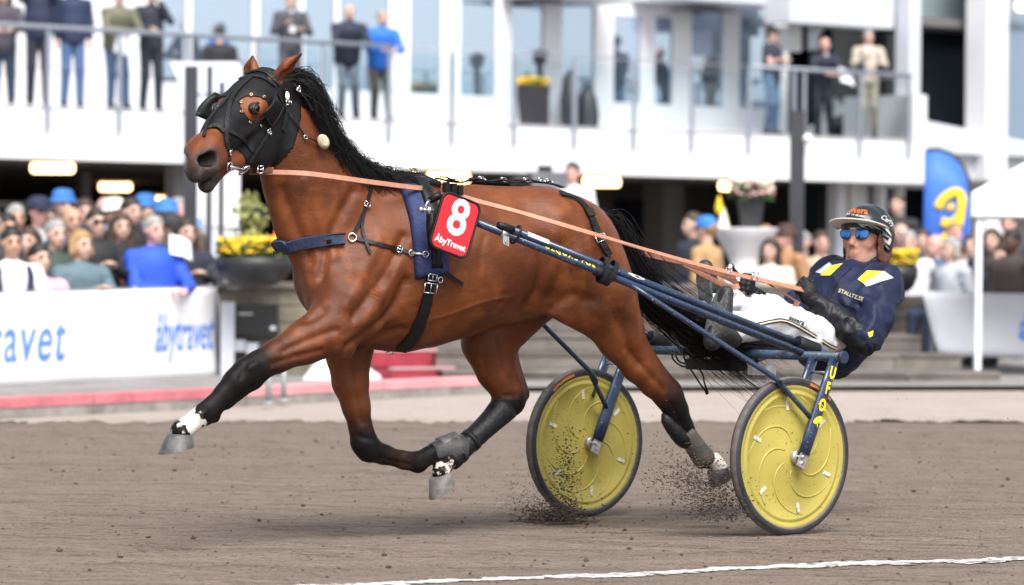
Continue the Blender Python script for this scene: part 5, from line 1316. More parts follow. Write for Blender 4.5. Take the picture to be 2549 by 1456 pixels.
# mane: strands from the crest, blown back and falling on the near side
crest_px = [(696, 188, .055), (716, 214, .05), (748, 268, .04), (785, 325, .03), (828, 378, .018), (876, 420, .008), (930, 442, 0), (972, 450, 0)]
CR = spline([_hp(*c) for c in crest_px], 200)
TG = np.gradient(CR, axis=0); TG /= np.linalg.norm(TG, axis=1, keepdims=True)
OUT = np.cross(TG, np.array((0., 1, 0))); OUT *= np.sign(OUT[:, 2:3])
N = 6500
ti = np.clip((RNG.beta(1.0, 1.15, N) * 199).astype(int), 0, 199); tt = ti / 199.0
root = CR[ti] + RNG.normal(size=(N, 3)) * np.array((.006, .022, .006)) - OUT[ti] * .014 + np.array((0, .012, 0))
wild = RNG.random(N) ** 2.2
side = np.where(RNG.random(N) < .8, 1.0, -1.0) * RNG.random(N)
tuft = np.exp(-(tt / .16) ** 2)
ln = (.22 + .16 * RNG.random(N)) * (1 - .35 * tt)
lift = (.034 + .040 * tuft + .060 * wild) * (1 - .4 * tt)
lat = np.array((0., 1, 0))
P = np.zeros((N, 8, 3))
down = np.array((0, 0, -1.0))
for j, f in enumerate(np.linspace(0, 1, 8)):
    i2 = np.clip(ti + (f * ln / .95 * 199).astype(int), 0, 199)
    along = CR[i2] - CR[ti]
    over = np.maximum(0, ti + (f * ln / .95 * 199) - 199)[:, None] / 199 * .95
    P[:, j] = root + along + TG[199] * over + OUT[i2] * (lift * math.sin(min(1, f * 1.6) * math.pi / 2) - .055 * f * f * (1 - wild))[:, None] \
        + lat * (side * (.035 + .075 * f) * min(1, f * 2.5))[:, None] + down * (.055 * f * f * np.abs(side))[:, None]
    P[:, j] += RNG.normal(size=(N, 3)) * (.004 + .010 * wild[:, None]) * f
hair_mesh('mane', P, .0021, .0005, M_hair, hroot)
# dense under-layer of the mane so the crest stays closed
mb = Body()
for j in range(0, 190, 9):
    p = CR[j] + lat * .030 - OUT[j] * .012; q = CR[min(199, j + 12)] + lat * .034 - OUT[min(199, j + 12)] * .012
    w = .060 * (1 - .45 * j / 199) * min(1, .45 + j/40)
    mb.cone(p, q, w, w * .95, .02, lat, .72)
Fm, lom, _ = mb.grid(.012); Vm, Qm = surface_nets(Fm, lom, .012)
np_mesh('mane_underlayer', Vm, Qm, M_hair, hroot)

# tail: streams back between the shafts
tail_px = [(1476, 541, 0), (1512, 556, 0), (1540, 600, .0), (1562, 668, 0), (1612, 740, -.01), (1692, 800, -.02), (1775, 858, -.03), (1850, 912, -.03)]
TP = spline([_hp(*c) for c in tail_px], 14)
N = 1050
w = RNG.normal(size=(N, 3)); w /= np.maximum(1, np.linalg.norm(w, axis=1, keepdims=True) / 1.6)
wild = RNG.random(N) ** 2.5
st = RNG.random(N) * .35
P = np.zeros((N, 14, 3))
endf = .62 + .5 * RNG.random(N)
drop = RNG.normal(size=N)
for j in range(14):
    f = np.clip(st + (endf - st) * j / 13, 0, 1.12)
    g = f * 13; i0 = np.clip(g.astype(int), 0, 12); fr = (g - i0)[:, None]
    c = TP[i0] * (1 - fr) + TP[i0 + 1] * fr
    spread = np.interp(f, [0, .15, .35, .6, .8, 1.1], [.022, .034, .046, .070, .095, .10])
    P[:, j] = c + w * (spread * (1 + .7 * wild))[:, None] * np.array((.55, .75, .55))
    P[:, j, 2] += -.05 * np.maximum(0, drop) * np.maximum(0, f - .45) + .11 * wild * np.sin(np.clip(f, 0, 1) * math.pi) * (drop > .3)
    P[:, j] += RNG.normal(size=(N, 3)) * .0035 * j / 13
hair_mesh('tail', P, .0017, .0005, M_hair, hroot)
tb = Body()
for j in range(0, 5):
    r = [.030, .034, .038, .042, .046, .05, .05, .045, .035][j]
    tb.cone(TP[j], TP[j+1], r, r, .02, lat, .9)
Fm, lom, _ = tb.grid(.012); Vm, Qm = surface_nets(Fm, lom, .012)
np_mesh('tail_underlayer', Vm, Qm, M_hair, hroot)
# ------------------------------------------------------------------ harness: everything worn by the horse
M_leather = mat('black_harness_leather', (.006, .006, .007), .45, noise=.4, nscale=50, bump=.25, bscale=140, spec=.28)
M_leather2 = mat('worn_black_leather', (.011, .0115, .013), .55, noise=.4, nscale=50, bump=.3, bscale=120, spec=.28)
M_steel = mat('polished_steel', (.62, .62, .62), .22, 1.0)
M_brass = mat('dull_brass', (.42, .29, .16), .35, 1.0)
M_hood = mat('black_hood_fabric', (.006, .0062, .0075), .6, noise=.35, nscale=14, bump=.45, bscale=20, spec=.25)
M_navy_pad = mat('navy_padding', (.018, .032, .115), .75, noise=.3, nscale=30, bump=.4, bscale=90)
M_navy_band = mat('navy_band', (.016, .030, .075), .6, noise=.3, nscale=30, bump=.3, bscale=120)
M_rein = mat('tan_rein_leather', (.43, .19, .115), .55, noise=.22, nscale=25, bump=.15, bscale=160)
M_rein_edge = mat('brown_rein_leather', (.19, .068, .040), .55, noise=.3, nscale=25, bump=.15, bscale=160)
M_rubber = mat('black_rubber', (.0095, .010, .0115), .5, spec=.3, noise=.4, nscale=30, bump=.3, bscale=80)
M_grey_rubber = mat('grey_worn_rubber', (.075, .076, .075), .55, noise=.55, nscale=16, bump=.3, bscale=60)
M_white = mat('white_enamel', (.78, .78, .78), .35)

# ---- hood over the face
head = Body(); head.pr = hb.pr[N_BODY:]
neck_pr = [p for p in hb.pr[:N_BODY]]
VX = .006
lo_h = POLL - np.array((.28, .30, .52)); hi_h = POLL + np.array((.60, .32, .12))
nn = np.ceil((hi_h - lo_h) / VX).astype(int)
G = np.stack(np.meshgrid(*[lo_h[i] + VX * np.arange(nn[i]) for i in range(3)], indexing='ij'), -1)
hprims = [p for p in head.pr[:-6]]                       # ears stay free
neckend = [p for p in neck_pr if np.linalg.norm(.5*(p[0]+p[1]) - hd(.05, -.2, 0)) < .34]
fh = Body().field(G, [p for p in neckend if p[9] == 'u'] + [p for p in hprims if p[9] == 'u'])
A_ = ((G - POLL) @ HA) / HS; D_ = ((G - POLL) @ HD) / HS; L_ = ((G - POLL) @ HL) / HS
pg = [(.41, .12), (.405, -.02)] + [_ad(*q) for q in ((562, 378), (600, 374), (609, 390), (616, 408), (648, 424))] + [_ad(690, 420), _ad(703, 350), _ad(716, 276), _ad(719, 231)] + [(-.03, .12)]
reg = np.full(A_.shape, 9.0); ins = np.zeros(A_.shape, bool)
for (x0, y0), (x1, y1) in zip(pg, pg[1:] + pg[:1]):
    ex_, ey_ = x1 - x0, y1 - y0; px_, py_ = A_ - x0, D_ - y0; h_ = np.clip((px_*ex_ + py_*ey_)/(ex_*ex_ + ey_*ey_), 0, 1)
    reg = np.minimum(reg, np.hypot(px_ - h_*ex_, py_ - h_*ey_))
    cr = ((y0 > D_) != (y1 > D_)) & (A_ < x0 + (D_ - y0)*(ex_/(ey_ if abs(ey_) > 1e-9 else 1e-9))); ins ^= cr
reg = np.where(ins, -reg, reg)*HS
fh = np.maximum(fh - .0055, reg)
for sg in (1, -1):
    q = np.stack([A_ - EYE_AD[0] + .003, (D_ - EYE_AD[1]) * 1.0, (L_ - .10 * sg) * .35], -1)
    fh = np.maximum(fh, -(np.sqrt((q * q).sum(-1)) - .046))
    q = G - (eN0 if sg > 0 else eF0); t = np.array(eN1 if sg > 0 else eF1) - (eN0 if sg > 0 else eF0); t /= np.linalg.norm(t)
    e = q - np.clip(q @ t, -.02, .2)[..., None] * t
    fh = np.maximum(fh, -(np.sqrt((e * e).sum(-1)) - .036))
Vo, Qo = surface_nets(fh.astype(np.float32), lo_h, VX)
Vo = relax(Vo, Qo, 2, .5)
BVH_HOOD = BVHTree.FromPolygons([tuple(v) for v in Vo], [tuple(int(i) for i in q) for q in Qo])
bridle = thing('bridle', 'black bridle with closed face hood and blinkers on the horse\'s head', 'bridle', HF.o, HF.rz)
np_mesh('hood', Vo, Qo, M_hood, bridle)

CAM_L = HF.mi @ CAM
def surf(u, v, off=.003, bvhs=(None,)):
    """the visible surface point of horse or hood under a measured position, in the horse's frame"""
    d = ((HF.mi.to_3x3()) @ ray(u, v)).normalized(); best = None
    for bv in (BVH_L, BVH_HOOD):
        h = bv.ray_cast(CAM_L, d)
        if h[0] is not None and (best is None or h[3] < best[3]): best = h
    if best is None:
        for bv in (BVH_L,):
            # just past the outline: take the nearest surface point to the ray at the body's distance
            p = CAM_L + d * ((Vector(POLL) if u < 760 else HF.mi @ HF.o) - CAM_L).dot(d)
            n = bv.find_nearest(p); best = (n[0], n[1], n[2], n[3])
    p, n = best[0], best[1]
    if n.dot(d) > 0: n = -n
    return p + n * off, n
def strap(px, w, parent, m_, name='strap', off=.003, th=.004, n=None, smooth_n=True):
    pts = spline(px, n or max(6, 3 * len(px)))
    P, N_ = zip(*[surf(u, v, off) for (u, v) in pts])
    P = [np.array(p) for p in P]
    for _ in range(2):
        P = [P[0]] + [.25*P[i-1] + .5*P[i] + .25*P[i+1] for i in range(1, len(P)-1)] + [P[-1]]
    NN = [Vector(x) for x in N_]
    if smooth_n: NN = [(NN[max(0,i-1)] + NN[i]*2 + NN[min(len(NN)-1,i+1)]).normalized() for i in range(len(NN))]
    P = [Vector(p) + NN[i] * .002 for i, p in enumerate(P)]
    return MB().ribbon(P, NN, w, th).build(name, m_, parent), P, NN
def buckle(p, n, t, w, parent, m_=None):
    """a rectangular frame buckle with its tongue, lying on a strap"""
    p, n, t = Vector(p), Vector(n).normalized(), Vector(t).normalized(); s = n.cross(t).normalized(); mb = MB()
    c = [p + t*w*.45*i + s*w*.62*j + n*.006 for i, j in ((-1,-1),(1,-1),(1,1),(-1,1),(-1,-1))]
    for a, b_ in zip(c[:-1], c[1:]): mb.tube([a, b_], .0028, 6)
    mb.tube([p - t*w*.45 + n*.007, p + t*w*.45 + n*.008], .002, 6)
    return mb.build('buckle', m_ or M_steel, parent)
def ring(c, n, r, th, parent, m_=None, name='ring', arc=(0, 2*math.pi), squash=1.0):
    c, n = Vector(c), Vector(n).normalized(); a = n.orthogonal().normalized(); a = (Vector((0,0,1)) - n * n.z).normalized(); b_ = n.cross(a)
    K = 22; pts = [c + a*math.cos(arc[0]+(arc[1]-arc[0])*k/K)*r + b_*math.sin(arc[0]+(arc[1]-arc[0])*k/K)*r*squash for k in range(K+1)]
    return MB().tube(pts, th, 8, caps=abs(arc[1]-arc[0]) < 6.2).build(name, m_ or M_steel, parent)

# ---- bridle straps
bs = lambda px, w=.017, **k: strap(px, w, bridle, M_leather2, **k)
_, P1, N1 = bs([(630, 189), (598, 218), (578, 245), (567, 280), (561, 318), (562, 352), (569, 378), (568, 400)], .019)
buckle(P1[-4], N1[-4], P1[-3] - P1[-4], .022, bridle)
bs([(612, 198), (586, 222), (566, 248), (545, 270), (528, 290), (514, 318), (508, 342)], .015)
bs([(596, 199), (618, 193), (640, 192), (662, 200), (684, 216)], .018)
bs([(604, 190), (628, 181), (650, 176), (672, 180), (690, 196)], .016)
bs([(612, 184), (634, 178), (655, 180), (676, 192), (693, 214)], .014)
bs([(516, 322), (529, 314), (545, 316), (556, 328)], .017)
bs([(563, 324), (580, 331), (597, 341), (614, 355), (628, 376)], .017)
_, P2, N2 = bs([(708, 260), (690, 288), (673, 315), (652, 354), (632, 384), (620, 404)], .013)
buckle(P2[8], N2[8], P2[9] - P2[8], .018, bridle)
_, P3, N3 = bs([(706, 220), (713, 240), (714, 262), (710, 291), (702, 325)], .020)
buckle(P3[6], N3[6], P3[7] - P3[6], .022, bridle)
# white oval badge
p, n = surf(710, 239, .010); bm_ = MB(); a_ = (Vector((0,0,1)) - n*n.z).normalized(); b_ = n.cross(a_)
bm_.add([p + a_*math.cos(t)*.019 + b_*math.sin(t)*.012 for t in np.linspace(0, 2*math.pi, 16, endpoint=False)] + [p + n*.005 + a_*math.cos(t)*.015 + b_*math.sin(t)*.009 for t in np.linspace(0, 2*math.pi, 16, endpoint=False)],
        [(k, (k+1) % 16, 16+(k+1) % 16, 16+k) for k in range(16)] + [tuple(range(16, 32))]); bm_.build('badge', M_white, bridle)
# brass studs round the eye hole
for (x, y) in ((830,500),(945,520),(740,570),(740,655),(815,750),(915,780)):
    p, n = surf(398 + x*.2734, 99.5 + y*.2734, .002)
    ring(p + n*.002, n, .0055, .0022, bridle, M_brass, 'stud')
# blinkers: stiff cups standing out beside each eye
def hpx(u, v, l):
    d = (HF.mi.to_3x3()) @ ray(u, v); L = Vector(HL); t = (Vector(hd(0, 0, l)) - CAM_L).dot(L) / d.dot(L); q = np.array(CAM_L + d*t) - POLL
    return (q @ HA / HS, q @ HD / HS, l)
def blinker(sg):
    c = [hpx(686, 229, .135), hpx(656, 283, .150), hpx(676, 314, .105), hpx(706, 262, .098)]
    K = 7; vs = []; ns = Vector(HL) * sg
    for i in range(K):
        for j in range(K):
            s_, t = i/(K-1), j/(K-1)
            q = [(c[0][k]*(1-s_)+c[1][k]*s_)*(1-t) + (c[3][k]*(1-s_)+c[2][k]*s_)*t for k in range(3)]
            q[2] += .016 * math.sin(math.pi*s_) * (1 - .5*t)
            # rounded outer corners
            vs.append(Vector(hd(q[0], q[1], q[2]*sg)))
    back = [v - ns*.006 for v in vs]; n0 = K*K; fs = []
    for i in range(K-1):
        for j in range(K-1):
            q = (i*K+j, (i+1)*K+j, (i+1)*K+j+1, i*K+j+1); fs += [q, tuple(n0+x for x in reversed(q))]
    edge = [i*K for i in range(K)] + [(K-1)*K+j for j in range(1, K)] + [i*K+K-1 for i in range(K-2, -1, -1)] + [j for j in range(K-2, 0, -1)]
    for a, b_ in zip(edge, edge[1:] + edge[:1]): fs.append((b_, a, n0+a, n0+b_))
    mb = MB().add(vs + back, fs, True); o = mb.build('blinker', M_leather, bridle)
    MB().tube([vs[e] for e in edge] + [vs[edge[0]]], .0045, 6, caps=False).build('binding', M_leather2, o)
for sg in (1, -1): blinker(sg)
# cord to the ear-plug ball
P = [surf(u, v, .012)[0] for (u, v) in ((715, 283), (731, 304), (745, 323), (756, 340))]
MB().tube(P, .0035, 6).build('cord', M_leather, bridle)
P = [surf(756, 340, .012)[0], surf(770, 347, .02)[0], surf(783, 355, .025)[0]]
MB().tube(P, .003, 6).build('cord', M_leather, bridle)
ring(surf(757, 342, .014)[0], surf(757, 342)[1], .008, .002, bridle)
p, n = surf(792, 355, .034); bm = bmesh.new(); bmesh.ops.create_uvsphere(bm, u_segments=18, v_segments=12, radius=.029)
for v in bm.verts: v.co.z *= 1.12; v.co.x *= .86; v.co.y *= .86
me = bpy.data.meshes.new('ear_plug_ball'); bm.to_mesh(me); bm.free(); me.materials.append(mat('cream_plug_foam', (.50, .44, .31), .8, noise=.35, nscale=40, bump=.5, bscale=60)); me.polygons.foreach_set('use_smooth', [True]*len(me.polygons))
o = link(bpy.data.objects.new('ear_plug_ball', me), bridle); o.location = p; o.rotation_euler = (.2, .35, 0)
MB().tube([p, surf(800, 378, .03)[0], surf(818, 388, .035)[0], surf(832, 380, .04)[0]], .0018, 5).build('cord', M_leather, bridle)
# crown strap running back into the mane
P = [surf(u, v, .03)[0] for (u, v) in ((716, 214), (728, 228), (741, 242), (755, 262), (766, 282))]
N_ = [surf(u, v)[1] for (u, v) in ((716, 214), (728, 228), (741, 242), (755, 262), (766, 282))]
MB().ribbon(P, N_, .013, .004).build('strap', M_leather2, bridle); buckle(P[1], N_[1], P[2]-P[1], .02, bridle)
# bit: cheek ring, D-ring and lever
p, n = surf(567, 414, .010); ring(p, n, .019, .0032, bridle, name='bit_ring')
p2, n2 = surf(603, 416, .014); ring(p2 - Vector((0,0,.002)), n2, .027, .0045, bridle, name='bit_ring', squash=.8)
MB().tube([p, (p + p2)/2 + n*.006, p2], [.006, .009, .006], 8).build('bit_bar', M_steel, bridle)
q = surf(590, 440, .02)[0]; MB().tube([p2 + Vector((0,0,.01)), Vector(q), Vector(q) + Vector((.012, .0, -.045))], [.006, .0055, .005], 8).build('bit_lever', M_steel, bridle)

# ---- body harness
harness = thing('racing_harness', 'black racing harness with blue saddle pad, girth and breast collar on the bay horse', 'harness', HF.o, HF.rz)
hs = lambda px, w, m_=M_leather, name='strap', **k: strap(px, w, harness, m_, name, **k)
def mirror(o):
    c = o.copy(); c.data = o.data.copy()
    for v in c.data.vertices: v.co.y = -v.co.y
    c.data.flip_normals(); COL.objects.link(c); c.parent = o.parent; return c
# saddle pad: a padded band over the barrel
pad_px = [(1030, 462), (1046, 500), (1060, 545), (1068, 600), (1072, 650), (1076, 690)]
def band(px, w, th, off, name, m_, cols=9, rows=26, edge=.35):
    """a cushioned band that follows the body"""
    pts = spline(px, rows); C = [surf(u, v, 0) for (u, v) in pts]
    vs = []; fs = []
    for i in range(rows):
        p = Vector(C[i][0]); t = Vector(C[min(i+1, rows-1)][0]) - Vector(C[max(i-1, 0)][0]); t.normalize(); n = C[i][1]; s = t.cross(n).normalized()
        for j in range(cols):
            f = j/(cols-1)*2 - 1; q = p + s * (w/2 * f)
            h = BVH_L.find_nearest(q); prof = th * (max(0, 1 - abs(f)**6))**.5 * min(1, (rows - 1 - i) / 1.5 + .02) * min(1, i/1.5 + .3)
            vs.append(h[0] + h[1] * (off + prof))
    for i in range(rows-1):
        for j in range(cols-1): fs.append((i*cols+j, i*cols+j+1, (i+1)*cols+j+1, (i+1)*cols+j))
    o = MB().add(vs, fs, True).build(name, m_, harness); 
    sd_ = o.modifiers.new('s', 'SOLIDIFY'); sd_.thickness = .008; sd_.offset = -1
    return o
o = band(pad_px, .155, .022, .004, 'saddle_pad', M_navy_pad); mirror(o)
o = band([(1042, 452), (1062, 500), (1076, 545), (1082, 600), (1084, 668)], .062, .010, .026, 'saddle_strap', M_leather, cols=5); mirror(o)
# saddle tree on the withers
MB().tube([surf(1020, 448, .0)[0] + Vector((0, -.01, .01)), surf(1060, 456, 0)[0] + Vector((0, -.01, .012)), surf(1100, 470, 0)[0] + Vector((0, -.01, .015))], [.016, .024, .016], 12).build('saddle_tree', M_leather, harness)
o, Pg, Ng = hs([(1075, 668), (1068, 705), (1058, 757), (1041, 808), (1020, 846), (996, 866)], [.042]*6 + [.05]*4 + [.058]*8, name='girth', off=.008, th=.010)
mirror(o); buckle(Pg[4] + Ng[4]*.012, Ng[4], Pg[5] - Pg[4], .045, harness); buckle(Pg[2] + Ng[2]*.012, Ng[2], Pg[3] - Pg[2], .03, harness)
hs([(1092, 660), (1100, 672), (1112, 682), (1128, 694), (1146, 707)], .016, off=.012)
ring(surf(1090, 696, .016)[0], surf(1090, 696)[1], .012, .003, harness)
ring(Vector(surf(985, 868, 0)[0]) + Vector((0, -.05, -.012)), (0, 1, 0), .018, .003, harness)
# breast collar
cpx = spline([(856, 595), (800, 597), (749, 604), (722, 612), (700, 621)], 15)
Pc, Nc = zip(*[surf(u, v, .007) for (u, v) in cpx]); Pc, Nc = list(Pc), list(Nc)
y0 = Pc[-1].y; fr_p, fr_n = [], []
for y in np.linspace(y0 - .02, -y0 + .02, 11):
    h = BVH_L.ray_cast(Vector((Pc[-1].x + .6, y, Pc[-1].z - .006*(1 - abs(y)/max(y0, .01)))), Vector((-1, 0, 0)))
    if h[0] is not None: fr_p.append(h[0] + h[1]*.007); fr_n.append(h[1])
mir = lambda q: Vector((q.x, -q.y, q.z))
allp = Pc + fr_p + [mir(p) for p in reversed(Pc)]; alln = Nc + fr_n + [mir(n) for n in reversed(Nc)]
A_p = np.array([tuple(p) for p in allp]); A_n = np.array([tuple(n) for n in alln])
for _ in range(4):
    A_p[1:-1] = .25*A_p[:-2] + .5*A_p[1:-1] + .25*A_p[2:]; A_n[1:-1] = .25*A_n[:-2] + .5*A_n[1:-1] + .25*A_n[2:]
A_p += A_n*.004; allp = [Vector(p) for p in A_p]; alln = [Vector(n).normalized() for n in A_n]
MB().ribbon(allp, alln, .050, .012).build('breast_collar', M_navy_band, harness)
for dz in (.021, -.021): MB().tube([p + n*.012 + Vector((0, 0, dz)) for p, n in zip(allp, alln)], .003, 5).build('piping', M_leather, harness)
Pc = list(reversed(Pc))
p, n = surf(808, 597, .022); fl = MB(); t = (Pc[9] - Pc[8]).normalized(); up = n.cross(t).normalized()
if up.z < 0: up = -up
fl.obox(p, -t if t.x > 0 else t, up, n, .020, .0085, .0015).build('maker_patch', mat('black_patch', (.01, .01, .012), .6), harness)
tb_ = -t if t.x > 0 else t
MB().obox(p - Vector(HF.l)*0 + n*.002 + tb_*(-.011), tb_, up, n, .006, .004, .001).build('flag_patch', mat('flag_red', (.5, .05, .06), .6), harness)
MB().obox(p + n*.003 + tb_*(-.014), tb_, up, n, .003, .002, .001).build('flag_patch', mat('flag_blue', (.03, .05, .25), .6), harness)
pr, nr = surf(876, 592, .010); ring(pr, nr, .017, .0032, harness)
o, Ps, Ns = hs([(884, 594), (930, 606), (988, 620), (1018, 630)], .018, off=.006); mirror(o)
buckle(Ps[8], Ns[8], Ps[9]-Ps[8], .022, harness)
MB().tube([surf(1020, 630, .012)[0], surf(1036, 633, .022)[0], surf(1052, 634, .038)[0]], [.006, .005, .006], 8).build('snap_hook', M_steel, harness)
ring(surf(1022, 630, .012)[0], surf(1022, 630)[1], .012, .003, harness); ring(surf(1052, 634, .038)[0], surf(1052, 634)[1], .012, .003, harness)
o, Pn, Nn = hs([(880, 582), (892, 556), (904, 530), (913, 500), (920, 472), (922, 452)], .016, off=.006); mirror(o)
buckle(Pn[9], Nn[9], Pn[10]-Pn[9], .022, harness)
hs([(902, 540), (899, 562), (905, 588), (914, 612), (922, 630)], .013, off=.010)
# straps along the top line
def topline(us, off, w, name='strap', m_=M_leather, lat_=.0):
    P = []
    for u in us:
        x = HF.p(u, 480, 0).x; h = BVH_L.ray_cast(Vector((x, lat_, 3)), Vector((0, 0, -1))); P.append(h[0] + Vector((0, 0, off)))
    return MB().ribbon(P, [Vector((0, 0, 1))]*len(P), w, .006).build(name, m_, harness), P
o, Pt = topline([930, 950, 970, 990, 1010, 1030, 1045], .022, .03)
buckle(Pt[2] + Vector((0,0,.008)), (0, .5, 1), (1, 0, 0), .03, harness); buckle(Pt[5] + Vector((0,0,.008)), (0, .5, 1), (1, 0, 0), .03, harness, M_brass)
o, Pt = topline(list(np.linspace(1085, 1400, 18)), .014, .028)
for i in (3, 6, 9, 12, 14, 15): buckle(Pt[i] + Vector((0, .008, .008)), (0, .6, 1), (1, 0, 0), .026, harness)
for i in (2, 5, 8, 11): MB().obox(Pt[i] + Vector((0,0,.010)), Vector((1,0,0)), Vector((0,1,0)), Vector((0,0,1)), .012, .020, .006).build('keeper', M_leather, harness)
MB().tube([p + Vector((0, .03, .008 + .006*math.sin(i*1.7))) for i, p in enumerate(Pt[:16])], .004, 6).build('check_line', M_leather2, harness)
ring(HF.p(1078, 466, .05) + Vector((0,0,0)), (0, 1, .2), .016, .0035, harness, name='terret')
ring(HF.p(1092, 476, .09), (.4, 1, .2), .010, .003, harness, name='terret')
o, Pq, Nq = hs([(1392, 484), (1418, 490), (1440, 501), (1456, 518), (1470, 542), (1483, 570), (1496, 602)], .032, name='hip_strap', off=.006); mirror(o)
o, Pq2, Nq2 = hs([(1496, 602), (1506, 622), (1514, 636)], .030, M_leather2, 'hip_strap', off=.010)
buckle(Pq[-2], Nq[-2], Pq[-1] - Pq[-2], .034, harness)
MB().obox(Pq[12] + Nq[12]*.006, (Pq[13]-Pq[11]).normalized(), Nq[12], (Pq[13]-Pq[11]).normalized().cross(Nq[12]).normalized(), .020, .004, .021).build('keeper', M_leather2, harness)
# shaft carrier hardware in front of the number plate
c0 = HF.p(1044, 521, .40); c1 = HF.p(1078, 524, .40)
hw = MB().tube([c0, c1], .007, 8).tube([c0 - Vector((-.004, 0, 0)), c0 + Vector((-.014, 0, 0))], [.008, .014], 10)
hw.tube([HF.p(1054, 530, .40), HF.p(1062, 506, .40), HF.p(1068, 498, .40)], .006, 8).tube([HF.p(1068, 515, .40), HF.p(1068, 532, .40)], .011, 8)
hw.build('shaft_hook', M_steel, harness)
bk = MB(); ph = HF.p(1078, 520, .37)
bk.tube([HF.p(1068, 500, .36), HF.p(1084, 490, .37), HF.p(1098, 484, .38)], [.014, .018, .016], 8).tube([HF.p(1072, 520, .36), HF.p(1074, 570, .36), HF.p(1078, 620, .35)], [.020, .024, .022], 8)
bk.build('shaft_bracket', M_leather, harness)
for (x, y) in ((1110, 466), (1128, 470), (1144, 474)):
    q = HF.p(x, y, .39); MB().obox(q, Vector((1,0,0)), Vector((0,1,0)), Vector((0,0,1)), .011, .012, .022).build('clip', M_leather, harness)

# ---- number plate
plate = thing('number_plate', 'red start number plate 8 hanging on the horse\'s saddle', 'number plate', HF.o, HF.rz)
S_ = .415
c4 = [HF.p(1096, 478.5, S_), HF.p(1187, 504, S_), HF.p(1166, 653, S_), HF.p(1075.6, 607, S_)]
pc = sum(c4, Vector()) / 4; ex = ((c4[1]-c4[0]) + (c4[2]-c4[3])).normalized(); ez = Vector((0, 1, 0)); ez = (ez - ex*ez.dot(ex)).normalized(); ey = ez.cross(ex)
W_ = 1.04*((c4[1]-c4[0]).length + (c4[2]-c4[3]).length)/2; H_ = 1.04*((c4[3]-c4[0]).length + (c4[2]-c4[1]).length)/2
PM = Matrix((ex, ey, ez)).transposed().to_4x4(); PM.translation = pc
def rrect(w, h, r, n=6):
    out = []
    for (cx, cy, a0) in ((w/2-r, h/2-r, 0), (-w/2+r, h/2-r, 90), (-w/2+r, -h/2+r, 180), (w/2-r, -h/2+r, 270)):
        for k in range(n+1):
            a = math.radians(a0 + 90*k/n); out.append((cx + r*math.cos(a), cy + r*math.sin(a)))
    return out
def slab(w, h, r, z0, z1, name, m_, parent, M):
    o2 = rrect(w, h, r); n = len(o2)
    vs = [M @ Vector((x, y, z0)) for x, y in o2] + [M @ Vector((x, y, z1)) for x, y in o2]
    return MB().add(vs, [tuple(range(n))[::-1], tuple(range(n, 2*n))] + [(k, (k+1) % n, n+(k+1) % n, n+k) for k in range(n)]).build(name, m_, parent)
M_red = mat('red_plate_print', (.60, .016, .026), .42, noise=.06, nscale=4)
slab(W_, H_, .035, -.006, .004, 'backing', M_leather, plate, PM)
slab(W_ - .018, H_ - .018, .030, .0042, .0062, 'face', M_red, plate, PM)
rim = [PM @ Vector((x, y, .006)) for x, y in rrect(W_ - .006, H_ - .006, .034)]; rim.append(rim[0])
MB().tube(rim, .0048, 8, caps=False).build('rim', M_rubber, plate)
M_wht_print = mat('white_print', (.85, .85, .85), .4)
T1 = PM @ Matrix.Translation((.004, .028, .0064))
text_obj('digit', '8', .215, M_wht_print, plate, T1, .0006, bold=.0042, sx=.92)
text_obj('lettering', 'ÅbyTravet', .036, M_wht_print, plate, PM @ Matrix.Translation((.0, -.080, .0064)), .0006, bold=.0008)

# ---- boots on the legs (worn, so parts of the horse's outfit)
def boot_tube(pts, rs, name, m_, n=18):
    return MB().tube([Vector(p) for p in pts], rs, n).build(name, m_, hroot)
fb_ = lambda P: [p for p in P]
# far hind shin boot with its raised shield at the hock
P = spline([_hp(*q) for q in ((1256, 1012, -.14), (1225, 1045, -.14), (1180, 1088, -.14), (1138, 1128, -.14), (1118, 1146, -.14))], 12)
r_ = [.066, .062, .058, .054, .051, .049, .048, .048, .049, .051, .052, .050]
bt = boot_tube(P, r_, 'shin_boot', M_rubber)
for k in (6, 8): 
    t = Vector(P[k+1]) - Vector(P[k-1]); t.normalize(); MB().tube([Vector(P[k]) - t*.012, Vector(P[k]) + t*.012], .0525, 18).build('boot_strap', M_leather2, hroot)
# far fore bell boot
P = [_hp(1076, 1126, -.15), _hp(1100, 1119, -.15), _hp(1126, 1116, -.15), _hp(1148, 1118, -.15)]
boot_tube(P, [.040, .052, .064, .066], 'bell_boot', M_grey_rubber)
# near hind shin boot: shield behind the cannon, wrap above the fetlock
P = spline([_hp(*q) for q in ((1703, 1072, .14), (1722, 1100, .14), (1742, 1128, .14), (1758, 1150, .14))], 8)
boot_tube(P, [.043, .044, .045, .046, .048, .050, .052, .046], 'shin_boot', mat('dusty_black_rubber', (.035, .035, .036), .75, noise=.6, nscale=20, noise_col=(.09, .07, .055), bump=.4))
P = spline([_hp(*q) for q in ((1650, 1030, .14), (1668, 1058, .14), (1692, 1084, .14), (1710, 1100, .14))], 8)
boot_tube(P, [.010, .026, .030, .034, .038, .040, .040, .036], 'boot_shield', M_rubber)
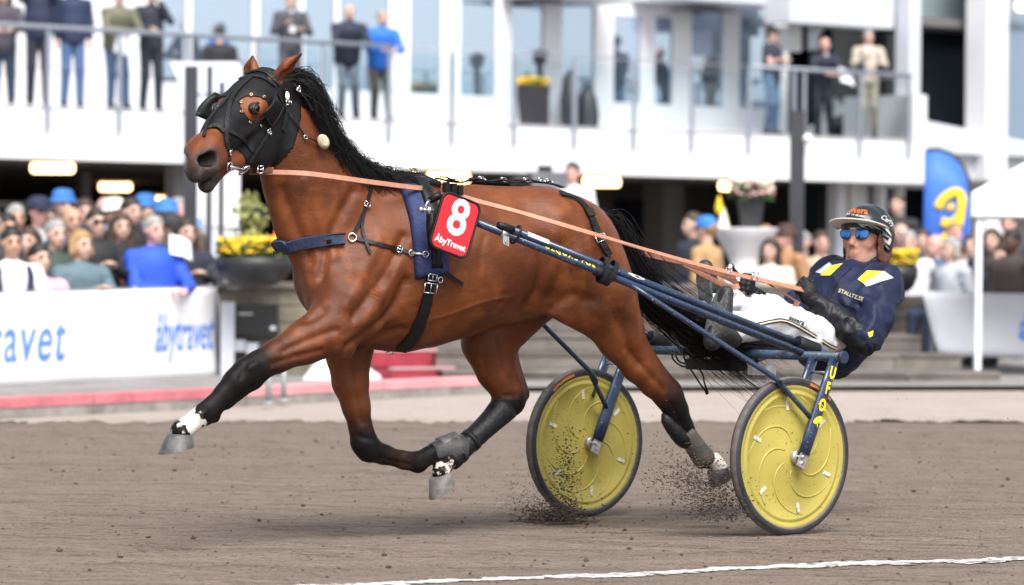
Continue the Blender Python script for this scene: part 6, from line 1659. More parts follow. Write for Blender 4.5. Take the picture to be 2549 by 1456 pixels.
# ================================================================== SULKY
M_blue = mat('navy_painted_tube', (.014, .032, .075), .32, noise=.35, nscale=12, spec=.5, coat=.2, bump=.05, bscale=200, speck=(130, .66, (.24, .22, .20)))
M_blue_worn = mat('dusty_navy_tube', (.030, .060, .105), .5, noise=.45, nscale=9, bump=.15, bscale=60, speck=(90, .63, (.20, .18, .16)))
M_yellow = mat('olive_yellow_wheel_disc', (.39, .325, .068), .42, noise=.16, nscale=4, spec=.45, speck=(70, .67, (.16, .125, .05)), bump=.08, bscale=8)
M_tyre = mat('dusty_grey_tyre', (.115, .098, .088), .85, noise=.4, nscale=30, bump=.3, bscale=120)
M_tyre_side = mat('dark_tyre_wall', (.020, .023, .030), .6, noise=.4, nscale=12)
M_alu = mat('dull_aluminium', (.50, .50, .50), .42, .85, noise=.3, nscale=30)
M_ytext = mat('yellow_lettering', (.82, .62, .02), .45)
sulky = thing('racing_sulky', 'navy two-wheeled racing sulky with yellow disc wheels behind the horse', 'sulky', SF.o, SF.rz)
WR, WY, HUBZ = .350, .683, .350
def wheel(y, sg):
    w = thing('wheel', None, None); w.parent = sulky; w.location = (0, y, HUBZ)
    for k in ('label', 'category'):
        if k in w: del w[k]
    # tyre: round section
    prof = []
    for k in range(16):
        a = 2*math.pi*k/16; prof.append((WR - .022 + .022*math.cos(a), .025*math.sin(a)))
    ty = MB().lathe(prof, 72, 'y', closed=True).build('tyre', M_tyre, w)
    MB().lathe([(WR-.032, .0225), (WR-.022, .0258), (WR-.012, .0245), (WR-.006, .0195)], 72, 'y').build('tyre_wall', M_tyre_side, ty)
    MB().lathe([(WR-.006, -.0195), (WR-.012, -.0245), (WR-.022, -.0258), (WR-.032, -.0225)], 72, 'y').build('tyre_wall', M_tyre_side, ty)
    # dished disc, both faces, with stepped rim
    for f in (1, -1):
        pr = [(.012, .030), (.05, .028), (.075, .022), (.20, .0155), (.268, .0125), (.272, .0160), (.282, .0165), (.286, .0130), (.296, .0135), (.300, .0170), (.312, .0175), (.322, .0150), (.330, .004)]
        pr = [(r, h*f) for r, h in pr]
        if f < 0: pr = pr[::-1]
        d = MB().lathe(pr, 72, 'y').build('disc', M_yellow, w)
        # pressed spiral ribs
        for k in range(7):
            a0 = 2*math.pi*k/7 + .35; pts = []; nr = []
            for t in np.linspace(0, 1, 16):
                r = .062 + .205*t; a = a0 - sg*f*(.25*t + 1.15*t*t) ; hh = np.interp(r, [.05, .075, .20, .268], [.028, .022, .0155, .0125])
                pts.append(Vector((r*math.cos(a), f*(hh - .0018), r*math.sin(a))))
            MB().tube(pts, [.0028 + .0030*math.sin(math.pi*min(1, .08+.92*t)) for t in np.linspace(0, 1, 16)], 8).build('rib', M_yellow, d)
        # reflectors
        for k in range(6):
            a = 2*math.pi*k/6 + .25; rad = Vector((math.cos(a), 0, math.sin(a))); tan = Vector((-math.sin(a), 0, math.cos(a)))
            c = rad*.228 + Vector((0, f*.0165, 0))
            MB().obox(c, rad, tan, Vector((0, 1, 0)), .022, .0080, .0016).build('reflector', mat('pale_reflector', (.60, .57, .50), .35, noise=.5, nscale=60), d)
    # orange maker mark on the tyre wall
    for f in (1, -1):
        vs = []; 
        for k in range(9):
            a = math.radians(100 + 3.2*k); 
            vs += [Vector(((WR-.027)*math.cos(a), f*.0262, (WR-.027)*math.sin(a))), Vector(((WR-.014)*math.cos(a), f*.0256, (WR-.014)*math.sin(a)))]
        MB().add(vs, [(2*k, 2*k+1, 2*k+3, 2*k+2) for k in range(8)]).build('tyre_mark', mat('orange_tyre_mark', (.45, .14, .02), .6, noise=.5, nscale=40), ty)
    # hub
    MB().lathe([(.0, -.052), (.026, -.052), (.030, -.046), (.030, .046), (.026, .052), (.0, .052)], 24, 'y').build('hub', M_alu, w)
    return w
W1 = wheel(WY, 1); W2 = wheel(-WY, -1)
W2.rotation_euler = (0, .9, 0); W1.rotation_euler = (0, -.12, 0)
BX, BZ = -.215, .785        # cross bar
V3 = lambda x, y, z: Vector((x, y, z))
MB().tube([V3(BX, -.80, BZ), V3(BX, .79, BZ)], .0205, 16).build('cross_bar', M_blue_worn, sulky)
for sg in (1, -1):
    cap = MB().tube([V3(BX, .785*sg, BZ), V3(BX, .80*sg, BZ)], .027, 18).build('end_cap', M_blue, sulky)
# forks: outer and inner leg of each wheel, flat plates at the hub
def fork(y, yo):
    top = V3(BX + .012, y*1.0 + yo, BZ - .01); bot = V3(-.020, y + yo*1.0, HUBZ + .012)
    d = (bot - top).normalized()
    f = MB().tube([top, top + d*.12, top + d*.35, bot], [.026, .029, .033, .031], 16, flat=(Vector((0, 1, 0)), .55)).build('fork', M_blue, sulky)
    s = Vector((0, 1, 0)); n = d.cross(s).normalized()
    MB().obox(bot + d*.020 + s*(.004 if yo > 0 else -.004), d, n, s, .042, .023, .004).build('axle_plate', M_alu, sulky)
    MB().tube([V3(0, y + yo - .02, HUBZ), V3(0, y + yo + .022, HUBZ)], .009, 8).build('axle_bolt', M_steel, sulky)
    MB().obox(bot + d*.040 + s*(.012 if yo > 0 else -.012), d, n, s, .006, .006, .004).build('axle_bolt', M_steel, sulky)
    return top, bot, d
FK = {}
for sy in (1, -1):
    for yo in (.066, -.066): FK[(sy, yo)] = fork(WY*sy, yo)
    MB().tube([V3(BX+.03, WY*sy-.066, BZ-.07), V3(BX+.03, WY*sy+.066, BZ-.07)], .006, 8).build('fork_spacer', M_alu, sulky)
# lettering down the outer near fork
top, bot, d = FK[(1, .066)]
def fork_mtx(f, tilt):
    p = top.lerp(bot, f) + Vector((0, .0175, 0)); y = Vector((0, 1, 0)); up = -d; x = up.cross(y).normalized()
    if tilt: x, up = (x*math.cos(tilt) + up*math.sin(tilt)), (up*math.cos(tilt) - x*math.sin(tilt))
    M = Matrix((x, up, y)).transposed().to_4x4(); M.translation = p; return M
for ch, f in (('U', .15), ('F', .31), ('O', .49)):
    text_obj('letter', ch, .074, M_ytext, sulky, fork_mtx(f, .10), .0008, bold=.003, sx=.66)
# ring round the O and a small saucer under it
M_ = fork_mtx(.505, -.25); MB().tube([M_ @ Vector((.024*math.cos(t), .006*math.sin(t), .001)) for t in np.linspace(0, 2*math.pi, 19)], .0022, 6, caps=False).build('letter_ring', M_ytext, sulky)
M_ = fork_mtx(.64, .75); n = 14
MB().add([M_ @ Vector((.030*math.cos(2*math.pi*k/n), .014*math.sin(2*math.pi*k/n), .0012)) for k in range(n)], [tuple(range(n))]).add(
    [M_ @ Vector(q) for q in ((-.012, -.012, .0012), (-.002, -.013, .0012), (-.014, -.032, .0012))], [(0, 1, 2)]).add(
    [M_ @ Vector(q) for q in ((.004, -.013, .0012), (.013, -.011, .0012), (.012, -.030, .0012))], [(0, 1, 2)]).build('saucer_mark', M_ytext, sulky)
# shafts: from the cross bar forward along the horse's sides
def toS(p): return SF.mi @ (HF.m @ Vector(p))
SH0 = toS(HF.p(1100, 519, .385)); SH1 = V3(BX + .01, .545, BZ + .012)
UP0 = toS(HF.p(1262, 567, .40)); UP1 = SF.p(2046, 878, .50)
DMP = UP1
def flipS(p):   # to the far side: mirrored about the horse in front, about the sulky at the bar
    return p
def shaft(sg):
    if sg > 0: a, b_, c, e = SH0, SH1, UP0, UP1
    else:
        h0 = HF.p(1100, 519, .385); h2 = HF.p(1262, 567, .40)
        a = toS((h0.x, -h0.y, h0.z)); c = toS((h2.x, -h2.y, h2.z)); b_ = V3(SH1.x, -SH1.y, SH1.z); e = V3(UP1.x, -UP1.y, UP1.z)
    s = MB().tube([a, a.lerp(b_, .5), b_], .0165, 16).build('shaft', M_blue, sulky)
    u = MB().tube([c, c.lerp(e, .5), e], .0165, 16).build('shaft', M_blue, sulky)
    dd = (e - c).normalized()
    MB().tube([e - dd*.155, e - dd*.150, e - dd*.035, e - dd*.030], [.030, .035, .035, .030], 20).build('damper', M_rubber, sulky)
    MB().tube([e - dd*.04, e + dd*.012], .019, 14).build('damper_cap', M_blue_worn, sulky)
    # joint at the front of the upper tube
    t = (b_ - a).normalized(); pj = a + t * ((c - a).dot(t))
    MB().tube([c + dd*.03, c - dd*.015, c - dd*.05], [.018, .017, .011], 12).build('joint_socket', M_rubber, sulky)
    sl = MB().tube([pj - t*.016, pj + t*.016], .0200, 16).build('clamp', M_alu, sulky)
    MB().obox(pj + Vector((0, .012*sg, -.030)), t, Vector((0, 0, 1)), Vector((0, 1, 0)), .016, .020, .004).build('clamp_tab', M_alu, sulky)
    MB().tube([pj + Vector((0, .014*sg, -.036)), pj + Vector((0, .022*sg, -.036))], .006, 8).build('clamp_bolt', M_steel, sulky)
    # rubber loop binding the two tubes
    qa = a.lerp(b_, .205 if sg > 0 else .205); qa = a + t*((c + dd*.055 - a).dot(t)); qb = c + dd*.055
    cc = (qa + qb)/2; up = (qb - qa).normalized(); sd_ = t.cross(up).normalized(); K = 20
    MB().tube([cc + up*math.cos(2*math.pi*k/K)*((qb-qa).length/2 + .026) + sd_*math.sin(2*math.pi*k/K)*.028 for k in range(K+1)], .0055, 8, caps=False).build('rubber_loop', M_rubber, sulky)
    # stay from the shaft down to the fork, with its short branch behind the wheel
    st0 = a.lerp(b_, .50); fk = FK[(sg, .066)]; fin = FK[(sg, -.066)]
    e1 = fk[0].lerp(fk[1], .66); kn = st0.lerp(e1, .73) + Vector((.0, .055, .035))
    pts = spline([st0, st0.lerp(kn, .5), kn, kn.lerp(e1, .18) + Vector((0, 0, .004)), e1], 14)
    MB().tube([Vector(p) for p in pts], .0115, 12).build('stay', M_blue, sulky)
    j = Vector(pts[7]); e2 = fin[0].lerp(fin[1], .60)
    MB().tube([Vector(p) for p in spline([j, j + Vector((-.06, -.02, -.05)), e2], 8)], .0095, 10).build('stay', M_blue, sulky)
    # stirrup for the driver's foot
    return a, b_, c, e, t
near = shaft(1); far = shaft(-1)
# white label and yellow maker lettering on the near tubes
a, b_, c, e, t = near
dd = (e - c).normalized(); nS = Vector((0, 1, 0)); nS = (nS - dd*nS.dot(dd)).normalized(); upS = dd.cross(nS); upS = upS if upS.z > 0 else -upS
def tube_wrap(p0, d, r, ang0):
    n = Vector((0, 1, 0)); n = (n - d*n.dot(d)).normalized(); u = Vector((0, 0, 1)); u = (u - d*u.dot(d)).normalized()
    return lambda p: p0 + d*p.x + (n*math.cos(ang0 + p.y/r) + u*math.sin(ang0 + p.y/r))*(r + .0006 + p.z)
wr = tube_wrap(c + dd*.10, dd, .0165, .5); vs = []
for i in range(5):
    for j in range(5): vs.append(wr(Vector((.115*i/4, -.011 + .022*j/4, .0004))))
MB().add(vs, [(i*5+j, i*5+j+1, (i+1)*5+j+1, (i+1)*5+j) for i in range(4) for j in range(4)]).build('white_label', M_white, sulky)
MB().add([wr(Vector((.60 + .05*math.cos(k*.4488) , .008*math.sin(k*.4488), .0003))) for k in range(14)], [tuple(range(14))]).build('worn_label', mat('worn_label', (.45,.45,.44), .6, noise=.7, nscale=60), sulky)
text_obj('lettering', 'UEQUALIFOS', .036, M_ytext, sulky, None, .0003, bold=.0012, wrap=tube_wrap(a.lerp(b_, .335), t*-1 if t.x > 0 else t, .0165, .95), align='CENTER', spacing=1.35)
# wrapped strap holding the hip strap to the near shaft
ph = SF.mi @ (HF.m @ Vector(HF.p(1512, 672, .40)))
tt_ = (ph - a).dot(t); q0 = a + t*tt_
MB().tube([q0 - t*.055, q0 - t*.05, q0 + t*.045, q0 + t*.05], [.020, .0235, .0245, .021], 14).build('strap_wrap', M_leather2, sulky)
K = 18; cc = q0 + Vector((0, .0, .012)); 
for s_ in (-.01, .03):
    o_ = cc + t*s_; up = Vector((0, 0, 1)); sd_ = t.cross(up).normalized()
    pts = [o_ + up*(.058*math.cos(2*math.pi*k/K)) + sd_*(.032*math.sin(2*math.pi*k/K)) + t*(.03*math.cos(2*math.pi*k/K)*(1 if s_ > 0 else .4)) for k in range(K+1)]
    MB().ribbon(pts, [(p - o_) for p in pts], .026, .004).build('strap_loop', M_leather2, sulky)
# seat, its beam and stirrup brackets
seat = MB()
prof = [(.16, .835), (.06, .808), (-.08, .80), (-.19, .82), (-.265, .885), (-.30, .965)]
vs = []; 
for (x, z) in prof:
    for y in (-.20, -.10, 0, .10, .20): vs.append(Vector((BX + x - .10, y, z + .25*abs(y)**1.6)))
fs = [(i*5+j, i*5+j+1, (i+1)*5+j+1, (i+1)*5+j) for i in range(5) for j in range(4)]
so = seat.add(vs, fs, True).build('seat', M_leather, sulky); sm = so.modifiers.new('s', 'SOLIDIFY'); sm.thickness = .03; sm.offset = -1
MB().tube([V3(BX - .02, 0, BZ - .01), V3(BX - .28, 0, BZ - .0)], .03, 12).build('seat_post', M_blue_worn, sulky)
MB().tube([V3(BX - .02, -.22, BZ - .03), V3(BX - .2, -.16, BZ + .0), V3(BX - .2, .16, BZ + .0), V3(BX - .02, .22, BZ - .03)], .012, 10).build('seat_frame', M_blue_worn, sulky)
bxm = MB().obox(V3(BX + .04, .02, BZ - .055), Vector((0, 1, 0)), Vector((1, 0, 0)), Vector((0, 0, 1)), .15, .05, .024).build('under_seat_tray', M_leather, sulky)
MB().obox(V3(BX + .05, .33, BZ - .07), Vector((0, 1, 0)), Vector((1, 0, 0)), Vector((0, 0, 1)), .06, .03, .022).build('weight_plate', M_alu, sulky)
# loose cables hanging from the bar
cab = MB(); M_cable = M_leather
q = lambda u, v, y: SF.p(u, v, y)
for pts in ([(1680, 880), (1690, 900), (1715, 905), (1735, 896), (1722, 880), (1700, 878)], [(1700, 880), (1708, 905), (1726, 930), (1742, 955), (1756, 972)],
            [(1712, 902), (1730, 910), (1748, 930), (1752, 950), (1758, 968)], [(1722, 894), (1745, 897), (1765, 902), (1780, 905)], [(1672, 878), (1676, 896), (1700, 912), (1725, 906)]):
    cab.tube([Vector(p) for p in spline([q(u, v, -.20) for (u, v) in pts], 14)], .0045, 6)
cab.tube([q(1754, 966, -.20), q(1760, 980, -.20)], .009, 6); cab.build('cables', M_cable, sulky)
SEATP = V3(BX - .14, 0, .80)
# ================================================================== DRIVER (sits on the sulky, leaning back, reins in both hands)
M_skin = mat('skin', (.46, .235, .165), .48, noise=.18, nscale=18, bump=.12, bscale=120)
M_navy_cloth = mat('navy_nylon', (.0075, .0125, .042), .62, noise=.3, nscale=9, bump=.35, bscale=30, spec=.3)
M_black_cloth = mat('black_nylon', (.0065, .007, .011), .5, noise=.3, nscale=9, bump=.3, bscale=30, spec=.3)
M_white_cloth = mat('white_cotton', (.66, .66, .70), .75, noise=.06, nscale=6, bump=.55, bscale=12)
M_glove = mat('black_glove', (.007, .007, .008), .55, spec=.3, noise=.4, nscale=40, bump=.5, bscale=70)
M_boot = mat('grey_black_boot', (.018, .019, .021), .55, noise=.5, nscale=25, bump=.4, bscale=60)
M_yel_cloth = mat('yellow_cloth', (.80, .60, .03), .6, bump=.2, bscale=30)
driver = thing('person', 'driver in navy jacket, white trousers and black helmet seated on the sulky', 'person', SF.o, SF.rz)
def sp(u, v, y): return np.array(SF.p(u, v, y))
pel = sp(2040, 868, 0); chest = sp(2110, 748, 0); neckb = sp(2152, 672, 0)
hipL, hipR = sp(2074, 868, .10), sp(2004, 862, -.10)
kneL, kneR = sp(1928, 792, .20), sp(1912, 778, -.15)
ankL, ankR = sp(1795, 826, .28), sp(1782, 752, -.16)
shL, shR = sp(2198, 712, .19), sp(2072, 694, -.19)
elL, elR = sp(2148, 846, .29), sp(1966, 796, -.28)
wrL, wrR = sp(2034, 756, .13), sp(1872, 738, -.15)
haL, haR = sp(1996, 716, .09), sp(1846, 706, -.13)
LY = (0, 1, 0)
# ---- head frame
HDC = sp(2152, 596, 0.005)
ya = math.radians(16); ti = math.radians(9)
hf = np.array((math.cos(ya)*math.cos(ti), math.sin(ya)*math.cos(ti), math.sin(ti))); hl = np.array((-math.sin(ya), math.cos(ya), 0)); hu = np.cross(hf, hl)
HK = 1.10
def hh(f, l, u): return HDC + (hf*f + hl*l + hu*u)*HK
LIPS, STUB, FACE = (1, 0), (0, 1), (0, 0)
def build_head(B, c=None):
    q = lambda a, b_, ra, rb, k=.02, ax=None, s=1., op='u', c=FACE: B.cone(hh(*a), hh(*b_), ra*HK, rb*HK, k, ax, s, c, None, op)
    q((-.015, 0, .035), (.01, 0, .03), .086, .084, .03, hl, .88)        # skull
    q((.035, 0, -.005), (.045, 0, -.06), .066, .056, .03, hl, .95)       # face
    q((.062, 0, -.098), (.068, 0, -.102), .030, .028, .025, hl, 1.15, 'u', STUB)    # chin
    for s_ in (1, -1):
        q((.0, .052*s_, -.070), (.060, .022*s_, -.104), .026, .022, .022, None, 1, 'u', STUB) # jaw line
        q((.066, .036*s_, -.022), (.060, .042*s_, -.030), .026, .024, .02) # cheekbone
        q((-.010, .078*s_, -.012), (-.016, .080*s_, .006), .014, .018, .01, hl, .45)  # ear
        q((-.012, .080*s_, -.024), (-.010, .078*s_, -.030), .009, .008, .008, hl, .6)
        q((.088, .030*s_, .012), (.090, .022*s_, .010), .014, .014, .012, hu, .7, 's') # eye hollow
        q((.098, .012*s_, -.046), (.096, .014*s_, -.046), .009, .008, .008)  # nostril wing
    q((.084, 0, .028), (.086, 0, .026), .020, .020, .025, hl, 1.8)        # brow
    q((.096, 0, .012), (.116, 0, -.036), .009, .0135, .012)               # nose
    q((.100, -.016, -.074), (.099, .016, -.074), .0062, .0062, .008, None, 1, 'u', LIPS)      # upper lip
    q((.098, -.014, -.087), (.097, .014, -.087), .0068, .0068, .008, None, 1, 'u', LIPS)      # lower lip
    q((.110, -.013, -.0805), (.110, .013, -.0805), .0028, .0028, .004, None, 1, 's')
    q((-.02, 0, -.06), tuple(np.array(((neckb - HDC) @ hf, (neckb - HDC) @ hl, (neckb - HDC) @ hu))/HK), .056, .060, .03)
def hand(B, w, h, side, k=.008, th=1.0):
    """closed fist: palm, four curled fingers and a thumb lying over the rein"""
    w, h = np.array(w), np.array(h); f = h - w; f /= np.linalg.norm(f)
    up = np.array((0, 0, 1.)); l = np.cross(up, f); l /= np.linalg.norm(l); up = np.cross(f, l)
    pc = w + f*.055
    B.cone(w, pc + f*.01, .030*th, .036*th, .02, l, .8)
    B.cone(pc - up*.012, pc + up*.022 + f*.018, .034*th, .030*th, .015, l, .75)
    for i in range(4):
        o = pc + f*(.034 - .004*i) + up*(.034 - .021*i); ln = (.9, 1.0, .95, .8)[i]
        a = o + f*.012; b_ = o + f*.040*ln - l*side*.010; c = o + f*.030*ln - l*side*.040; d = o + f*.002 - l*side*.046
        for (p, q) in ((a, b_), (b_, c), (c, d)): B.cone(p, q, .0115*th, .0108*th, k)
    o = pc + up*.030 - l*side*.014
    B.cone(pc - f*.02 + up*.018 - l*side*.010, o + f*.012 + up*.008, .016*th, .0135*th, .012); B.cone(o + f*.012 + up*.008, o + f*.036 + up*.026, .0125*th, .0105*th, k)
    return pc, f, l, up
# ---- the body: one continuous figure
db = Body(); K_ = .03
db.chain([(pel + np.array((-.04, 0, .06)), .10, 1.15, None), (.5*(pel+chest), .13, 1.15, None), (chest, .145, 1.2, None), (neckb - .05*(neckb-chest)/np.linalg.norm(neckb-chest), .085, 1.3, None)], .05, LY)
for (a, b_, c, d, e, s_) in ((shL, elL, wrL, haL, 1, 1), (shR, elR, wrR, haR, 1, -1)):
    db.cone(neckb*.6 + a*.4, a, .06, .065, .05); db.cone(a, b_, .058, .045, K_); db.cone(b_, c, .043, .030, K_); hand(db, c, d, s_)
for (a, b_, c) in ((hipL, kneL, ankL), (hipR, kneR, ankR)):
    db.cone(a + np.array((.04, 0, .02)), b_, .080, .058, .04); db.cone(b_, c, .052, .034, .03)
    ft = c + np.array((.0, 0, .05)); db.cone(c, ft, .030, .022, .02)
build_head(db)
Fd, lo, _ = db.grid(.0075); Vd, Qd = surface_nets(Fd, lo, .0075); Vd = relax(Vd, Qd, 1)
M_dskin = bpy.data.materials.new('driver_skin'); M_dskin.use_nodes = True; nt = M_dskin.node_tree; b = nt.nodes['Principled BSDF']; b.inputs['Roughness'].default_value = .5
at = nt.nodes.new('ShaderNodeAttribute'); at.attribute_name = 'tint'; sep = nt.nodes.new('ShaderNodeSeparateColor'); nt.links.new(at.outputs['Color'], sep.inputs['Color']); tc = nt.nodes.new('ShaderNodeTexCoord')
n1 = _noise(25, 3); c = _mix(_ramp(n1.outputs['Fac'], .35, .65), (.44, .225, .16), (.36, .165, .115)); c = _mix(_math('MULTIPLY', sep.outputs[1], .75), c, (.20, .135, .115)); c = _mix(_math('MULTIPLY', sep.outputs[0], .7), c, (.26, .095, .080)); nt.links.new(c, b.inputs['Base Color'])
ob_ = np_mesh('body', Vd, Qd, M_dskin, driver); set_attr(ob_, 'tint', db.colours(Vd, .006))

# ---- clothes: their own surfaces over the body
def cloth(B, vox, name, m_, it=1, cut=None, wr=None):
    F_, lo_, X = B.grid(vox)
    if cut is not None:
        G_ = np.stack(np.meshgrid(*[lo_[i] + vox*np.arange(F_.shape[i]) for i in range(3)], indexing='ij'), -1); F_ = np.maximum(F_, cut(G_).astype(np.float32))
    V_, Q_ = surface_nets(F_, lo_, vox); V_ = relax(V_, Q_, it)
    if wr: V_ = relax(wrinkle(V_, Q_, *wr), Q_, 1, .3)
    o = np_mesh(name, V_, Q_, m_, driver)
    bv = BVHTree.FromPolygons([tuple(v) for v in V_], [tuple(int(i) for i in q) for q in Q_])
    return o, bv
# folds: soft creases cut into the cloth volumes
def creases(B, pts, r=.010, k=.02):
    for a, b_ in pts: B.cone(a, b_, r, r*.6, k, None, 1, None, None, 's')
jb = Body(); ad = (neckb - chest)/np.linalg.norm(neckb - chest)
jb.chain([(pel + np.array((-.07, 0, -.01)), .125, 1.2, None), (pel + np.array((-.08, 0, .08)), .165, 1.2, None), (.5*(pel+chest) + np.array((-.01, 0, 0)), .165, 1.25, None), (chest, .178, 1.22, None), (neckb - ad*.075, .115, 1.35, None)], .05, LY)
jb.cone(neckb - ad*.03, neckb + ad*.035 + np.array((.0, 0, .0)), .082, .079, .02)                  # stand-up collar
for (a, b_, s_) in ((shL, elL, 1), (shR, elR, -1)):
    jb.cone(neckb*.5 + a*.5 - ad*.03, a, .085, .092, .05); m1 = a*.42 + b_*.58
    jb.cone(a, m1, .093, .094, .035); jb.cone(m1, a*.05 + b_*.95, .094, .080, .02)
    jb.cone(a*.52 + b_*.48 + np.array((.10, .0, .03)), a*.6 + b_*.4 - np.array((.10, 0, .03)), .010, .010, .03, None, 1, None, None, 's')
for i in range(7):
    a = chest + np.array((.17, -.16 + .05*i, -.10 - .02*(i % 3))); creases(jb, [(a, a + np.array((-.03, .09, .05 - .03*(i % 2))))], .007, .02)
jacket, BJ = cloth(jb, .0085, 'jacket', M_navy_cloth, 2, None, (.017, 9, 3, (1, 1, .75)))
sb_ = Body()
for (b_, c, a, s_) in ((elL, wrL, shL, 1), (elR, wrR, shR, -1)):
    sb_.cone(a*.25 + b_*.75, b_, .070, .068, .02); sb_.cone(b_, b_*.4 + c*.6, .066, .052, .02); sb_.cone(b_*.4 + c*.6, c, .052, .041, .02)
cloth(sb_, .008, 'sleeves', M_black_cloth, 1, None, (.011, 16, 5))
tb2 = Body()
tb2.cone(hipL*.5 + hipR*.5 + np.array((.0, 0, .05)), hipL*.5 + hipR*.5 + np.array((.06, 0, .05)), .095, .095, .04, LY, 1.2)
for (a, b_, c, s_) in ((hipL, kneL, ankL, 1), (hipR, kneR, ankR, -1)):
    m1 = a*.45 + b_*.55
    tb2.cone(a + np.array((.03, 0, .045)), m1, .092, .095, .04); tb2.cone(m1, b_, .098, .080, .03); e_ = (c*.80 + b_*.20) if s_ > 0 else c; tb2.cone(b_, e_, .080, .066, .03)
trousers, BT = cloth(tb2, .0085, 'trousers', M_white_cloth, 1, None, (.014, 11, 9, (1, .7, 1)))
# gloves
PALM = []
for (w, h, s_) in ((wrL, haL, 1), (wrR, haR, -1)):
    gb = Body(); PALM.append(hand(gb, w, h, s_, .008, 1.12)); f = h - w; f /= np.linalg.norm(f); gb.cone(w - f*.035, w + f*.015, .040, .037, .012)
    go_, _ = cloth(gb, .0045, 'glove', M_glove, 1)
    f = Vector(f); MB().tube([Vector(w) - f*.004, Vector(w) + f*.012], .0415, 16).build('glove_strap', M_leather, go_)
# boots: upright feet pressed on the stirrups, soles towards the horse
def boot(c, side, tilt):
    bb = Body(); c = np.array(c); u = np.array((math.sin(tilt), 0.06*side, math.cos(tilt))); u /= np.linalg.norm(u); f = np.array((math.cos(tilt), 0, -math.sin(tilt))); 
    heel = c + f*.035 - u*.055; toe = c + f*.045 + u*.17
    bb.cone(c - f*.07, c, .050, .050, .02); bb.cone(heel, c + f*.02 + u*.06, .044, .042, .02, LY, .9); bb.cone(c + f*.02 + u*.06, toe, .042, .033, .02, LY, 1.15)
    o, bv = cloth(bb, .007, 'boot', M_boot, 1)
    # flat sole
    K = 20; vs = []
    for z in (0, .014):
        for k in range(K):
            a = 2*math.pi*k/K; t = math.cos(a); w = .046 + .006*t if t > 0 else .040
            vs.append(Vector(c + u*(.06 + t*.135) + np.array(LY)*math.sin(a)*w + f*(.056 + z)))
    MB().add(vs, [tuple(range(K, 2*K)), tuple(reversed(range(K)))] + [(k, (k+1) % K, K+(k+1) % K, K+k) for k in range(K)]).build('sole', mat('grey_boot_sole', (.10, .105, .105), .8, noise=.5, nscale=50, bump=.9, bscale=110), o)
    return u, f
boot(ankR, -1, .10); boot(ankL, 1, -.35)
# leather stirrup loops hanging at the near knee
for (u0, v0, y) in ((1898, 882, .0), (1880, 880, .06)):
    pts = spline([sp(u0, v0, y), sp(u0 + 20, v0 - 18, y), sp(u0 + 42, v0 - 10, y), sp(u0 + 24, v0 + 2, y), sp(u0, v0, y)], 16)
    MB().ribbon([Vector(p) for p in pts], [Vector((0, .2, 1))]*16, .022, .004).build('stirrup_strap', M_rein_edge, sulky)
# ---- helmet
hb2 = Body()
hb2.cone(hh(-.022, 0, .042), hh(.004, 0, .038), .128, .122, .03, hl, .93)
hb2.cone(hh(-.055, 0, -.01), hh(-.05, 0, .02), .098, .102, .03, hl, 1.1)
def hcut(G_):
    f_ = (G_ - HDC) @ hf/HK; u_ = (G_ - HDC) @ hu/HK
    return np.maximum(np.where(f_ > .015, (.036 + .10*np.maximum(0, .03 - f_)) - u_, np.interp(f_, [-.15, -.06, -.02, .015], [-.070, -.065, -.022, .026]) - u_), -9)
helm = bpy.data.materials.new('helmet_shell'); helm.use_nodes = True
nt_ = helm.node_tree; b3 = nt_.nodes['Principled BSDF']; b3.inputs['Roughness'].default_value = .28; b3.inputs['Specular IOR Level'].default_value = .35
tcx = nt_.nodes.new('ShaderNodeTexCoord')
def _band(px, n, col, wdt):
    """painted swoosh: ribbons laid on the shell"""
    pts = spline(px, n); P = []; N_ = []
    for (u, v) in pts:
        p, nn_ = surfD(BHm, u, v, .0012); P.append(p); N_.append(nn_)
    return MB().ribbon(P, N_, [wdt*math.sin(math.pi*min(.97, max(.06, i/(n-1))))**.6 for i in range(n)], .0008).build('painted_swoosh', col, helmet)
b3.inputs['Base Color'].default_value = (.016, .020, .025, 1)
helmet = thing('helmet', None, None); helmet.parent = driver
for k in ('label', 'category'):
    if k in helmet: del helmet[k]
F_, lo_, X = hb2.grid(.005, 0)
G_ = np.stack(np.meshgrid(*[lo_[i] + .005*np.arange(F_.shape[i]) for i in range(3)], indexing='ij'), -1)
F_ = np.maximum(F_, hcut(G_).astype(np.float32)); V_, Q_ = surface_nets(F_, lo_, .005); V_ = relax(V_, Q_, 2)
np_mesh('shell', V_, Q_, helm, helmet); BHm = BVHTree.FromPolygons([tuple(v) for v in V_], [tuple(int(i) for i in q) for q in Q_])
CAM_S = SF.mi @ CAM
def surfD(bv, u, v, off=.002):
    d = ((SF.mi.to_3x3()) @ ray(u, v)).normalized(); h = bv.ray_cast(CAM_S, d)
    if h[0] is None:
        p = CAM_S + d*(Vector(HDC) - CAM_S).dot(d); h = bv.find_nearest(p)
    n = h[1]
    if n.dot(d) > 0: n = -n
    return h[0] + n*off, n
# visor
vs = []; R_ = 9; C_ = 15
for i in range(R_):
    for j in range(C_):
        a = math.radians(-78 + 156*j/(C_-1)); t = i/(R_-1); r0 = .104; r1 = .104 + .088*math.cos(a)**.7 if abs(a) < 1.5 else .104
        r = r0 + (r1 - r0)*t; vs.append(Vector(hh(-.008 + r*math.cos(a)*1.02, r*math.sin(a)*.95, .046 + .016*t*math.cos(a) + .006*math.cos(a*1.2) - .010*t*t)))
fs = [(i*C_+j, i*C_+j+1, (i+1)*C_+j+1, (i+1)*C_+j) for i in range(R_-1) for j in range(C_-1)]
vo = MB().add(vs, fs, True).build('visor', mat('cream_visor', (.74, .69, .62), .4), helmet); md = vo.modifiers.new('s', 'SOLIDIFY'); md.thickness = .005
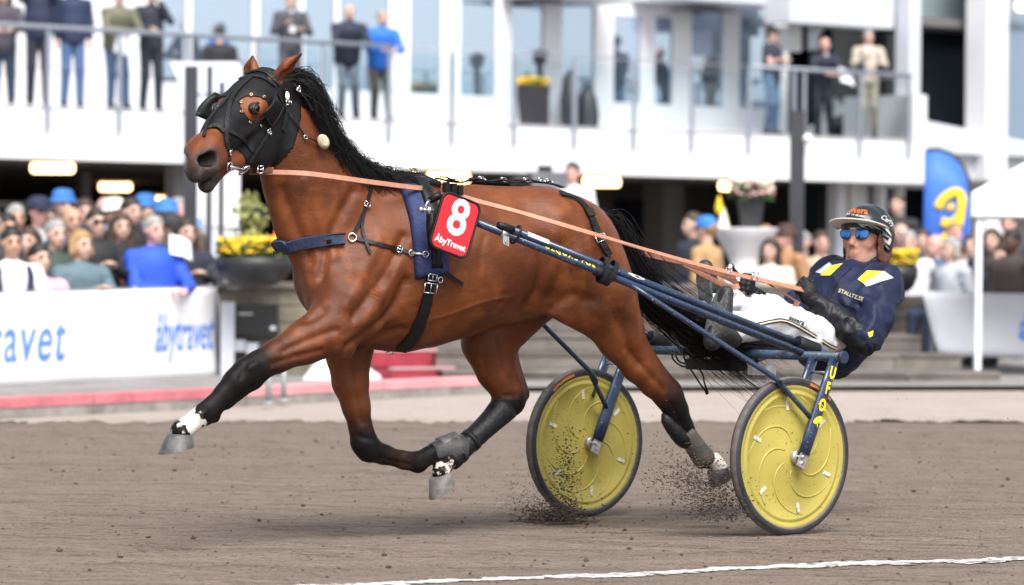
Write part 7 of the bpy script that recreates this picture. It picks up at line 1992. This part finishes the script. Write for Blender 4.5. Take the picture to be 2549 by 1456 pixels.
# padding under the rim and the leather ear guard
pts = [Vector(hh(-.005 + .094*math.cos(a), .086*math.sin(a), .030 - .004*math.cos(a))) for a in np.linspace(-1.75, 1.75, 22)]
MB().tube(pts, .011, 8).build('padding', mat('black_padding', (.008, .008, .009), .9), helmet)
for s_ in (1, -1):
    K = 14; vs = []
    out = [(.020, .030), (.022, -.01), (.012, -.05), (.0, -.085), (-.03, -.088), (-.060, -.082), (-.082, -.05), (-.085, .0), (-.075, .03)]
    g = Body()
    for (p, q) in zip(out[:-1], out[1:]): g.cone(hh(p[0], .084*s_, p[1]), hh(q[0], .084*s_, q[1]), .012, .012, .012, hl, .5)
    g.cone(hh(.0, .083*s_, -.062), hh(-.06, .083*s_, -.065), .024, .022, .012, hl, .3); g.cone(hh(.008, .084*s_, .01), hh(.002, .084*s_, -.05), .018, .022, .012, hl, .3)
    f2, l2, _ = g.grid(.0045); v2, q2 = surface_nets(f2, l2, .0045); np_mesh('ear_guard', v2, q2, mat('brown_leather_guard', (.105, .030, .016), .5, noise=.3, nscale=30), helmet)
    MB().tube([Vector(hh(.005, .084*s_, -.075)), Vector(hh(.030, .070*s_, -.098)), Vector(hh(.052, .040*s_, -.122)), Vector(hh(.058, 0, -.130))], .008, 8, flat=(Vector(hl), .5)).build('chin_strap', M_leather, helmet)
    MB().tube([Vector(hh(.020, .080*s_, -.085)), Vector(hh(.042, .060*s_, -.108))], .013, 8).build('strap_buckle', M_rubber, helmet)
# painted swooshes, lettering and badge on the shell
M_mint = mat('mint_paint', (.30, .40, .34), .35); M_offw = mat('offwhite_paint', (.66, .64, .58), .35); M_orange = mat('orange_print', (.85, .20, .03), .4)
_band([(2128, 567), (2150, 572), (2176, 585), (2200, 597), (2214, 610)], 14, M_offw, .020)
_band([(2140, 560), (2164, 572), (2190, 578), (2214, 592)], 14, M_mint, .018)
_band([(2150, 578), (2172, 592), (2192, 600), (2212, 620)], 14, M_mint, .016)
_band([(2134, 556), (2150, 560), (2166, 560)], 10, M_mint, .010)
_band([(2160, 560), (2178, 574), (2186, 590)], 10, M_mint, .010)
_band([(2120, 548), (2150, 552), (2180, 566), (2205, 580)], 14, M_mint, .008)
_band([(2170, 596), (2190, 612), (2206, 632)], 12, M_offw, .010)
_band([(2196, 566), (2208, 574), (2218, 588)], 10, M_offw, .011)
def px_text(bv, name, body, u0, v0, ang, h, col, parent, off=.0016, bold=0.0, sx=1., shear=0., curve=0., spacing=1.):
    """lettering that hugs a surface; u0, v0 centre, h letter height in measured units"""
    ca, sa = math.cos(ang), math.sin(ang)
    def wr_(p):
        y = p.y + curve*p.x*p.x/h
        u = u0 + (p.x*ca + y*sa); v = v0 + (p.x*sa - y*ca)
        q, n = surfD(bv, u, v, off); return q + n*(p.z*.0004)
    return text_obj(name, body, h*1.35, col, parent, None, .001, shear=shear, bold=bold*h, sx=sx, wrap=wr_, spacing=spacing)
px_text(BHm, 'lettering', 'assera', 2133, 524, .12, 16, M_orange, helmet, bold=.03)
px_text(BHm, 'lettering', 'PART OF PRIZBRO', 2128, 536, .16, 5, M_wht_print, helmet, bold=.02)
px_text(BHm, 'lettering', 'Carl-J', 2208, 548, .55, 12, M_wht_print, helmet, bold=.02, shear=.3)
p, n = surfD(BHm, 2213, 600, .002); a_ = (Vector((0,0,1)) - n*n.z).normalized(); b_ = n.cross(a_)
MB().add([p + a_*math.cos(k*.449)*.017 + b_*math.sin(k*.449)*.011 for k in range(14)], [tuple(range(14))]).build('badge', M_white, helmet)
# ---- mirrored sunglasses
glasses = thing('sunglasses', None, None); glasses.parent = driver
for k in ('label', 'category'):
    if k in glasses: del glasses[k]
M_lens = mat('blue_mirror_lens', (.05, .16, .42), .08, .9)
for s_ in (1, -1):
    K = 20; vs = []
    for rr in (0, .5, 1):
        for k in range(K):
            a = 2*math.pi*k/K; x = .033*math.cos(a)*rr; y = (.029*math.sin(a) if math.sin(a) < 0 else .020*math.sin(a))*rr
            if math.sin(a) < 0 and math.cos(a) < 0: x *= .86
            l = .037 + x
            vs.append(Vector(hh(.108 - .9*(l*l)*3.2 + (.004*(1-rr*rr)), l*s_, .012 + y)))
    fs = [(i*K+k, i*K+(k+1) % K, (i+1)*K+(k+1) % K, (i+1)*K+k) for i in range(2) for k in range(K)]
    MB().add(vs, fs, True).build('lens', M_lens, glasses)
    MB().tube(vs[2*K:] + [vs[2*K]], .0018, 6, caps=False).build('frame', M_leather, glasses)
    MB().tube([Vector(hh(.094, .064*s_, .020)), Vector(hh(.070, .074*s_, .017)), Vector(hh(-.01, .079*s_, .012))], .002, 6).build('temple', M_leather, glasses)
MB().tube([Vector(hh(.110, -.012, .026)), Vector(hh(.114, 0, .028)), Vector(hh(.110, .012, .026))], .0045, 6).build('bridge', mat('pale_bridge', (.5, .52, .55), .3), glasses)
# stubble and hair edge are left to the skin; white undershirt collar
MB().tube([Vector(neckb + ad*.045 + np.array((.066*math.cos(a), .066*math.sin(a), -.012*math.cos(a)))) for a in np.linspace(-2.6, 2.6, 24)], .016, 8, flat=(Vector(ad), 1.4)).build('shirt_collar', M_white_cloth, driver)
cp = [Vector(neckb + ad*.022 + np.array((.080*math.cos(a) + .01, .082*math.sin(a), -.018*math.cos(a)))) for a in np.linspace(-3.0, 3.0, 26)]
MB().tube(cp, .022, 10, flat=(Vector(ad), 1.7)).build('collar', M_navy_cloth, driver)
# ---- patches and lettering on the clothes
def decal(bv, corners, name, m_, parent, off=.003, n=10, m2=6):
    c = corners; vs = []
    for i in range(n):
        for j in range(m2):
            s_, t = i/(n-1), j/(m2-1)
            u = (c[0][0]*(1-s_)+c[1][0]*s_)*(1-t) + (c[3][0]*(1-s_)+c[2][0]*s_)*t; v = (c[0][1]*(1-s_)+c[1][1]*s_)*(1-t) + (c[3][1]*(1-s_)+c[2][1]*s_)*t
            vs.append(surfD(bv, u, v, off)[0])
    return MB().add(vs, [(i*m2+j, i*m2+j+1, (i+1)*m2+j+1, (i+1)*m2+j) for i in range(n-1) for j in range(m2-1)], True).build(name, m_, parent)
decal(BJ, [(2134, 696), (2158, 674), (2200, 676), (2150, 706)], 'yellow_patch', M_yel_cloth, driver)
decal(BJ, [(2150, 706), (2200, 676), (2222, 692), (2156, 714)], 'white_patch', M_white_cloth, driver, .0035)
decal(BJ, [(2042, 686), (2066, 686), (2098, 656), (2068, 662)], 'yellow_patch', M_yel_cloth, driver)
decal(BJ, [(2030, 678), (2044, 682), (2070, 660), (2064, 654)], 'white_patch', M_white_cloth, driver, .0035)
px_text(BJ, 'lettering', 'STALLTZ.SE', 2118, 735, .36, 9.5, mat('cream_lettering', (.78, .72, .50), .6), driver, .004, bold=.04)
decal(BJ, [(2158, 828), (2172, 822), (2170, 836), (2162, 840)], 'yellow_tab', M_yel_cloth, driver, .004, 4, 3)
MB().tube([surfD(BJ, u, v, .003)[0] for (u, v) in spline([(2118, 668), (2085, 700), (2060, 750), (2040, 800)], 14)], .003, 6).build('zip', M_black_cloth, driver)
MB().tube([surfD(BJ, u, v, .002)[0] for (u, v) in spline([(2092, 752), (2110, 762), (2132, 770)], 10)], .002, 6).build('pocket_seam', M_black_cloth, driver)
px_text(BT, 'lettering', 'assera', 1982, 797, .40, 12, mat('black_print', (.012, .012, .014), .6), driver, .003, bold=.03)
px_text(BT, 'lettering', 'PART OF PRIZBRO', 1986, 809, .38, 5.5, mat('grey_print', (.30, .32, .38), .6), driver, .003)
def tstripe(px, w, off, m_):
    pts = spline(px, 26); P, N_ = zip(*[surfD(BT, u, v, off) for (u, v) in pts]); P = [np.array(p) for p in P]
    for _ in range(2): P = [P[0]] + [.25*P[i-1]+.5*P[i]+.25*P[i+1] for i in range(1, len(P)-1)] + [P[-1]]
    MB().ribbon([Vector(p) for p in P], N_, w, .002).build('trouser_stripe', m_, driver)
LP = [(1860, 812), (1892, 806), (1925, 799), (1948, 797), (1985, 812), (2022, 834), (2060, 858), (2080, 866)]
tstripe(LP, .019, .003, mat('black_print', (.012, .012, .014), .6)); tstripe(LP, .006, .0055, mat('cream_lettering', (.78, .72, .50), .6))
# ---- whip in the far hand
p, f, l, u = PALM[1]
whip = MB().tube([Vector(p - u*.06 - f*.01), Vector(p + u*.03 + f*.03), Vector(sp(1826, 672, -.13)), Vector(sp(1818, 662, -.13))], [.006, .008, .009, .015], 10)
wo = whip.build('whip', M_leather, None); wo.matrix_world = SF.m; tag(wo, 'short black whip with pale button end held in the driver\'s far glove', 'whip')
MB().tube([Vector(sp(1818, 662, -.115)), Vector(sp(1817, 662, -.105))], .009, 12).build('end_button', M_white, wo)

# ================================================================== REINS
def W_h(u, v, s): return HF.m @ HF.p(u, v, s)
def W_s(u, v, y): return SF.m @ Vector(SF.p(u, v, y))
def rein(pts, nrm, w, name, m_, parent=None, n=40, th=.004):
    P = spline([np.array(p) for p in pts], n); N_ = spline([np.array(p) for p in nrm], n)
    return MB().ribbon([Vector(p) for p in P], [Vector(q) for q in N_], w, th).build(name, m_, parent)
toc = Vector((.15, -1, .25))
reins = thing('reins', 'tan leather reins running from the bit back to the driver\'s gloves', 'reins')
bitw = HF.m @ Vector(surf(612, 418, .022)[0])
front = [bitw, W_h(760, 432, .20), W_h(920, 453, .24), W_h(1040, 468, .17), W_h(1078, 466, .06)]
rein(front, [toc]*5, .022, 'rein', M_rein, reins, 30)
rein([bitw + Vector((.02, -.004, 0)), W_h(680, 424, .19)], [toc]*2, .026, 'rein_fold', M_rein_edge, reins, 6, .008)
b0 = W_h(648, 423, .188); bo = MB()
for q in (b0,):
    t = (front[1] - front[0]).normalized(); buckle(q + Vector((0, -.008, 0)), toc.normalized(), t, .024, reins)
gl, gr = SF.m @ Vector(PALM[0][0] + PALM[0][1]*.03), SF.m @ Vector(PALM[1][0] + PALM[1][1]*.03)
rein([W_h(1078, 466, .06), W_h(1180, 498, .22), W_h(1290, 528, .34), W_h(1480, 584, .42), W_s(1640, 632, .30), W_s(1800, 676, .22), gl], [toc]*2 + [Vector((0, -1, .75))]*5, [.020]*14 + list(np.linspace(.022, .034, 26)), 'rein', M_rein, reins, 40)
for uv in ((1812, 679), (1878, 690)):
    q = W_s(uv[0], uv[1], .20); buckle(q + Vector((0, -.006, .004)), toc.normalized(), Vector((1, 0, -.25)), .028, reins)
rein([W_h(1530, 609, -.22), W_s(1610, 634, -.22), W_s(1690, 652, -.20), W_s(1780, 678, -.16), gr], [toc]*5, .024, 'rein', M_rein_edge, reins, 24)
rein([W_s(1700, 655, -.06), W_s(1760, 690, -.06), W_s(1815, 714, -.08), W_s(1838, 712, -.10)], [toc]*4, .026, 'rein', M_rein, reins, 18)
rein([W_s(1696, 650, -.02), W_s(1760, 672, -.02), W_s(1812, 686, -.02), W_s(1830, 690, -.05)], [toc]*4, .030, 'rein', M_rein_edge, reins, 16)
rein([gr + Vector((.01, -.02, -.01)), W_s(1852, 728, -.10), W_s(1858, 760, -.10), W_s(1852, 780, -.08)], [toc]*4, .016, 'rein_end', M_rein_edge, reins, 16)
rein([W_s(1905, 702, .14), W_s(1950, 730, .16), W_s(1985, 752, .17)], [toc]*3, .008, 'rein_end', M_rein_edge, reins, 10)
rein([W_s(1985, 750, .12), W_s(1976, 768, .14), W_s(1966, 786, .15)], [toc]*3, .026, 'rein_end', M_rein_edge, reins, 10)
# ================================================================== DIRT thrown up behind hoof and wheel
def spray(name, u, v, D, n, su, sv, sd, r0, r1, seed, tail=(0, 0)):
    r = np.random.default_rng(seed); s = D/F_PX; c = pix(u, v, D)
    X = r.normal(size=n)*su*s + tail[0]*s*r.random(n)**2; Z = np.abs(r.normal(size=n))*sv*s + tail[1]*s*r.random(n)**2; Y = r.normal(size=n)*sd
    P = np.stack([c.x + X, c.y + Y, np.maximum(.004, c.z + Z)], -1); R_ = r0 + (r1-r0)*r.random(n)**3
    return clods(name, P, R_, M_clod)
spray('flying_dirt', 1380, 1316, 16.7, 4200, 38, 30, .06, .0012, .008, 1, (0, 0))
spray('flying_dirt', 1420, 1300, 16.6, 1500, 16, 70, .05, .0012, .006, 2, (-40, 150))
spray('flying_dirt', 1330, 1290, 16.7, 1600, 55, 50, .10, .001, .004, 3)
spray('flying_dirt', 1800, 1300, 15.9, 2600, 46, 46, .08, .0012, .007, 4, (-60, 60))
spray('flying_dirt', 1740, 1200, 15.9, 1900, 50, 40, .08, .0012, .006, 5, (-80, -40))
spray('flying_dirt', 1660, 1160, 16.0, 150, 40, 60, .15, .0015, .005, 6)
spray('flying_dirt', 2320, 1180, 16.6, 90, 120, 90, .4, .0015, .005, 7)
